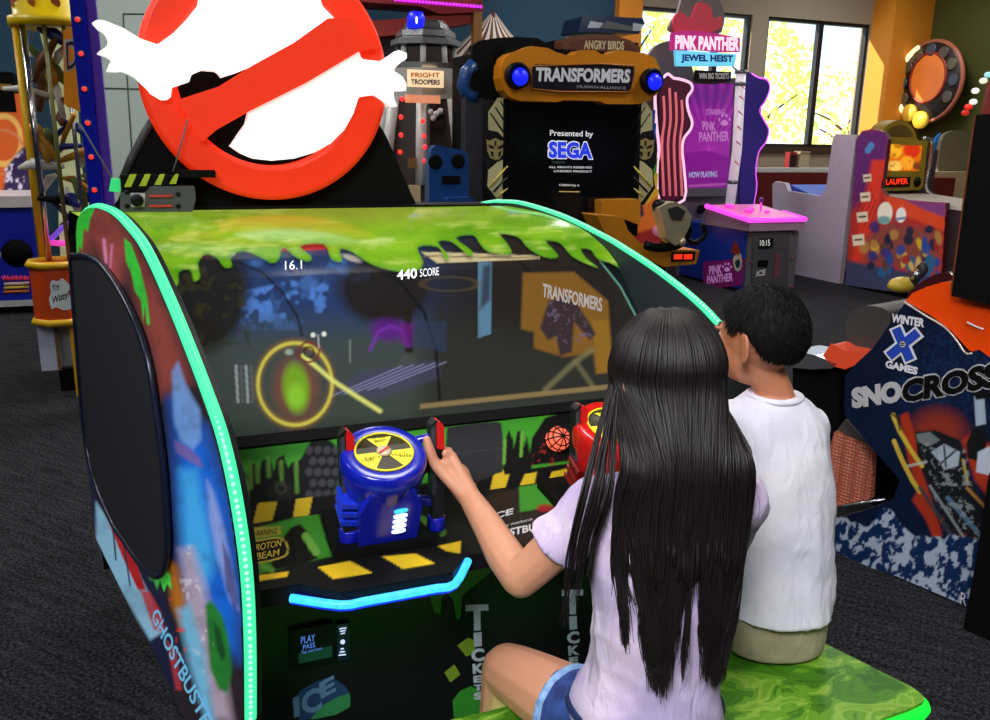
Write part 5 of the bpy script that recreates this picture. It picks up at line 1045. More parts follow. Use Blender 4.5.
for k in range(46):
    x = rgp.uniform(862, 940); y = rgp.uniform(228, 278) - (940 - x) * .05; SP.append(('ell', x, y, rgp.uniform(2.2, 5), rgp.uniform(3.5, 8), rgp.uniform(-.5, .5), rgp.choice(pal), 1.2, .95))
for k in range(9): SP.append(('line', [(850 + 3 * k, 205 + 4 * k), (866 + 2 * k, 170 + 6 * k)], .5, (90, 20, 40), 1, .7))
for x, y, s in ((871, 146, 3.2), (868, 150, 3), (867, 178, 4), (865, 197, 5), (862, 217, 5.5), (858, 240, 6)):
    if y > 170: SP.append(('poly', [(x - s, y - s * .8), (x + s, y - s), (x + s * 1.1, y + s * .8), (x - s * .8, y + s)], (214, 200, 170), 1, 1)); SP.append(('line', [(x - s * .5, y), (x + s * .6, y - .5)], .9, (60, 30, 30), .8, 1))
    else: SP.append(('ell', x, y, s, s * 1.2, 0, (70, 130, 180), 1, 1))
SP += [('ell', 885, 213, 7.5, 11, .1, (226, 216, 196), 1.2, 1), ('ell', 884, 220, 6.5, 4, 0, (90, 150, 150), 1.5, .9), ('ell', 901, 215, 5, 7.5, .1, (226, 224, 214), 1.2, 1), ('line', [(897, 219), (905, 218)], 1.2, (60, 110, 150), 1, .9)]
mb = MB().prism(gk, gk.pxs(sp_px), -.05, -.002, M('coin_side_edge', (90, 30, 40), .4)); spo = part(mb, 'side_panel', kc)
part(painted(gk, sp_px, (166, 46, 40), SP, paint_dim, c=.002, cell=1.0), 'side_artwork', spo, 'crowded cartoon-coloured print')
fm_ = FV(7.0); mb = MB(); yc = M('case_ochre', (138, 118, 30), .4); mb.prism(fm_, fm_.pxs([(883, 137), (928, 141), (923, 187), (920, 190), (881, 191)]), -.35, 0, yc); mcase = part(mb, 'monitor_case', kc, bevel=.015)
pm_ = painted(fm_, [(888, 144), (922, 146), (919, 171), (888, 171)], (224, 110, 20), [('ell', 895, 150, 7, 8, 0, (252, 180, 40), 2, 1), ('ell', 912, 150, 8, 8, 0, (214, 50, 20), 2, 1), ('ell', 895, 166, 8, 5, 0, (250, 200, 90), 2, 1), ('ell', 907, 163, 7, 7, 0, (246, 160, 40), 2, 1), ('ell', 917, 166, 4, 4, 0, (120, 60, 30), 2, 1), ('noise', 5, .6, .1, 3, (150, 40, 10), .6, None)], MP('monitor_image', .2, em=.9, base=.3), c=.004, cell=1)
part(pm_, 'screen', mcase, 'orange lit screen')
mb = MB(); mb.box(fm_, fm_.px(884, 180)[0], fm_.px(910, 180)[0], fm_.px(890, 187)[1], fm_.px(890, 177)[1], 0, .008, black); mb.ptext(fm_, 'LAUPER', (886, 185), (908, 184), (886, 179), .012, M('led_red_text', (255, 50, 20), .4, em=1.2), bold=.03); mb.lathe(fm_.P(*fm_.px(917, 182), 0), fm_.ez, [(.05, 0), (.05, .01), (0, .012)], black, 18); part(mb, 'score_display', mcase, 'black strip with red lit lettering')
mb = MB(); mb.prism(fm_, smooth_path([np.array(p) for p in fm_.pxs([(882, 138), (886, 128), (894, 122), (902, 120), (910, 123), (916, 130), (919, 140)])], 3), -.2, -.02, M('dome_gold', (140, 112, 34), .4)); mb.prism(fm_, smooth_path([np.array(q) for q in fm_.pxs([(887, 135), (890, 129), (897, 125.5), (903, 125), (909, 127.5), (913, 133), (914, 136)])], 3), -.02, -.012, M('dome_plate', (92, 72, 26), .4)); part(mb, 'dome_sign', kc)
mb = MB(); mb.tube(smooth_path([FV(6.9).P(*FV(6.9).px(x, y), 0) for x, y in ((923, 138), (932, 142), (930, 165), (926, 186), (932, 194), (946, 200))], 4), .02, silver, 6); part(mb, 'wire_rail', kc)
mb = MB(); mb.kbox(7.08, 7.9, 5.6, 7.15, .05, .90, M('coin_body', (58, 40, 46), .5)); mb.kbox(7.08, 7.9, 7.02, 7.15, .9, 1.45, M('coin_body', (58, 40, 46), .5)); part(mb, 'body', kc)
mb = MB(); mb.prism(Fr(K(7.08, 0, 0), -V, Zv), [(-6.95, .95), (-5.7, .90), (-5.7, .93), (-6.95, 1.0)], -.7, 0, M('playfield_white', (206, 200, 190), .2)); part(mb, 'playfield_cover', kc)
# ---- booths and small table things at the window side
bth = M('booth_red', (96, 20, 22), .45); cream = M('booth_cream', (176, 150, 116), .6); rail = M('rail_white', (206, 200, 196), .4)
def booth(u0, u1, v, z, label):
    t = T('booth_seat', label, 'booth', K((u0 + u1) / 2, v, 0)); part(MB().kbox(u0, u1, v, v + .14, .0, z - .06, bth), 'backrest', t, bevel=.03, seg=3); part(MB().kbox(u0, u1, v - .0, v + .16, z - .055, z, rail), 'top_rail', t); part(MB().kbox(u0, u1, v + .15, v + .6, .0, .46, bth), 'seat', t, bevel=.02)
fbv = FV(9.2); ub0, ub1 = fbv.px(745, 180)[0], fbv.px(835, 180)[0]
booth(ub0, ub1, 9.2, zf(790, 168, 9.2), 'dark red booth back with a pale top rail below the right window')
fd_ = FV(9.7); zc_ = zf(800, 166, 9.7)
mb = MB(); a0, a1 = fd_.px(755, 160)[0], fd_.px(870, 160)[0]; mb.kbox(a0, a1, 9.6, 10.2, .68, .72, M('table_dark', (60, 40, 34), .4)); mb.kbox((a0 + a1) / 2 - .05, (a0 + a1) / 2 + .05, 9.85, 9.95, 0, .68, grey); o = mb.build('dining_table'); tag(o, 'dark table in the booth under the right window', 'table')
fn_ = FV(9.75); zt0 = .72
mb = MB().kbox(fn_.px(787, 160)[0], fn_.px(794, 160)[0], 9.7, 9.8, zt0, zf(790, 152, 9.7), M('holder_red', (130, 24, 26), .4)); mb.kbox(fn_.px(787, 160)[0] + .005, fn_.px(794, 160)[0] - .005, 9.695, 9.7, zt0 + .1, zf(790, 155, 9.7), M('holder_dark', (40, 10, 12), .4)); o = mb.build('napkin_holder', bevel=.01); tag(o, 'dark red napkin holder on the table under the right window', 'napkin holder')
mb = MB().kbox(fn_.px(796, 160)[0], fn_.px(806, 160)[0], 9.68, 9.8, zt0, zf(800, 151, 9.7), M('box_beige', (176, 160, 130), .5)); mb.kbox(fn_.px(796, 160)[0], fn_.px(806, 160)[0], 9.67, 9.81, zf(800, 153, 9.7), zf(800, 151, 9.7), M('box_lid', (150, 134, 108), .5)); o = mb.build('condiment_box', bevel=.01); tag(o, 'beige box beside the dark red napkin holder', 'box')
# right-hand booths and cards
f8 = FV(8.4)
bt2 = T('booth_seat', 'tan booth with a dark red cushion at the right, beyond the yellow-cased monitor', 'booth', atv(940, 200, 8.5) * np.array([1, 1, 0]))
part(MB().kbox(f8.px(926, 180)[0], f8.px(985, 180)[0], 8.5, 8.7, 0, zf(950, 172, 8.5), cream), 'backrest', bt2, bevel=.02); part(MB().kbox(f8.px(924, 180)[0], f8.px(950, 180)[0], 8.3, 8.5, .4, zf(935, 178, 8.3), bth), 'cushion', bt2, bevel=.03)
part(MB().kbox(f8.px(924, 180)[0], f8.px(980, 180)[0], 8.0, 8.5, 0, .4, cream), 'base', bt2)
mb = MB(); f82 = FV(8.75); mb.prism(f82, smooth_loop(f82.pxs([(938, 172), (942, 140), (950, 132), (962, 131), (972, 135), (975, 145), (970, 200), (940, 200)]), 3), -.06, 0, M('panel_taupe', (112, 102, 78), .6)); mb.kbox(f82.px(945, 190)[0], f82.px(965, 190)[0], 8.76, 8.8, 0, f82.px(950, 185)[1], M('panel_taupe', (112, 102, 78), .6)); o = mb.build('divider_panel', bevel=.01); tag(o, 'taupe round-topped divider panel behind the tan booth', 'divider')
mb = MB(); f83 = FV(9.0); mb.prism(f83, f83.pxs([(928, 166), (936, 138), (941, 133), (941, 240), (928, 240)]), -.03, 0, M('banner_blue', (40, 110, 190), .4, em=.1)); mb.sheet(f83, f83.pxs([(929, 162), (934, 156), (935, 160), (931, 165)]), .003, M('banner_pink', (220, 120, 170), .4)); mb.kbox(f83.px(930, 200)[0], f83.px(940, 200)[0], 9.0, 9.05, 0, .5, dark_grey); o = mb.build('stand_banner'); tag(o, 'narrow blue banner beside the taupe divider panel', 'banner')
# ---- framed card posters right of coin game
# ---- round wall sign
ws = T('round_wall_sign', 'round wall sign with orange centre and light tube rim on the olive wall', 'wall sign', K(U1, 0, 0) + V * 8.9)
gr = FU(U1 - .34); cx2, cy2 = gr.px(929.5, 82); R2 = abs(gr.px(929.5, 42)[1] - cy2)
mb = MB(); mb.lathe(gr.P(cx2, cy2, -.08), gr.ez, [(R2, 0), (R2, .1), (R2 * .96, .12), (0, .12)], M('sign_night', (36, 26, 24), .4), 56); part(mb, 'disc', ws)
part(MB().box(gr, cx2 - .2, cx2 + .2, cy2 - .2, cy2 + .2, -.335, -.08, M('sign_mount', (40, 36, 34), .6)), 'wall_mount', ws)
mb = MB(); mb.tube([gr.P(cx2 + R2 * math.cos(t), cy2 + R2 * math.sin(t), .0) for t in np.linspace(0, 6.283, 60)[:-1]], .035, M('rim_rust', (170, 96, 70), .4), 8, closed=True); mb.tube([gr.P(cx2 + R2 * .97 * math.cos(t), cy2 + R2 * .97 * math.sin(t), .055) for t in np.linspace(2.0, 4.1, 30)], .035, M('rim_glow', (255, 226, 170), .4, em=1.6), 8); part(mb, 'rim_tube', ws, 'rust rim with glowing left side')
mb = MB(); pts = [(cx2 + .0 + R2 * .56 * math.cos(t), cy2 + R2 * .1 + R2 * .62 * math.sin(t)) for t in np.linspace(0, 6.283, 50)[:-1]]; mb.sheet(gr, pts, .045, M('disc_orange', (216, 112, 34), .4, em=.3, var=.3, scale=3)); mb.tube([gr.P(a, b, .045) for a, b in pts], .02, M('disc_rim', (150, 40, 30), .4), 6, closed=True); part(mb, 'orange_centre', ws, 'plain orange centre')
for k, (x, y) in enumerate(((913, 113), (924, 120))): part(MB().lathe(gr.P(*gr.px(x, y), .04), gr.ez, [(.12, 0), (.12, .05), (.0, .06)], M('token_gold', (236, 190, 60), .3, em=.25), 24), 'gold_token', ws)
for k in range(9):
    t = math.radians(-30 + 30 * k); c_ = gr.P(cx2 + R2 * .8 * math.cos(t), cy2 + R2 * .8 * math.sin(t), .045); part(MB().lathe(c_, gr.ez, [(.085, 0), (.085, .012), (.06, .016), (0, .016)], M('medal_%d' % (k % 3), ((84, 70, 60), (60, 70, 84), (96, 84, 60))[k % 3], .4), 14), 'medallion', ws)
# ---- snow race ride
Pa, Pb = K(2.32, 2.30), K(2.44, 1.83)
GS = Fr(Pa, Pb - Pa, Zv)
sn = T('snowmobile_ride', 'dark blue snow-racing ride with orange hood, white lettering and mountain print', 'arcade machine', Pa + (Pb - Pa) * .5 - GS.ez * .35)
sp_px = [(845, 376), (858, 362), (873, 348), (889, 325), (905, 303), (925, 316), (945, 328), (957, 340), (968, 353), (979, 350), (990, 358), (1060, 392), (1060, 660), (961, 604), (895, 576), (827, 553), (829, 520), (860, 512), (893, 500), (900, 480), (870, 446), (844, 414)]
SN = [
 ('noise', 3, .52, .1, 3, (30, 60, 110), .35, [(860, 300), (990, 340), (990, 420), (850, 400)]),
 ('poly', [(840, 370), (905, 296), (935, 325), (900, 370), (860, 420)], (12, 20, 44), 16, .8),
 ('ell', 938, 432, 26, 22, 0, (150, 52, 30), 16, .85), ('poly', [(900, 416), (908, 412), (916, 440), (922, 470), (935, 510), (942, 535), (936, 545), (926, 520), (912, 500), (918, 490), (908, 460)], (176, 54, 26), 3, .95),
 ('poly', [(962, 440), (975, 430), (990, 445), (990, 500), (975, 480)], (180, 56, 26), 4, .9),
 ('poly', [(915, 432), (935, 430), (960, 440), (968, 470), (980, 500), (990, 530), (990, 570), (965, 550), (945, 520), (930, 490), (918, 460)], (24, 26, 30), 2, 1),
 ('poly', [(931, 452), (944, 444), (960, 452), (958, 466), (944, 470), (940, 462)], (170, 184, 196), 1.2, 1), ('line', [(938, 466), (956, 450)], 1, (30, 40, 50), 1, 1), ('line', [(944, 446), (946, 468)], 1, (30, 40, 50), 1, 1),
 ('poly', [(916, 434), (930, 432), (940, 440), (930, 446), (918, 442)], (120, 130, 130), 1.5, .9),
 ('line', [(893, 415), (900, 432), (912, 452), (922, 466)], 2.2, (208, 180, 60), 1, 1), ('line', [(894, 441), (902, 460), (912, 480), (920, 492)], 2.2, (208, 180, 60), 1, 1), ('line', [(892, 414), (897, 418), (900, 430)], .9, (60, 50, 20), 1, 1),
 ('line', [(908, 466), (926, 462)], 1.4, (180, 190, 180), 1, .8), ('line', [(963, 460), (968, 484)], 1.4, (190, 150, 50), 1, 1), ('line', [(967, 488), (990, 512)], 1.6, (170, 120, 50), 1, 1),
 ('line', [(948, 498), (984, 540)], 2.4, (90, 120, 150), 1.5, .9), ('line', [(930, 486), (976, 556)], 1.4, (150, 160, 160), 1, .8), ('line', [(920, 488), (968, 560)], 2.2, (60, 64, 66), 2, .9),
 ('noise', 4, .58, .06, 9, (150, 160, 160), .7, [(920, 440), (965, 450), (985, 560), (935, 500)]), ('noise', 3, .66, .06, 12, (190, 60, 50), .8, [(955, 525), (975, 535), (975, 556), (960, 545)]),
 ('poly', [(974, 396), (984, 394), (986, 424), (976, 426)], (164, 184, 200), 1, 1), ('poly', [(966, 444), (972, 430), (984, 424), (988, 440), (980, 462), (968, 458)], (20, 22, 24), 1.5, 1), ('poly', [(978, 452), (990, 446), (992, 476), (976, 472)], (190, 200, 216), 1.2, 1), ('poly', [(973, 392), (990, 390), (990, 398), (976, 400)], (16, 18, 20), 1.2, 1),
 ('noise', 2.4, .74, .05, 15, (190, 60, 30), .9, [(915, 490), (960, 530), (990, 600), (940, 560)])]
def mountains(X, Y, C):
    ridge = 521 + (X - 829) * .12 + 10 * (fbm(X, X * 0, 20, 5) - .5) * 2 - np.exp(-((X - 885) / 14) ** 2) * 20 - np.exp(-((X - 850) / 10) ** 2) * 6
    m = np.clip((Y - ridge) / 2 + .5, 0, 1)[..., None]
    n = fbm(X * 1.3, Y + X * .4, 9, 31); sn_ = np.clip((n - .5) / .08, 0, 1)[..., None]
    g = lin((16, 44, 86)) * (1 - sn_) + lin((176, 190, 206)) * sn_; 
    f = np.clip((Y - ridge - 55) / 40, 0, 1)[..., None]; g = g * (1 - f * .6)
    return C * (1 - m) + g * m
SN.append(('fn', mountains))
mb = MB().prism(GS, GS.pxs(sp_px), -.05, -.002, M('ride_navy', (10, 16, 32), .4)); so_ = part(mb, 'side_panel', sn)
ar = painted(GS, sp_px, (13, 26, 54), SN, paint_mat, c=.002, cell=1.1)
tx = MB(); lw2 = M('ride_white', (216, 216, 220), .4, em=.08); lb2 = M('ride_blue', (34, 66, 170), .4, em=.1); lg2 = M('ride_silver', (190, 190, 190), .4)
tx.ptext(GS, 'WINTER', (891, 322), (924, 327.5), (892, 313.5), .005, lw2, bold=.05); tx.ptext(GS, 'GAMES', (885, 367.5), (917, 375), (886, 360), .005, lw2, bold=.05)
tx.ptext(GS, 'SNO', (852, 409), (902, 402), (851, 388), .005, lg2, bold=.07)
tx.ptext(GS, 'CROSS', (900, 405), (1001, 388), (901, 379), .004, lg2, bold=.085); tx.ptext(GS, 'CROSS', (901.5, 403.5), (999.5, 386.5), (902.5, 380.5), .007, matte_black, bold=.055)
xc = (904, 344)
def barq(x0, y0, x1, y1, w): 
    d = np.array([x1 - x0, y1 - y0], float); d /= np.linalg.norm(d); n = np.array([-d[1], d[0]]) * w
    return [(x0 + n[0], y0 + n[1]), (x1 + n[0], y1 + n[1]), (x1 - n[0], y1 - n[1]), (x0 - n[0], y0 - n[1])]
for w_, c_, m_, e_ in ((6.8, .005, lw2, 1.8), (4.6, .007, lb2, 0)):
    tx.sheet(GS, GS.pxs(barq(897 - e_ * .5, 328 - e_, 911 + e_ * .5, 360 + e_, w_)), c_, m_); tx.sheet(GS, GS.pxs(barq(919 + e_, 332 - e_ * .5, 890 - e_, 356 + e_ * .5, w_)), c_ + .0005, m_)
tx.lathe(GS.P(*GS.px(*xc), .0075), GS.ez, [(.0125, 0), (.0125, .001)], matte_black, 20); tx.tube([GS.P(GS.px(*xc)[0] + .0095 * math.cos(t), GS.px(*xc)[1] + .0095 * math.sin(t), .009) for t in np.linspace(0, 6.28, 18)[:-1]], .0012, lw2, 4, closed=True)
for dy in (-2, 0, 2): tx.tube([GS.P(*GS.px(901.8, xc[1] + dy), .009), GS.P(*GS.px(906.2, xc[1] + dy), .009)], .0011, lw2, 4)
part(merge_plain(ar, tx), 'side_artwork', so_, 'mountain and sled print with lettering')
mb = MB(); hoo = M('hood_orange', (255, 78, 10), .28, coat=.5, var=.05)
hpx = GS.pxs([(905, 301), (912, 293), (926, 287), (943, 282), (965, 282), (1010, 300), (1060, 330), (1060, 395), (990, 359), (979, 352), (969, 351), (950, 330), (931, 316)])
mb.prism(GS, hpx, -.42, -.004, hoo); part(mb, 'hood', sn, 'glossy orange hood', bevel=.03, seg=3)
mb = MB(); mb.tube(smooth_path([GS.P(*GS.px(x, y), .004) for x, y in ((905, 302), (925, 315), (945, 327), (957, 340), (966, 353), (973, 353))], 3), .004, M('trim_silver', (206, 200, 190), .3, .6), 6); mb.tube(smooth_path([GS.P(*GS.px(x, y), .006) for x, y in ((968, 322), (976, 326), (984, 329))], 3), .003, white, 5); part(mb, 'trim_line', sn)
mb = MB(); G2 = Fr(GS.o + GS.ez * .045, GS.ex, Zv); mb.prism(G2, G2.pxs([(976, 115), (1060, 108), (1060, 330), (990, 304), (951, 296)]), -.04, 0, matte_black); part(mb, 'monitor_back', sn, bevel=.01)
part(MB().prism(G2, G2.pxs([(975.2, 116), (976.4, 115), (952.4, 292), (951.2, 291)]), -.005, .006, M('edge_amber', (120, 60, 24), .5)), 'edge_strip', sn, 'thin amber edge')
mb = MB(); mb.prism(G2, G2.pxs([(977, 115), (984, 82), (1000, 76), (1060, 70), (1060, 108)]), -.05, -.02, M('crest_rust', (122, 44, 40), .4)); part(mb, 'top_crest', sn)
for x, y, c_ in ((970, 107, (230, 40, 30)), (975, 102, (240, 240, 230)), (977, 91, (240, 240, 230)), (985, 81, (230, 240, 200)), (990, 75, (150, 210, 220)), (967, 113, (180, 40, 30))):
    part(MB().ball(G2.P(*G2.px(x, y), .01), (.014, .01, .009), M('bulb_%d_%d' % c_[:2], c_, .4, em=.8), 8, 5), 'marker_light', sn)
# seat, footwell, front housing
G3 = Fr(GS.o - GS.ez * .28, GS.ex, Zv); mb = MB(); seat_g = M('ride_seat', (62, 60, 58), .5)
mb.prism(G3, smooth_loop(G3.pxs([(846, 336), (847, 318), (855, 309), (868, 306), (882, 308), (890, 316), (886, 340), (872, 356), (850, 350)]), 4), -.3, 0, seat_g); part(mb, 'seat', sn, bevel=.03, seg=3)
mb = MB(); mb.prism(G3, G3.pxs([(838, 352), (846, 340), (856, 346), (873, 349), (880, 356), (860, 366), (844, 362)]), -.2, .1, M('fairing_coral', (246, 84, 50), .35, coat=.3)); part(mb, 'rear_fairing', sn, bevel=.015)
mb = MB(); mb.prism(G3, G3.pxs([(800, 360), (806, 347), (830, 352), (852, 361), (846, 365), (826, 366), (804, 364)]), -.08, .1, silver); part(mb, 'silver_wing', sn, bevel=.01)
mb = MB(); mb.prism(G3, G3.pxs([(800, 366), (846, 366), (846, 440), (800, 430)]), -.3, .05, matte_black); mb.prism(G3, G3.pxs([(800, 430), (900, 450), (900, 500), (800, 540)]), -.4, -.25, matte_black); part(mb, 'dark_body', sn)
tread, N_, L_, b_ = nodes_of('tread_plate'); tc = N_.new('ShaderNodeTexCoord'); vo = N_.new('ShaderNodeTexVoronoi'); vo.inputs['Scale'].default_value = 75; vo.inputs['Randomness'].default_value = .15; L_.new(tc.outputs['Object'], vo.inputs['Vector'])
rpp = N_.new('ShaderNodeValToRGB'); rpp.color_ramp.elements[0].color = (*lin((255, 150, 112)), 1); rpp.color_ramp.elements[1].color = (*lin((170, 84, 64)), 1); rpp.color_ramp.elements[1].position = .7; L_.new(vo.outputs['Distance'], rpp.inputs['Fac']); L_.new(rpp.outputs['Color'], b_.inputs['Base Color']); b_.inputs['Metallic'].default_value = .0; b_.inputs['Roughness'].default_value = .4  # orange reflection painted into the plate's base colour
bpn = N_.new('ShaderNodeBump'); bpn.inputs['Distance'].default_value = .01; L_.new(vo.outputs['Distance'], bpn.inputs['Height']); L_.new(bpn.outputs['Normal'], b_.inputs['Normal'])
G4 = Fr(GS.o - GS.ez * .12, GS.ex, Zv); mb = MB(); mb.prism(G4, G4.pxs([(834, 432), (842, 428), (873, 446), (870, 499), (832, 507), (830, 450)]), -.03, 0, tread); part(mb, 'footplate', sn, 'tread plate with a painted orange reflection')
mb = MB(); mb.prism(G4, G4.pxs([(838, 430), (846, 419), (860, 434), (872, 446)]), -.03, .005, M('plate_silver', (120, 112, 108), .35, .6)); part(mb, 'kick_plate', sn); part(MB().tube([G4.P(*G4.px(828, 508), .02), G4.P(*G4.px(888, 498), .02)], .006, silver, 6), 'plate_edge', sn)
mb = MB(); mb.prism(GS, GS.pxs([(989, 473), (976, 560), (958, 655), (990, 672), (1060, 700), (1060, 450)], .14), .0, .14, matte_black); mb.ptext(GS, 'R', (960, 604), (966, 606), (961, 592), .0045, lw2); part(mb, 'front_housing', sn, 'plain black housing')
# second sled beyond
s2 = T('snowmobile_ride', 'dark red snowmobile ride with a yellow ski tip, just beyond the orange hood', 'arcade machine', atv(925, 300, 4.0) * np.array([1, 1, 0]))
G5 = Fr(GS.o - GS.ez * 1.0 , GS.ex, Zv)
mb = MB(); mb.prism(G5, smooth_loop(G5.pxs([(908, 300), (912, 290), (925, 280), (940, 273), (952, 275), (960, 300)]), 3), -.3, 0, M('sled_maroon', (70, 16, 20), .35, coat=.3)); part(mb, 'cowl', s2, bevel=.02)
mb = MB(); mb.ball(G5.P(*G5.px(902, 285), .0), (.075, .05, .038), M('sled_yellow', (206, 178, 60), .35), 14, 8); part(mb, 'ski_tip', s2, 'yellow rounded ski tip')
mb = MB(); mb.tube(smooth_path([G5.P(*G5.px(x, y), -.02) for x, y in ((908, 286), (914, 277), (921, 270), (918, 265))], 3), .022, dark_grey, 7); mb.tube([G5.P(*G5.px(x, y), .0) for x, y in ((913, 279), (919, 272))], .014, silver, 6); mb.kbox(0, 0.001, 0, .001, 0, .001, dark_grey) if False else None; part(mb, 'handlebar', s2)
cN = G5.P(*G5.px(930, 290), -.15); mb = MB().tube([np.array([cN[0], cN[1], 0]), cN], .12, matte_black, 10); part(mb, 'stand', s2)
# ================================================================== the children
def skin_mat(name, rgb):
    m = M(name, rgb, .5, var=.07, scale=14, bump=.05, bscale=220)
    b = m.node_tree.nodes['Principled BSDF']; b.inputs['Subsurface Weight'].default_value = .12; b.inputs['Subsurface Radius'].default_value = (.02, .008, .005); b.inputs['Subsurface Scale'].default_value = .3
    return m
def cloth_mat(name, c0, c1, sc=9, bump=.35):
    m, N, L, b = nodes_of(name); tc = N.new('ShaderNodeTexCoord'); nz = N.new('ShaderNodeTexNoise'); nz.inputs['Scale'].default_value = sc; nz.inputs['Detail'].default_value = 5
    L.new(tc.outputs['Object'], nz.inputs['Vector']); r = N.new('ShaderNodeValToRGB'); r.color_ramp.elements[0].position = .35; r.color_ramp.elements[1].position = .65
    r.color_ramp.elements[0].color = (*lin(c0), 1); r.color_ramp.elements[1].color = (*lin(c1), 1); L.new(nz.outputs['Fac'], r.inputs['Fac']); L.new(r.outputs['Color'], b.inputs['Base Color']); b.inputs['Roughness'].default_value = .85
    mp = N.new('ShaderNodeMapping'); mp.inputs['Scale'].default_value = (1, 1, .35); mp.inputs['Rotation'].default_value = (0, .5, .3); L.new(tc.outputs['Object'], mp.inputs['Vector'])
    n2 = N.new('ShaderNodeTexNoise'); n2.inputs['Scale'].default_value = 22; n2.inputs['Detail'].default_value = 3; n2.inputs['Distortion'].default_value = .8; L.new(mp.outputs['Vector'], n2.inputs['Vector'])
    n3 = N.new('ShaderNodeTexNoise'); n3.inputs['Scale'].default_value = 420; L.new(tc.outputs['Object'], n3.inputs['Vector'])
    ad = N.new('ShaderNodeMath'); ad.operation = 'MULTIPLY_ADD'; ad.inputs[1].default_value = .06; L.new(n3.outputs['Fac'], ad.inputs[0]); L.new(n2.outputs['Fac'], ad.inputs[2])
    bp = N.new('ShaderNodeBump'); bp.inputs['Strength'].default_value = bump; bp.inputs['Distance'].default_value = .03; L.new(ad.outputs[0], bp.inputs['Height']); L.new(bp.outputs['Normal'], b.inputs['Normal'])
    return m
def axes(h, p=0.0):
    """heading h (clockwise from V), nod p: right, forward, up"""
    f = math.sin(h) * U + math.cos(h) * V; r = math.cos(h) * U - math.sin(h) * V
    f2 = f * math.cos(p) - Zv * math.sin(p); u2 = Zv * math.cos(p) + f * math.sin(p)
    return r, f2, u2
def ell(mb, c, r, ax, m, n=20, k=12):
    vs, fs = [], []; c = np.array(c, float)
    for i in range(k + 1):
        t = math.pi * i / k
        for j in range(n):
            a = 2 * math.pi * j / n; vs.append(c + ax[0] * r[0] * math.sin(t) * math.cos(a) + ax[1] * r[1] * math.sin(t) * math.sin(a) + ax[2] * r[2] * math.cos(t))
    for i in range(k):
        for j in range(n): fs.append((i * n + j, (i + 1) * n + j, (i + 1) * n + (j + 1) % n, i * n + (j + 1) % n))
    return mb.add(vs, fs, m, True)
def limb(mb, pts, rs, m, n=12, k=5):
    P = smooth_path(pts, k); R = [float(np.interp(i / (len(P) - 1) * (len(pts) - 1), range(len(pts)), rs)) for i in range(len(P))]
    mb.tube(P, R, m, n)
    for i in (0, -1): ell(mb, P[i], (R[i],) * 3, (U, V, Zv), m, 10, 6)
    return mb
def sleeve(mb, pts, rs, m):
    P = smooth_path(pts, 5); R = [float(np.interp(i / (len(P) - 1) * (len(pts) - 1), range(len(pts)), rs)) for i in range(len(P))]
    mb.tube(P, R, m, 16); ell(mb, P[0], (R[0],) * 3, (U, V, Zv), m, 10, 6); return mb
def loft(mb, rings, ax, m, n=28, k=4, pw=2.3, fold=0.0, seed=0):
    """rings: (centre, half width, half depth); superelliptic sections, closed"""
    C = smooth_path([np.concatenate([r[0], [r[1], r[2]]]) for r in rings], k); vs = []
    for i, q in enumerate(C):
        for j in range(n):
            a = 2 * math.pi * j / n; ca, sa = math.cos(a), math.sin(a); g = (abs(ca) ** pw + abs(sa) ** pw) ** (-1 / pw)
            w = 1 + fold * math.sin(5 * a + seed + 9 * q[2]) * math.sin(23 * q[2] + 2 * a + seed)
            vs.append(q[:3] + ax[0] * q[3] * g * ca * w + ax[1] * q[4] * g * sa * w)
    fs = []
    for i in range(len(C) - 1):
        for j in range(n): fs.append((i * n + j, i * n + (j + 1) % n, (i + 1) * n + (j + 1) % n, (i + 1) * n + j))
    fs.append(tuple(range(n - 1, -1, -1))); fs.append(tuple((len(C) - 1) * n + j for j in range(n)))
    return mb.add(vs, fs, m, True)
def fuse(mb, name, parent, mat, voxel=.005, it=6, fac=.5, label=None, disp=None):
    me = bpy.data.meshes.new('raw'); me.from_pydata(mb.v, [], mb.f); me.update()
    o = bpy.data.objects.new('raw', me); COL.objects.link(o)
    r = o.modifiers.new('r', 'REMESH'); r.mode = 'VOXEL'; r.voxel_size = voxel; r.adaptivity = 0
    s = o.modifiers.new('s', 'SMOOTH'); s.iterations = it; s.factor = fac
    dg = bpy.context.evaluated_depsgraph_get(); dg.update()
    m2 = bpy.data.meshes.new_from_object(o.evaluated_get(dg)); bpy.data.objects.remove(o); bpy.data.meshes.remove(me)
    n = len(m2.vertices); a = np.empty(n * 3); m2.vertices.foreach_get('co', a); a = a.reshape(-1, 3)
    if disp is not None:
        nn = np.empty(n * 3); m2.vertices.foreach_get('normal', nn); a = a + nn.reshape(-1, 3) * disp(a)[:, None]
    inv = np.array(_MW[parent.name].inverted()); a = a @ inv[:3, :3].T + inv[:3, 3]
    m2.vertices.foreach_set('co', a.ravel()); m2.materials.clear(); m2.materials.append(mat)
    m2.polygons.foreach_set('use_smooth', [True] * len(m2.polygons)); m2.polygons.foreach_set('material_index', [0] * len(m2.polygons)); m2.update(); m2.name = name
    q = bpy.data.objects.new(name, m2); COL.objects.link(q); q.parent = parent; _MW[q.name] = _MW[parent.name].copy()
    if label: q['label'] = label
    return q
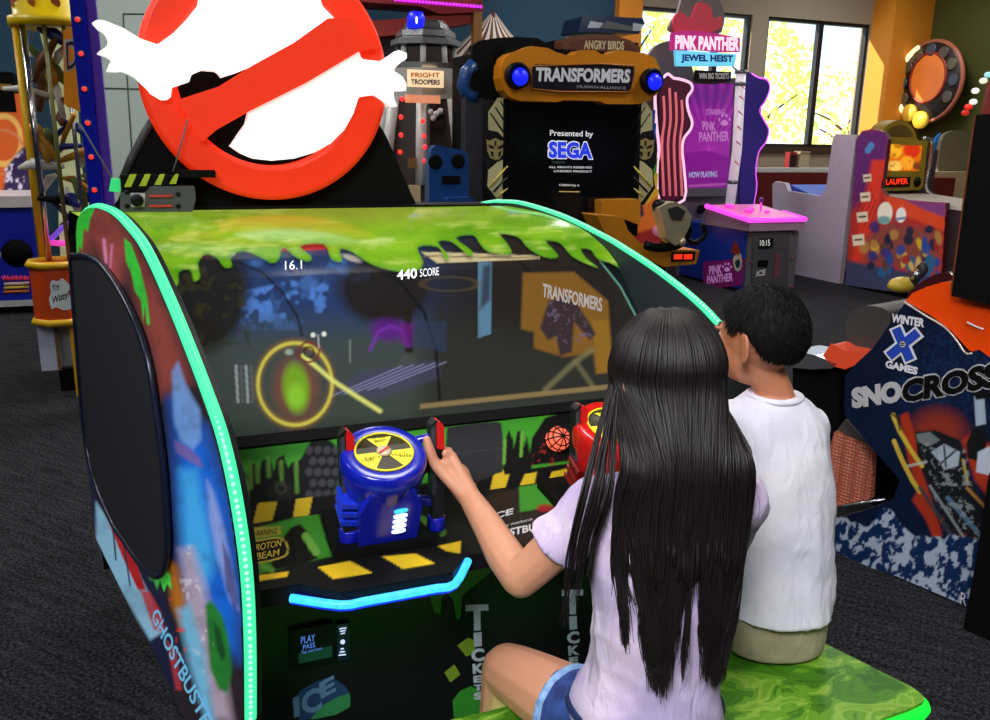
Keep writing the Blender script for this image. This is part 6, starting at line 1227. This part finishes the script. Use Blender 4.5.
def head(mb, C, ax, s, m):
    r, f, u = ax; P = lambda a, b, c: C + s * (a * r + b * f + c * u)
    ell(mb, P(0, -.008, .02), (.072 * s, .088 * s, .086 * s), ax, m); ell(mb, P(0, .02, -.03), (.058 * s, .062 * s, .07 * s), ax, m)
    ell(mb, P(0, .044, -.068), (.036 * s, .032 * s, .028 * s), ax, m); ell(mb, P(0, .05, -.01), (.054 * s, .034 * s, .055 * s), ax, m)
    mb.tube([P(0, .082, .012), P(0, .094, -.012), P(0, .098, -.024)], [.008 * s, .011 * s, .013 * s], m, 8); ell(mb, P(0, .094, -.024), (.014 * s, .012 * s, .009 * s), ax, m)
    for sx in (-1, 1):
        ell(mb, P(sx * .032, .066, -.02), (.024 * s, .018 * s, .024 * s), ax, m); ell(mb, P(sx * .028, .078, .022), (.02 * s, .008 * s, .007 * s), ax, m)
        en = sx * r * .88 + f * .47; et = f * .88 - sx * r * .47; ea = (en, et, u); ec = P(sx * .080, -.022, -.006)
        ell(mb, ec, (.0062 * s, .017 * s, .029 * s), ea, m); ell(mb, ec - u * .024 * s + et * .006 * s, (.006 * s, .010 * s, .011 * s), ea, m)
        mb.tube([ec + s * (et * .016 * math.cos(t) + u * .028 * math.sin(t)) + en * .003 * s for t in np.linspace(.4, 5.0, 14)], [.0042 * s] * 14, m, 6)
    ell(mb, P(0, .078, -.050), (.022 * s, .008 * s, .005 * s), ax, m); ell(mb, P(0, .076, -.058), (.019 * s, .009 * s, .006 * s), ax, m)
def eyes(C, ax, s, parent):
    r, f, u = ax; wm = M('eye_white', (226, 224, 218), .25); im = M('iris_brown', (40, 22, 14), .2); lm = M('lip', (168, 96, 84), .45)
    for sx in (-1, 1):
        e = MB(); c = C + s * (sx * .029 * r + .0655 * f + .006 * u); ell(e, c, (.0125 * s,) * 3, ax, wm, 12, 8); ell(e, c + s * .0085 * f, (.006 * s, .0055 * s, .006 * s), ax, im, 10, 6); part(e, 'eye', parent)
        b = MB(); b.tube([C + s * (sx * a * r + (.084 - .3 * a * a / .05) * f + (.027 + z_) * u) for a, z_ in ((.014, -.001), (.028, .003), (.042, -.002))], [.002, .003, .0015], hair_dark, 6); part(b, 'eyebrow', parent)
    l = MB(); l.tube([C + s * (a * r + (.087 - abs(a) * .25) * f - .054 * u) for a in (-.02, -.01, 0, .01, .02)], [.002, .0045, .004, .0045, .002], lm, 6); part(l, 'lips', parent)
def grip(mb, B, A, r_out, start_dir, sense, m, s=1.0, rad=.019):
    """a hand closed round a bar: B base of the palm on the bar, A bar direction, palm on the r_out side; four fingers go round the far side"""
    A = A / np.linalg.norm(A); x = r_out - A * r_out.dot(A); x /= np.linalg.norm(x); y = sense * np.cross(A, x)
    for k in range(4):
        L = (.95, 1.05, 1.0, .82)[k]; fr_ = (.0078, .008, .0076, .0068)[k] * s; h = (.058 - .0165 * k) * s; R = rad + fr_
        pts = []
        for i, t in enumerate(np.linspace(-.35, 3.3 * L, 9)):
            rr_ = R * (1.25 if i == 0 else 1.12 if i in (2, 5) else 1.0)
            pts.append(B + A * (h - .002 * i) + x * math.cos(t) * rr_ + y * math.sin(t) * rr_)
        limb(mb, pts, [fr_ * 1.1] + [fr_] * 7 + [fr_ * .8], m, 8, 3)
    return x, y
hair_dark = M('dark_hair', (24, 18, 17), .48, var=.6, scale=40, spec=.45)
hair_boy = M('short_black_hair', (10, 9, 10), .7, var=.4, scale=40, spec=.2)
skin = skin_mat('skin', (206, 146, 112)); skin_b = skin_mat('skin_tan', (190, 124, 88))
# ---------------------------------------------------------------- girl
hg = math.radians(14); AX = axes(hg); R_, F_, _ = AX
gp = lambda u, v, z: K(u, v, z)
girl = T('person', 'girl with long dark hair in lilac T-shirt and denim shorts, gripping the blue controller', 'person', K(.735, 1.1, .42))
PEL, WAI, CHE, SHO = gp(.735, 1.10, .50), gp(.742, 1.09, .64), gp(.755, 1.10, .82), gp(.765, 1.115, .93)
HC = gp(.772, 1.165, 1.118)
hax = axes(math.radians(4), .08)
bd_ = MB()
TR = [(PEL - Zv * .065, .118, .09), (PEL, .124, .098), (PEL + Zv * .08, .108, .086), (WAI, .098, .076), (gp(.75, 1.09, .74), .104, .078), (CHE, .112, .078), (SHO - Zv * .03, .118, .068), (SHO + Zv * .015, .085, .052), (SHO + Zv * .04, .045, .042)]
loft(bd_, TR, AX, skin)
limb(bd_, [SHO, SHO + Zv * .05 + F_ * .015, HC - Zv * .06], [.045, .038, .038], skin); head(bd_, HC, hax, .97, skin)
sL = SHO - R_ * .125 - Zv * .012; sR = SHO + R_ * .125 - Zv * .012
hB = K(.4925, 1.575 - .054, .845); hA = K(.395 + .093, 1.575 - .045, .965) - K(.395 + .098, 1.575 - .055, .755)
eL = atv(521, 578, 1.2); pL = hB + R_ * .030 - V * .022 + Zv * .012; wL = pL + R_ * .012 - V * .052 - Zv * .026
limb(bd_, [sL + R_ * .03, sL, sL * .5 + eL * .5 - V * .004, eL], [.042, .044, .037, .033], skin)
limb(bd_, [eL, eL * .7 + wL * .3 + Zv * -.004, eL * .35 + wL * .65, wL], [.034, .034, .028, .0215], skin)
xg0 = R_ * .75 - V * .65
# palm and fingers of the left hand round the right handle
limb(bd_, [wL, wL * .5 + pL * .5, pL + xg0 * .004], [.022, .025, .027], skin)
xg = (R_ * .75 - V * .65); xg /= np.linalg.norm(xg)
An = hA / np.linalg.norm(hA)
for k in range(4):
    kn = hB + An * (.052 - .017 * k) + xg * .036
    limb(bd_, [wL + An * (.012 - .008 * k), (wL + kn) * .5 + xg * .004, kn], [.015, .0135, .0115], skin, 8, 3)
grip(bd_, hB, hA, xg, None, 1, skin, 1.0, .0185)
th = [wL - R_ * .010 + An * .006, hB + An * .035 - V * .034 - R_ * .006, hB + An * .066 - V * .030 - R_ * .018, hB + An * .088 - V * .024 - R_ * .022]
limb(bd_, th, [.015, .0125, .0105, .0085], skin, 8, 4)
# right arm towards the red controller
eR = K(.925, 1.20, .755); wR = K(.885, 1.315, .628); pR = K(.875, 1.365, .590)
limb(bd_, [sR - R_ * .03, sR, sR * .5 + eR * .5, eR], [.042, .044, .037, .033], skin); limb(bd_, [eR, eR * .6 + wR * .4, wR], [.034, .031, .0215], skin); limb(bd_, [wR, wR * .5 + pR * .5, pR], [.021, .024, .022], skin)
for k in range(4):
    o_ = R_ * (-.026 + .0172 * k); l_ = (.9, 1.0, .95, .78)[k]; limb(bd_, [pR + o_ * .8 - F_ * .012, pR + o_ + F_ * .022 - Zv * .006, pR + o_ * 1.1 + F_ * (.022 + .022 * l_) - Zv * .016, pR + o_ * 1.1 + F_ * (.022 + .040 * l_) - Zv * .034], [.010, .008, .0074, .006], skin, 8, 3)
limb(bd_, [wR - R_ * .012 + F_ * .01, pR - R_ * .038 - Zv * .004, pR - R_ * .046 + F_ * .026 - Zv * .018], [.014, .011, .008], skin, 8, 4)
# legs
lk = K(.600, 1.385, .470); rk = K(.89, 1.395, .480); lh_ = PEL - R_ * .062 + Zv * .0; rh_ = PEL + R_ * .062
limb(bd_, [lh_, lh_ * .5 + lk * .5 + Zv * .005, lk], [.080, .070, .054], skin); limb(bd_, [rh_, rh_ * .5 + rk * .5 + Zv * .005, rk], [.080, .070, .054], skin)
la = K(.575, 1.42, .09); ra = K(.90, 1.42, .09)
limb(bd_, [lk + V * .012 - Zv * .004, lk * .6 + la * .4 + V * .005, la], [.05, .043, .027], skin); limb(bd_, [rk + V * .008 - Zv * .004, rk * .6 + ra * .4, ra], [.05, .043, .027], skin)
gb = fuse(bd_, 'body', girl, skin, .0036, 5)
eyes(HC, hax, .97, girl)
for a in (la, ra):
    s_ = MB(); limb(s_, [a - Zv * .05 - V * .02, a - Zv * .055 + V * .03, a - Zv * .06 + V * .075], [.03, .03, .022], white); fuse(s_, 'shoe', girl, M('shoe_white', (200, 200, 204), .6), .004, 4)
# shirt
lil = cloth_mat('lilac_cotton', (186, 170, 208), (224, 206, 226), 7, .5)
sh_ = MB(); e_ = .014
loft(sh_, [(PEL - Zv * .03 - F_ * .012, .136, .112), (PEL + Zv * .02 - F_ * .01, .138, .112), (PEL + Zv * .08 - F_ * .006, .126, .104), (WAI, .113, .092), (gp(.75, 1.09, .74), .118, .094), (CHE, .125, .093), (SHO - Zv * .03, .130, .082), (SHO + Zv * .016, .098, .064), (SHO + Zv * .036, .058, .054)], AX, lil, fold=.018, seed=1)
dl = eL - sL; dr = eR - sR
sleeve(sh_, [sL + R_ * .05 + Zv * .006, sL + Zv * .002, sL + dl * .3, sL + dl * .55], [.050, .048, .045, .052], lil); sleeve(sh_, [sR - R_ * .05 + Zv * .006, sR + Zv * .002, sR + dr * .3, sR + dr * .55], [.050, .047, .045, .050], lil)
def folds(sc, amp, seed):
    def f(P):
        a = P @ U; b = P @ Zv; c = P @ V
        return amp * ((fbm(a * 1000 + b * 420, b * 600 + c * 300, sc, seed) - .5) * 2)
    return f
fuse(sh_, 't_shirt', girl, lil, .005, 5, disp=folds(46, .006, 4))
# shorts
den = cloth_mat('denim', (24, 44, 96), (44, 74, 138), 30, .25); fray = cloth_mat('denim_fray', (96, 140, 190), (150, 186, 220), 60, .3)
so = MB(); loft(so, [(PEL - Zv * .078, .122, .096), (PEL - Zv * .03, .134, .106), (PEL + Zv * .05, .124, .1), (PEL + Zv * .07, .12, .096)], AX, den)
c1, c2 = lh_ * .68 + lk * .32, rh_ * .68 + rk * .32
limb(so, [lh_, c1], [.088, .081], den); limb(so, [rh_, c2], [.088, .081], den); sho_o = fuse(so, 'shorts', girl, den, .005, 4)
for h0, k0, c in ((lh_, lk, c1), (rh_, rk, c2)):
    d = (k0 - h0) / np.linalg.norm(k0 - h0); q = MB(); q.tube([c + d * .004, c + d * .012, c + d * .018, c + d * .022], [.0825, .084, .082, .078], fray, 26); part(q, 'frayed_hem', sho_o, 'pale frayed hem')
q = MB(); wb0 = PEL + Zv * .060; q.tube([wb0 + AX[0] * .128 * math.cos(t) + AX[1] * .103 * math.sin(t) for t in np.linspace(0, 6.283, 40)[:-1]], .011, M('waistband_navy', (20, 36, 84), .8), 6, closed=True); part(q, 'waistband', sho_o)
# hair
def cap(C, ax, s, thr, off, m, n=64, k=40):
    r, f, u = ax; mb = MB(); vs = []; ok = []
    for i in range(k + 1):
        t = math.pi * i / k
        for j in range(n):
            a = 2 * math.pi * j / n; d = np.array([math.sin(t) * math.cos(a), math.sin(t) * math.sin(a), math.cos(t)])
            h = d[2] - thr(d[1]); e = off * min(1, max(0, (h + .02) / .18)) ** .6
            vs.append(C + r * d[0] * (.0735 * s + e) + f * (d[1] * (.089 * s + e) - .008 * s) + u * (d[2] * (.087 * s + e) + .02 * s)); ok.append(h > -.03)
    fs = []
    for i in range(k):
        for j in range(n):
            q = (i * n + j, (i + 1) * n + j, (i + 1) * n + (j + 1) % n, i * n + (j + 1) % n)
            if all(ok[x] for x in q): fs.append(q)
    return mb.add(vs, fs, m, True)
hr = cap(HC, hax, .97, lambda fz: np.interp(fz, [-1, .1, .45, .75, 1], [-.75, -.7, -.1, .45, .6]), .009, hair_dark)
rg = np.random.default_rng(11)
def strand(t, lay, zb, ub, r0, side=0.0, jit=1.0, lc_=None):
    lc_ = ub if lc_ is None else lc_
    r, f, u = hax; al = t * math.radians(112); Rr = (.0735 * .97 + .012 + .010 * lay, .089 * .97 + .012 + .010 * lay, .087 * .97 + .011 + .008 * lay); pts = []
    for th_ in np.radians([6 + 10 * lay, 30, 55, 80, 102]):
        d = (math.sin(th_) * math.sin(al), -math.sin(th_) * math.cos(al), math.cos(th_)); pts.append(HC + r * d[0] * Rr[0] + f * (d[1] * Rr[1] - .008) + u * (d[2] * Rr[2] + .02))
    fall = [(1.03, .50), (.95, .85), (.86, 1.0), (.75, 1.0)]
    for z, w in fall:
        if z < zb + .05: break
        c = SHO * np.clip((z - .5) / .43, 0, 1) + PEL * (1 - np.clip((z - .5) / .43, 0, 1)); c = np.array([c[0], c[1], 0]) + Zv * z
        wd = np.interp(z, [.6, .75, .95, 1.05], [.104, .112, .112, .100]); x = ub * np.interp(z, [.62, .72, .82, .95], [1.0, .8, .4, .08]) + t * (1 - np.interp(z, [.62, .72, .82, .95], [1.0, .8, .4, .08]))
        dp = np.interp(z, [.6, .75, .86, .95, 1.03], [.122, .108, .106, .100, .095]) * math.sqrt(max(.12, 1 - .72 * x * x)) + .012 * lay
        pts.append(c + R_ * (x * wd + side) - F_ * dp + rg.normal(0, .0022, 3) * jit)
    c = PEL * np.clip(1 - (zb - .5) / .43, 0, 1) + SHO * np.clip((zb - .5) / .43, 0, 1); c = np.array([c[0], c[1], 0]) + Zv * zb
    ut = lc_ + (ub - lc_) * .55
    pts.append(c + R_ * (ut * .100 + side) - F_ * (.124 * math.sqrt(max(.15, 1 - .6 * ub * ub)) + .008 * lay) + rg.normal(0, .003, 3) * jit)
    P = smooth_path(pts, 3); n = len(P)
    return P, [r0 * (1 - .75 * (i / (n - 1)) ** 4) for i in range(n)]
locks = [(-.84, .03, -1.0, -.84), (-.40, .10, -.84, -.30), (-.22, .09, -.30, .0), (.06, .02, .0, .07), (.48, .08, .07, .4), (.70, .09, .4, .8), (.86, .06, .8, 1.01)]
for k in range(26):
    t = -1 + 2 * (k + .5) / 26; P, rr_ = strand(t, .0, rg.uniform(.83, .88), t, .012, jit=.4); hr.tube(P, rr_, hair_dark, 6, flat=.6)
for k in range(1500):
    t = rg.uniform(-1, 1); lu_, lw_2, a0_, a1_ = [q for q in locks if q[2] <= t <= q[3]][0]
    ub = lu_ + (t - (a0_ + a1_) / 2) * .32 + rg.normal(0, lw_2 * .6); zb = np.interp(t, [-1, -.84, -.6, -.2, 0, .1, .8, 1], [.74, .715, .675, .65, .68, .68, .645, .68]) + abs(rg.normal(0, .028))
    if rg.random() < .16: ub += rg.normal(0, .16); zb += rg.uniform(0, .08)
    P, rr_ = strand(t, rg.uniform(.2, 1), zb, ub, rg.uniform(.0011, .0022), lc_=lu_); hr.tube(P, rr_, hair_dark, 4, cap=False)
for k in range(46):      # thin locks hanging in front of the left shoulder
    g_ = rg.choice([0, 1, 2]); r, f, u = hax; al = -math.radians(rg.uniform(88, 118)); pts = []
    for th_ in np.radians([12, 40, 70, 98]): pts.append(HC + r * math.sin(th_) * math.sin(al) * .088 + f * (-math.sin(th_) * math.cos(al) * .1 - .008) + u * (math.cos(th_) * .098 + .02))
    o_ = rg.normal(0, .004, 3); xo = (.132, .150, .168)[g_]; zb = (.80, .77, .72)[g_] + rg.uniform(0, .06)
    pts += [SHO - R_ * (.115 + .02 * g_) + Zv * .06 - F_ * .055 + o_, SHO - R_ * (xo + .006) - Zv * .03 - F_ * .062 + o_, SHO - R_ * (xo + .012) - Zv * (.1) - F_ * .058 + o_, np.array([*(SHO - R_ * (xo + .012) - F_ * .05)[:2], zb]) + rg.normal(0, .004, 3)]
    P = smooth_path(pts, 3); n = len(P); hr.tube(P, [.0016 * (1 - .7 * (i / (n - 1)) ** 3) for i in range(n)], hair_dark, 4, cap=False)
part(hr, 'hair', girl, 'long straight dark hair')
# ---------------------------------------------------------------- boy
hb = math.radians(16); AB = axes(hb); R2_, F2_, _ = AB
boy = T('person', 'boy with short black hair in plain white T-shirt, seated right of the girl', 'person', K(1.2, 1.31, .42))
BP, BW, BC, BS = K(1.215, 1.345, .505), K(1.205, 1.335, .64), K(1.176, 1.33, .84), K(1.150, 1.335, .962)
BH = K(1.120, 1.360, 1.118); bax = axes(math.radians(-17), .06)
b2 = MB(); loft(b2, [(BP - Zv * .065, .094, .078), (BP, .10, .08), (BP + Zv * .07, .096, .08), (BW, .090, .072), (BC, .098, .07), (BS - Zv * .02, .104, .062), (BS + Zv * .022, .07, .05), (BS + Zv * .045, .042, .04)], AB, skin_b)
limb(b2, [BS, BS + Zv * .05, BH - Zv * .055 - bax[1] * .01], [.044, .037, .038], skin_b); head(b2, BH, bax, .96, skin_b)
qL = BS - R2_ * .096 - Zv * .014; qR = BS + R2_ * .080 - Zv * .024
H3 = K(.87 + .1155, 1.575 - .054, .84); k3 = K(1.03, 1.44, .80); p3 = H3 + R2_ * .02 - V * .028; w3 = p3 - V * .03 - Zv * .015 + R2_ * .012
limb(b2, [qL + R2_ * .03, qL, qL * .5 + k3 * .5, k3], [.038, .04, .033, .029], skin_b); limb(b2, [k3, w3], [.029, .02], skin_b); limb(b2, [w3, p3], [.02, .022], skin_b)
x3 = (R2_ * .7 - V * .7); x3 /= np.linalg.norm(x3); grip(b2, H3, hA, x3, None, 1, skin_b, .95, .0185)
for k in range(4): limb(b2, [w3, H3 + An * (.052 - .017 * k) + x3 * .034], [.013, .0095], skin_b, 8, 3)
limb(b2, [w3, H3 + An * .035 - V * .032, H3 + An * .078 - V * .025], [.013, .0105, .008], skin_b, 8, 4)
k4 = K(1.275, 1.42, .785); w4 = K(1.19, 1.49, .765); p4 = K(1.155, 1.50, .757)
limb(b2, [qR - R2_ * .03, qR, qR * .5 + k4 * .5, k4], [.038, .04, .033, .029], skin_b); limb(b2, [k4, w4, p4], [.029, .02, .02], skin_b)
for k in range(4): limb(b2, [p4 + (V * .3 - U * .3) * .03 * (1 - k * .66) , p4 + (-U * .8 + V * .5) * (.028 + .003 * k) + (V * .6 + U * .4) * (.02 - .014 * k) - Zv * .008, p4 + (-U * .8 + V * .5) * (.055 - .004 * k) + (V * .6 + U * .4) * (.022 - .015 * k) - Zv * .02], [.011, .0078, .0065], skin_b, 8, 3)
limb(b2, [w4, p4 - V * .03 - U * .005, p4 - V * .035 - U * .03 - Zv * .006], [.013, .0105, .008], skin_b, 8, 3)
for sx in (-1, 1):
    h0 = BP + R2_ * .052 * sx; k0 = h0 + K(-.045, .125, -.01); a0 = np.array([k0[0], k0[1], .09]) + V * .004
    limb(b2, [h0, k0], [.072, .05], skin_b); limb(b2, [k0, k0 * .6 + a0 * .4, a0], [.046, .038, .025], skin_b)
    s_ = MB(); limb(s_, [a0 - Zv * .05 - V * .03, a0 - Zv * .055 + V * .01, a0 - Zv * .06 + V * .04], [.03, .03, .022], white); fuse(s_, 'shoe', boy, M('shoe_dark', (40, 40, 46), .6), .004, 4)
fuse(b2, 'body', boy, skin_b, .0036, 5); eyes(BH, bax, .96, boy)
wt = cloth_mat('white_cotton', (226, 226, 238), (244, 242, 246), 5, .4)
s2_ = MB(); loft(s2_, [(BP + Zv * .015 - F2_ * .012, .120, .106), (BP + Zv * .08 - F2_ * .01, .119, .104), (BW, .116, .098), (K(1.19, 1.33, .74), .112, .092), (BC, .112, .086), (BS - Zv * .02, .112, .074), (BS + Zv * .022, .084, .062), (BS + Zv * .046, .051, .05)], AB, wt, fold=.016, seed=3)
d3, d4 = k3 - qL, k4 - qR; sleeve(s2_, [qL + R2_ * .05, qL, qL + d3 * .3, qL + d3 * .6], [.048, .046, .044, .048], wt); sleeve(s2_, [qR - R2_ * .05, qR, qR + d4 * .3, qR + d4 * .6], [.044, .040, .041, .047], wt)
ts = fuse(s2_, 't_shirt', boy, wt, .005, 5, disp=folds(60, .006, 9))
q = MB(); q.tube([BS + Zv * .043 + AB[0] * .052 * math.cos(t) + AB[1] * .051 * math.sin(t) - F2_ * .001 for t in np.linspace(0, 6.283, 30)[:-1]], .0065, wt, 8, closed=True); part(q, 'collar', ts)
kh = cloth_mat('khaki', (150, 140, 110), (176, 166, 136), 12, .3)
s3 = MB(); loft(s3, [(BP - Zv * .077, .112, .096), (BP - Zv * .03, .116, .1), (BP + Zv * .06, .108, .094)], AB, kh)
for sx in (-1, 1): h0 = BP + R2_ * .052 * sx; limb(s3, [h0, h0 + K(-.034, .094, -.008)], [.078, .07], kh)
fuse(s3, 'shorts', boy, kh, .005, 4)
BTX, BTY = [-1, -.6, -.42, -.3, -.15, 0, .12, .24, .36, .5, .75, 1], [-.68, -.64, -.5, -.25, -.02, .06, .04, -.10, .0, .28, .5, .55]
bh_ = cap(BH, bax, .96, lambda fz: np.interp(fz, BTX, BTY), .0075, hair_boy)
for k in range(4200):
    d = rg.normal(size=3); d /= np.linalg.norm(d); th_ = np.interp(d[1], BTX, BTY)
    if d[2] < th_ + .01: continue
    r, f, u = bax; e = .006 * min(1, (d[2] - th_) / .18 + .25); p = BH + r * d[0] * (.0705 + e) + f * (d[1] * (.0855 + e) - .008) + u * (d[2] * (.0835 + e) + .019); nrm = r * d[0] + f * d[1] + u * d[2]; dn = -u + nrm * nrm.dot(u); dn /= np.linalg.norm(dn) + 1e-6; l = .011 * min(1, (d[2] - th_) / .2 + .3)
    tw2 = rg.normal(0, .0018, 3); bh_.tube([p, p + nrm * .0022 + dn * l * .5 + tw2 * .5, p + nrm * (.0016 if d[2] < .5 else .0028) + dn * l + tw2], [.0018, .0015, .0005], hair_boy, 3, cap=False)
part(bh_, 'hair', boy, 'short black hair')
# ================================================================== light and camera
w = bpy.data.worlds.new('sky'); SC.world = w; w.use_nodes = True
nt = w.node_tree; bg = nt.nodes['Background']; sky = nt.nodes.new('ShaderNodeTexSky'); sky.sky_type = 'HOSEK_WILKIE'; sky.turbidity = 4; sky.sun_direction = (.2, .5, .8)
nt.links.new(sky.outputs['Color'], bg.inputs['Color']); bg.inputs['Strength'].default_value = 7.0
def lamp(name, kind, p, energy, col=(1, 1, 1), size=1.0, target=None, sizey=None):
    d = bpy.data.lights.new(name, kind); d.energy = energy; d.color = col
    o = bpy.data.objects.new(name, d); COL.objects.link(o); o.location = tuple(p)
    if kind == 'AREA':
        d.size = size
        if sizey: d.shape = 'RECTANGLE'; d.size_y = sizey
    if target is not None: o.rotation_euler = (Vector(target) - Vector(p)).to_track_quat('-Z', 'Y').to_euler()
    return o
s = lamp('sun_light', 'SUN', K(5, 20, 12), 9.0, (1, .95, .8), target=K(5 + 10, 20 - 5.5, 12 - 6)); s.data.angle = .01
for u in (-3.0, 1.0, 5.0, 8.8):
    for v in (-1.2, 2.2, 5.4, 8.6):
        e = 58.0 if v > 4 else 34.0 if u < 4 else 10.0
        if v == 2.2 and u == 1.0: e = 40.0
        lamp('ceiling_lamp', 'AREA', K(u, v, ZC - .03), e, (1, .97, .93), 1.0, target=K(u, v, 0))
kl = lamp('added_key_lamp', 'AREA', K(-1.2, -1.0, 3.6), 33.0, (.93, .92, 1.0), 1.2, target=K(.85, 1.25, .8)); kl.data.spread = math.radians(75)  # added lamp to brighten the two children
cam = bpy.data.cameras.new('camera'); co = bpy.data.objects.new('camera', cam); COL.objects.link(co)
cam.sensor_width = 36; cam.sensor_fit = 'HORIZONTAL'; cam.lens = FPX / 990 * 36; cam.clip_start = .02; cam.clip_end = 300
mw = Matrix(((RW[0][0], RW[0][1], RW[0][2], 0), (RW[1][0], RW[1][1], RW[1][2], 0), (RW[2][0], RW[2][1], RW[2][2], EYE), (0, 0, 0, 1)))
co.matrix_world = mw; SC.camera = co
SC.view_settings.view_transform = 'Standard'; SC.view_settings.look = 'None'; SC.view_settings.exposure = 0.0
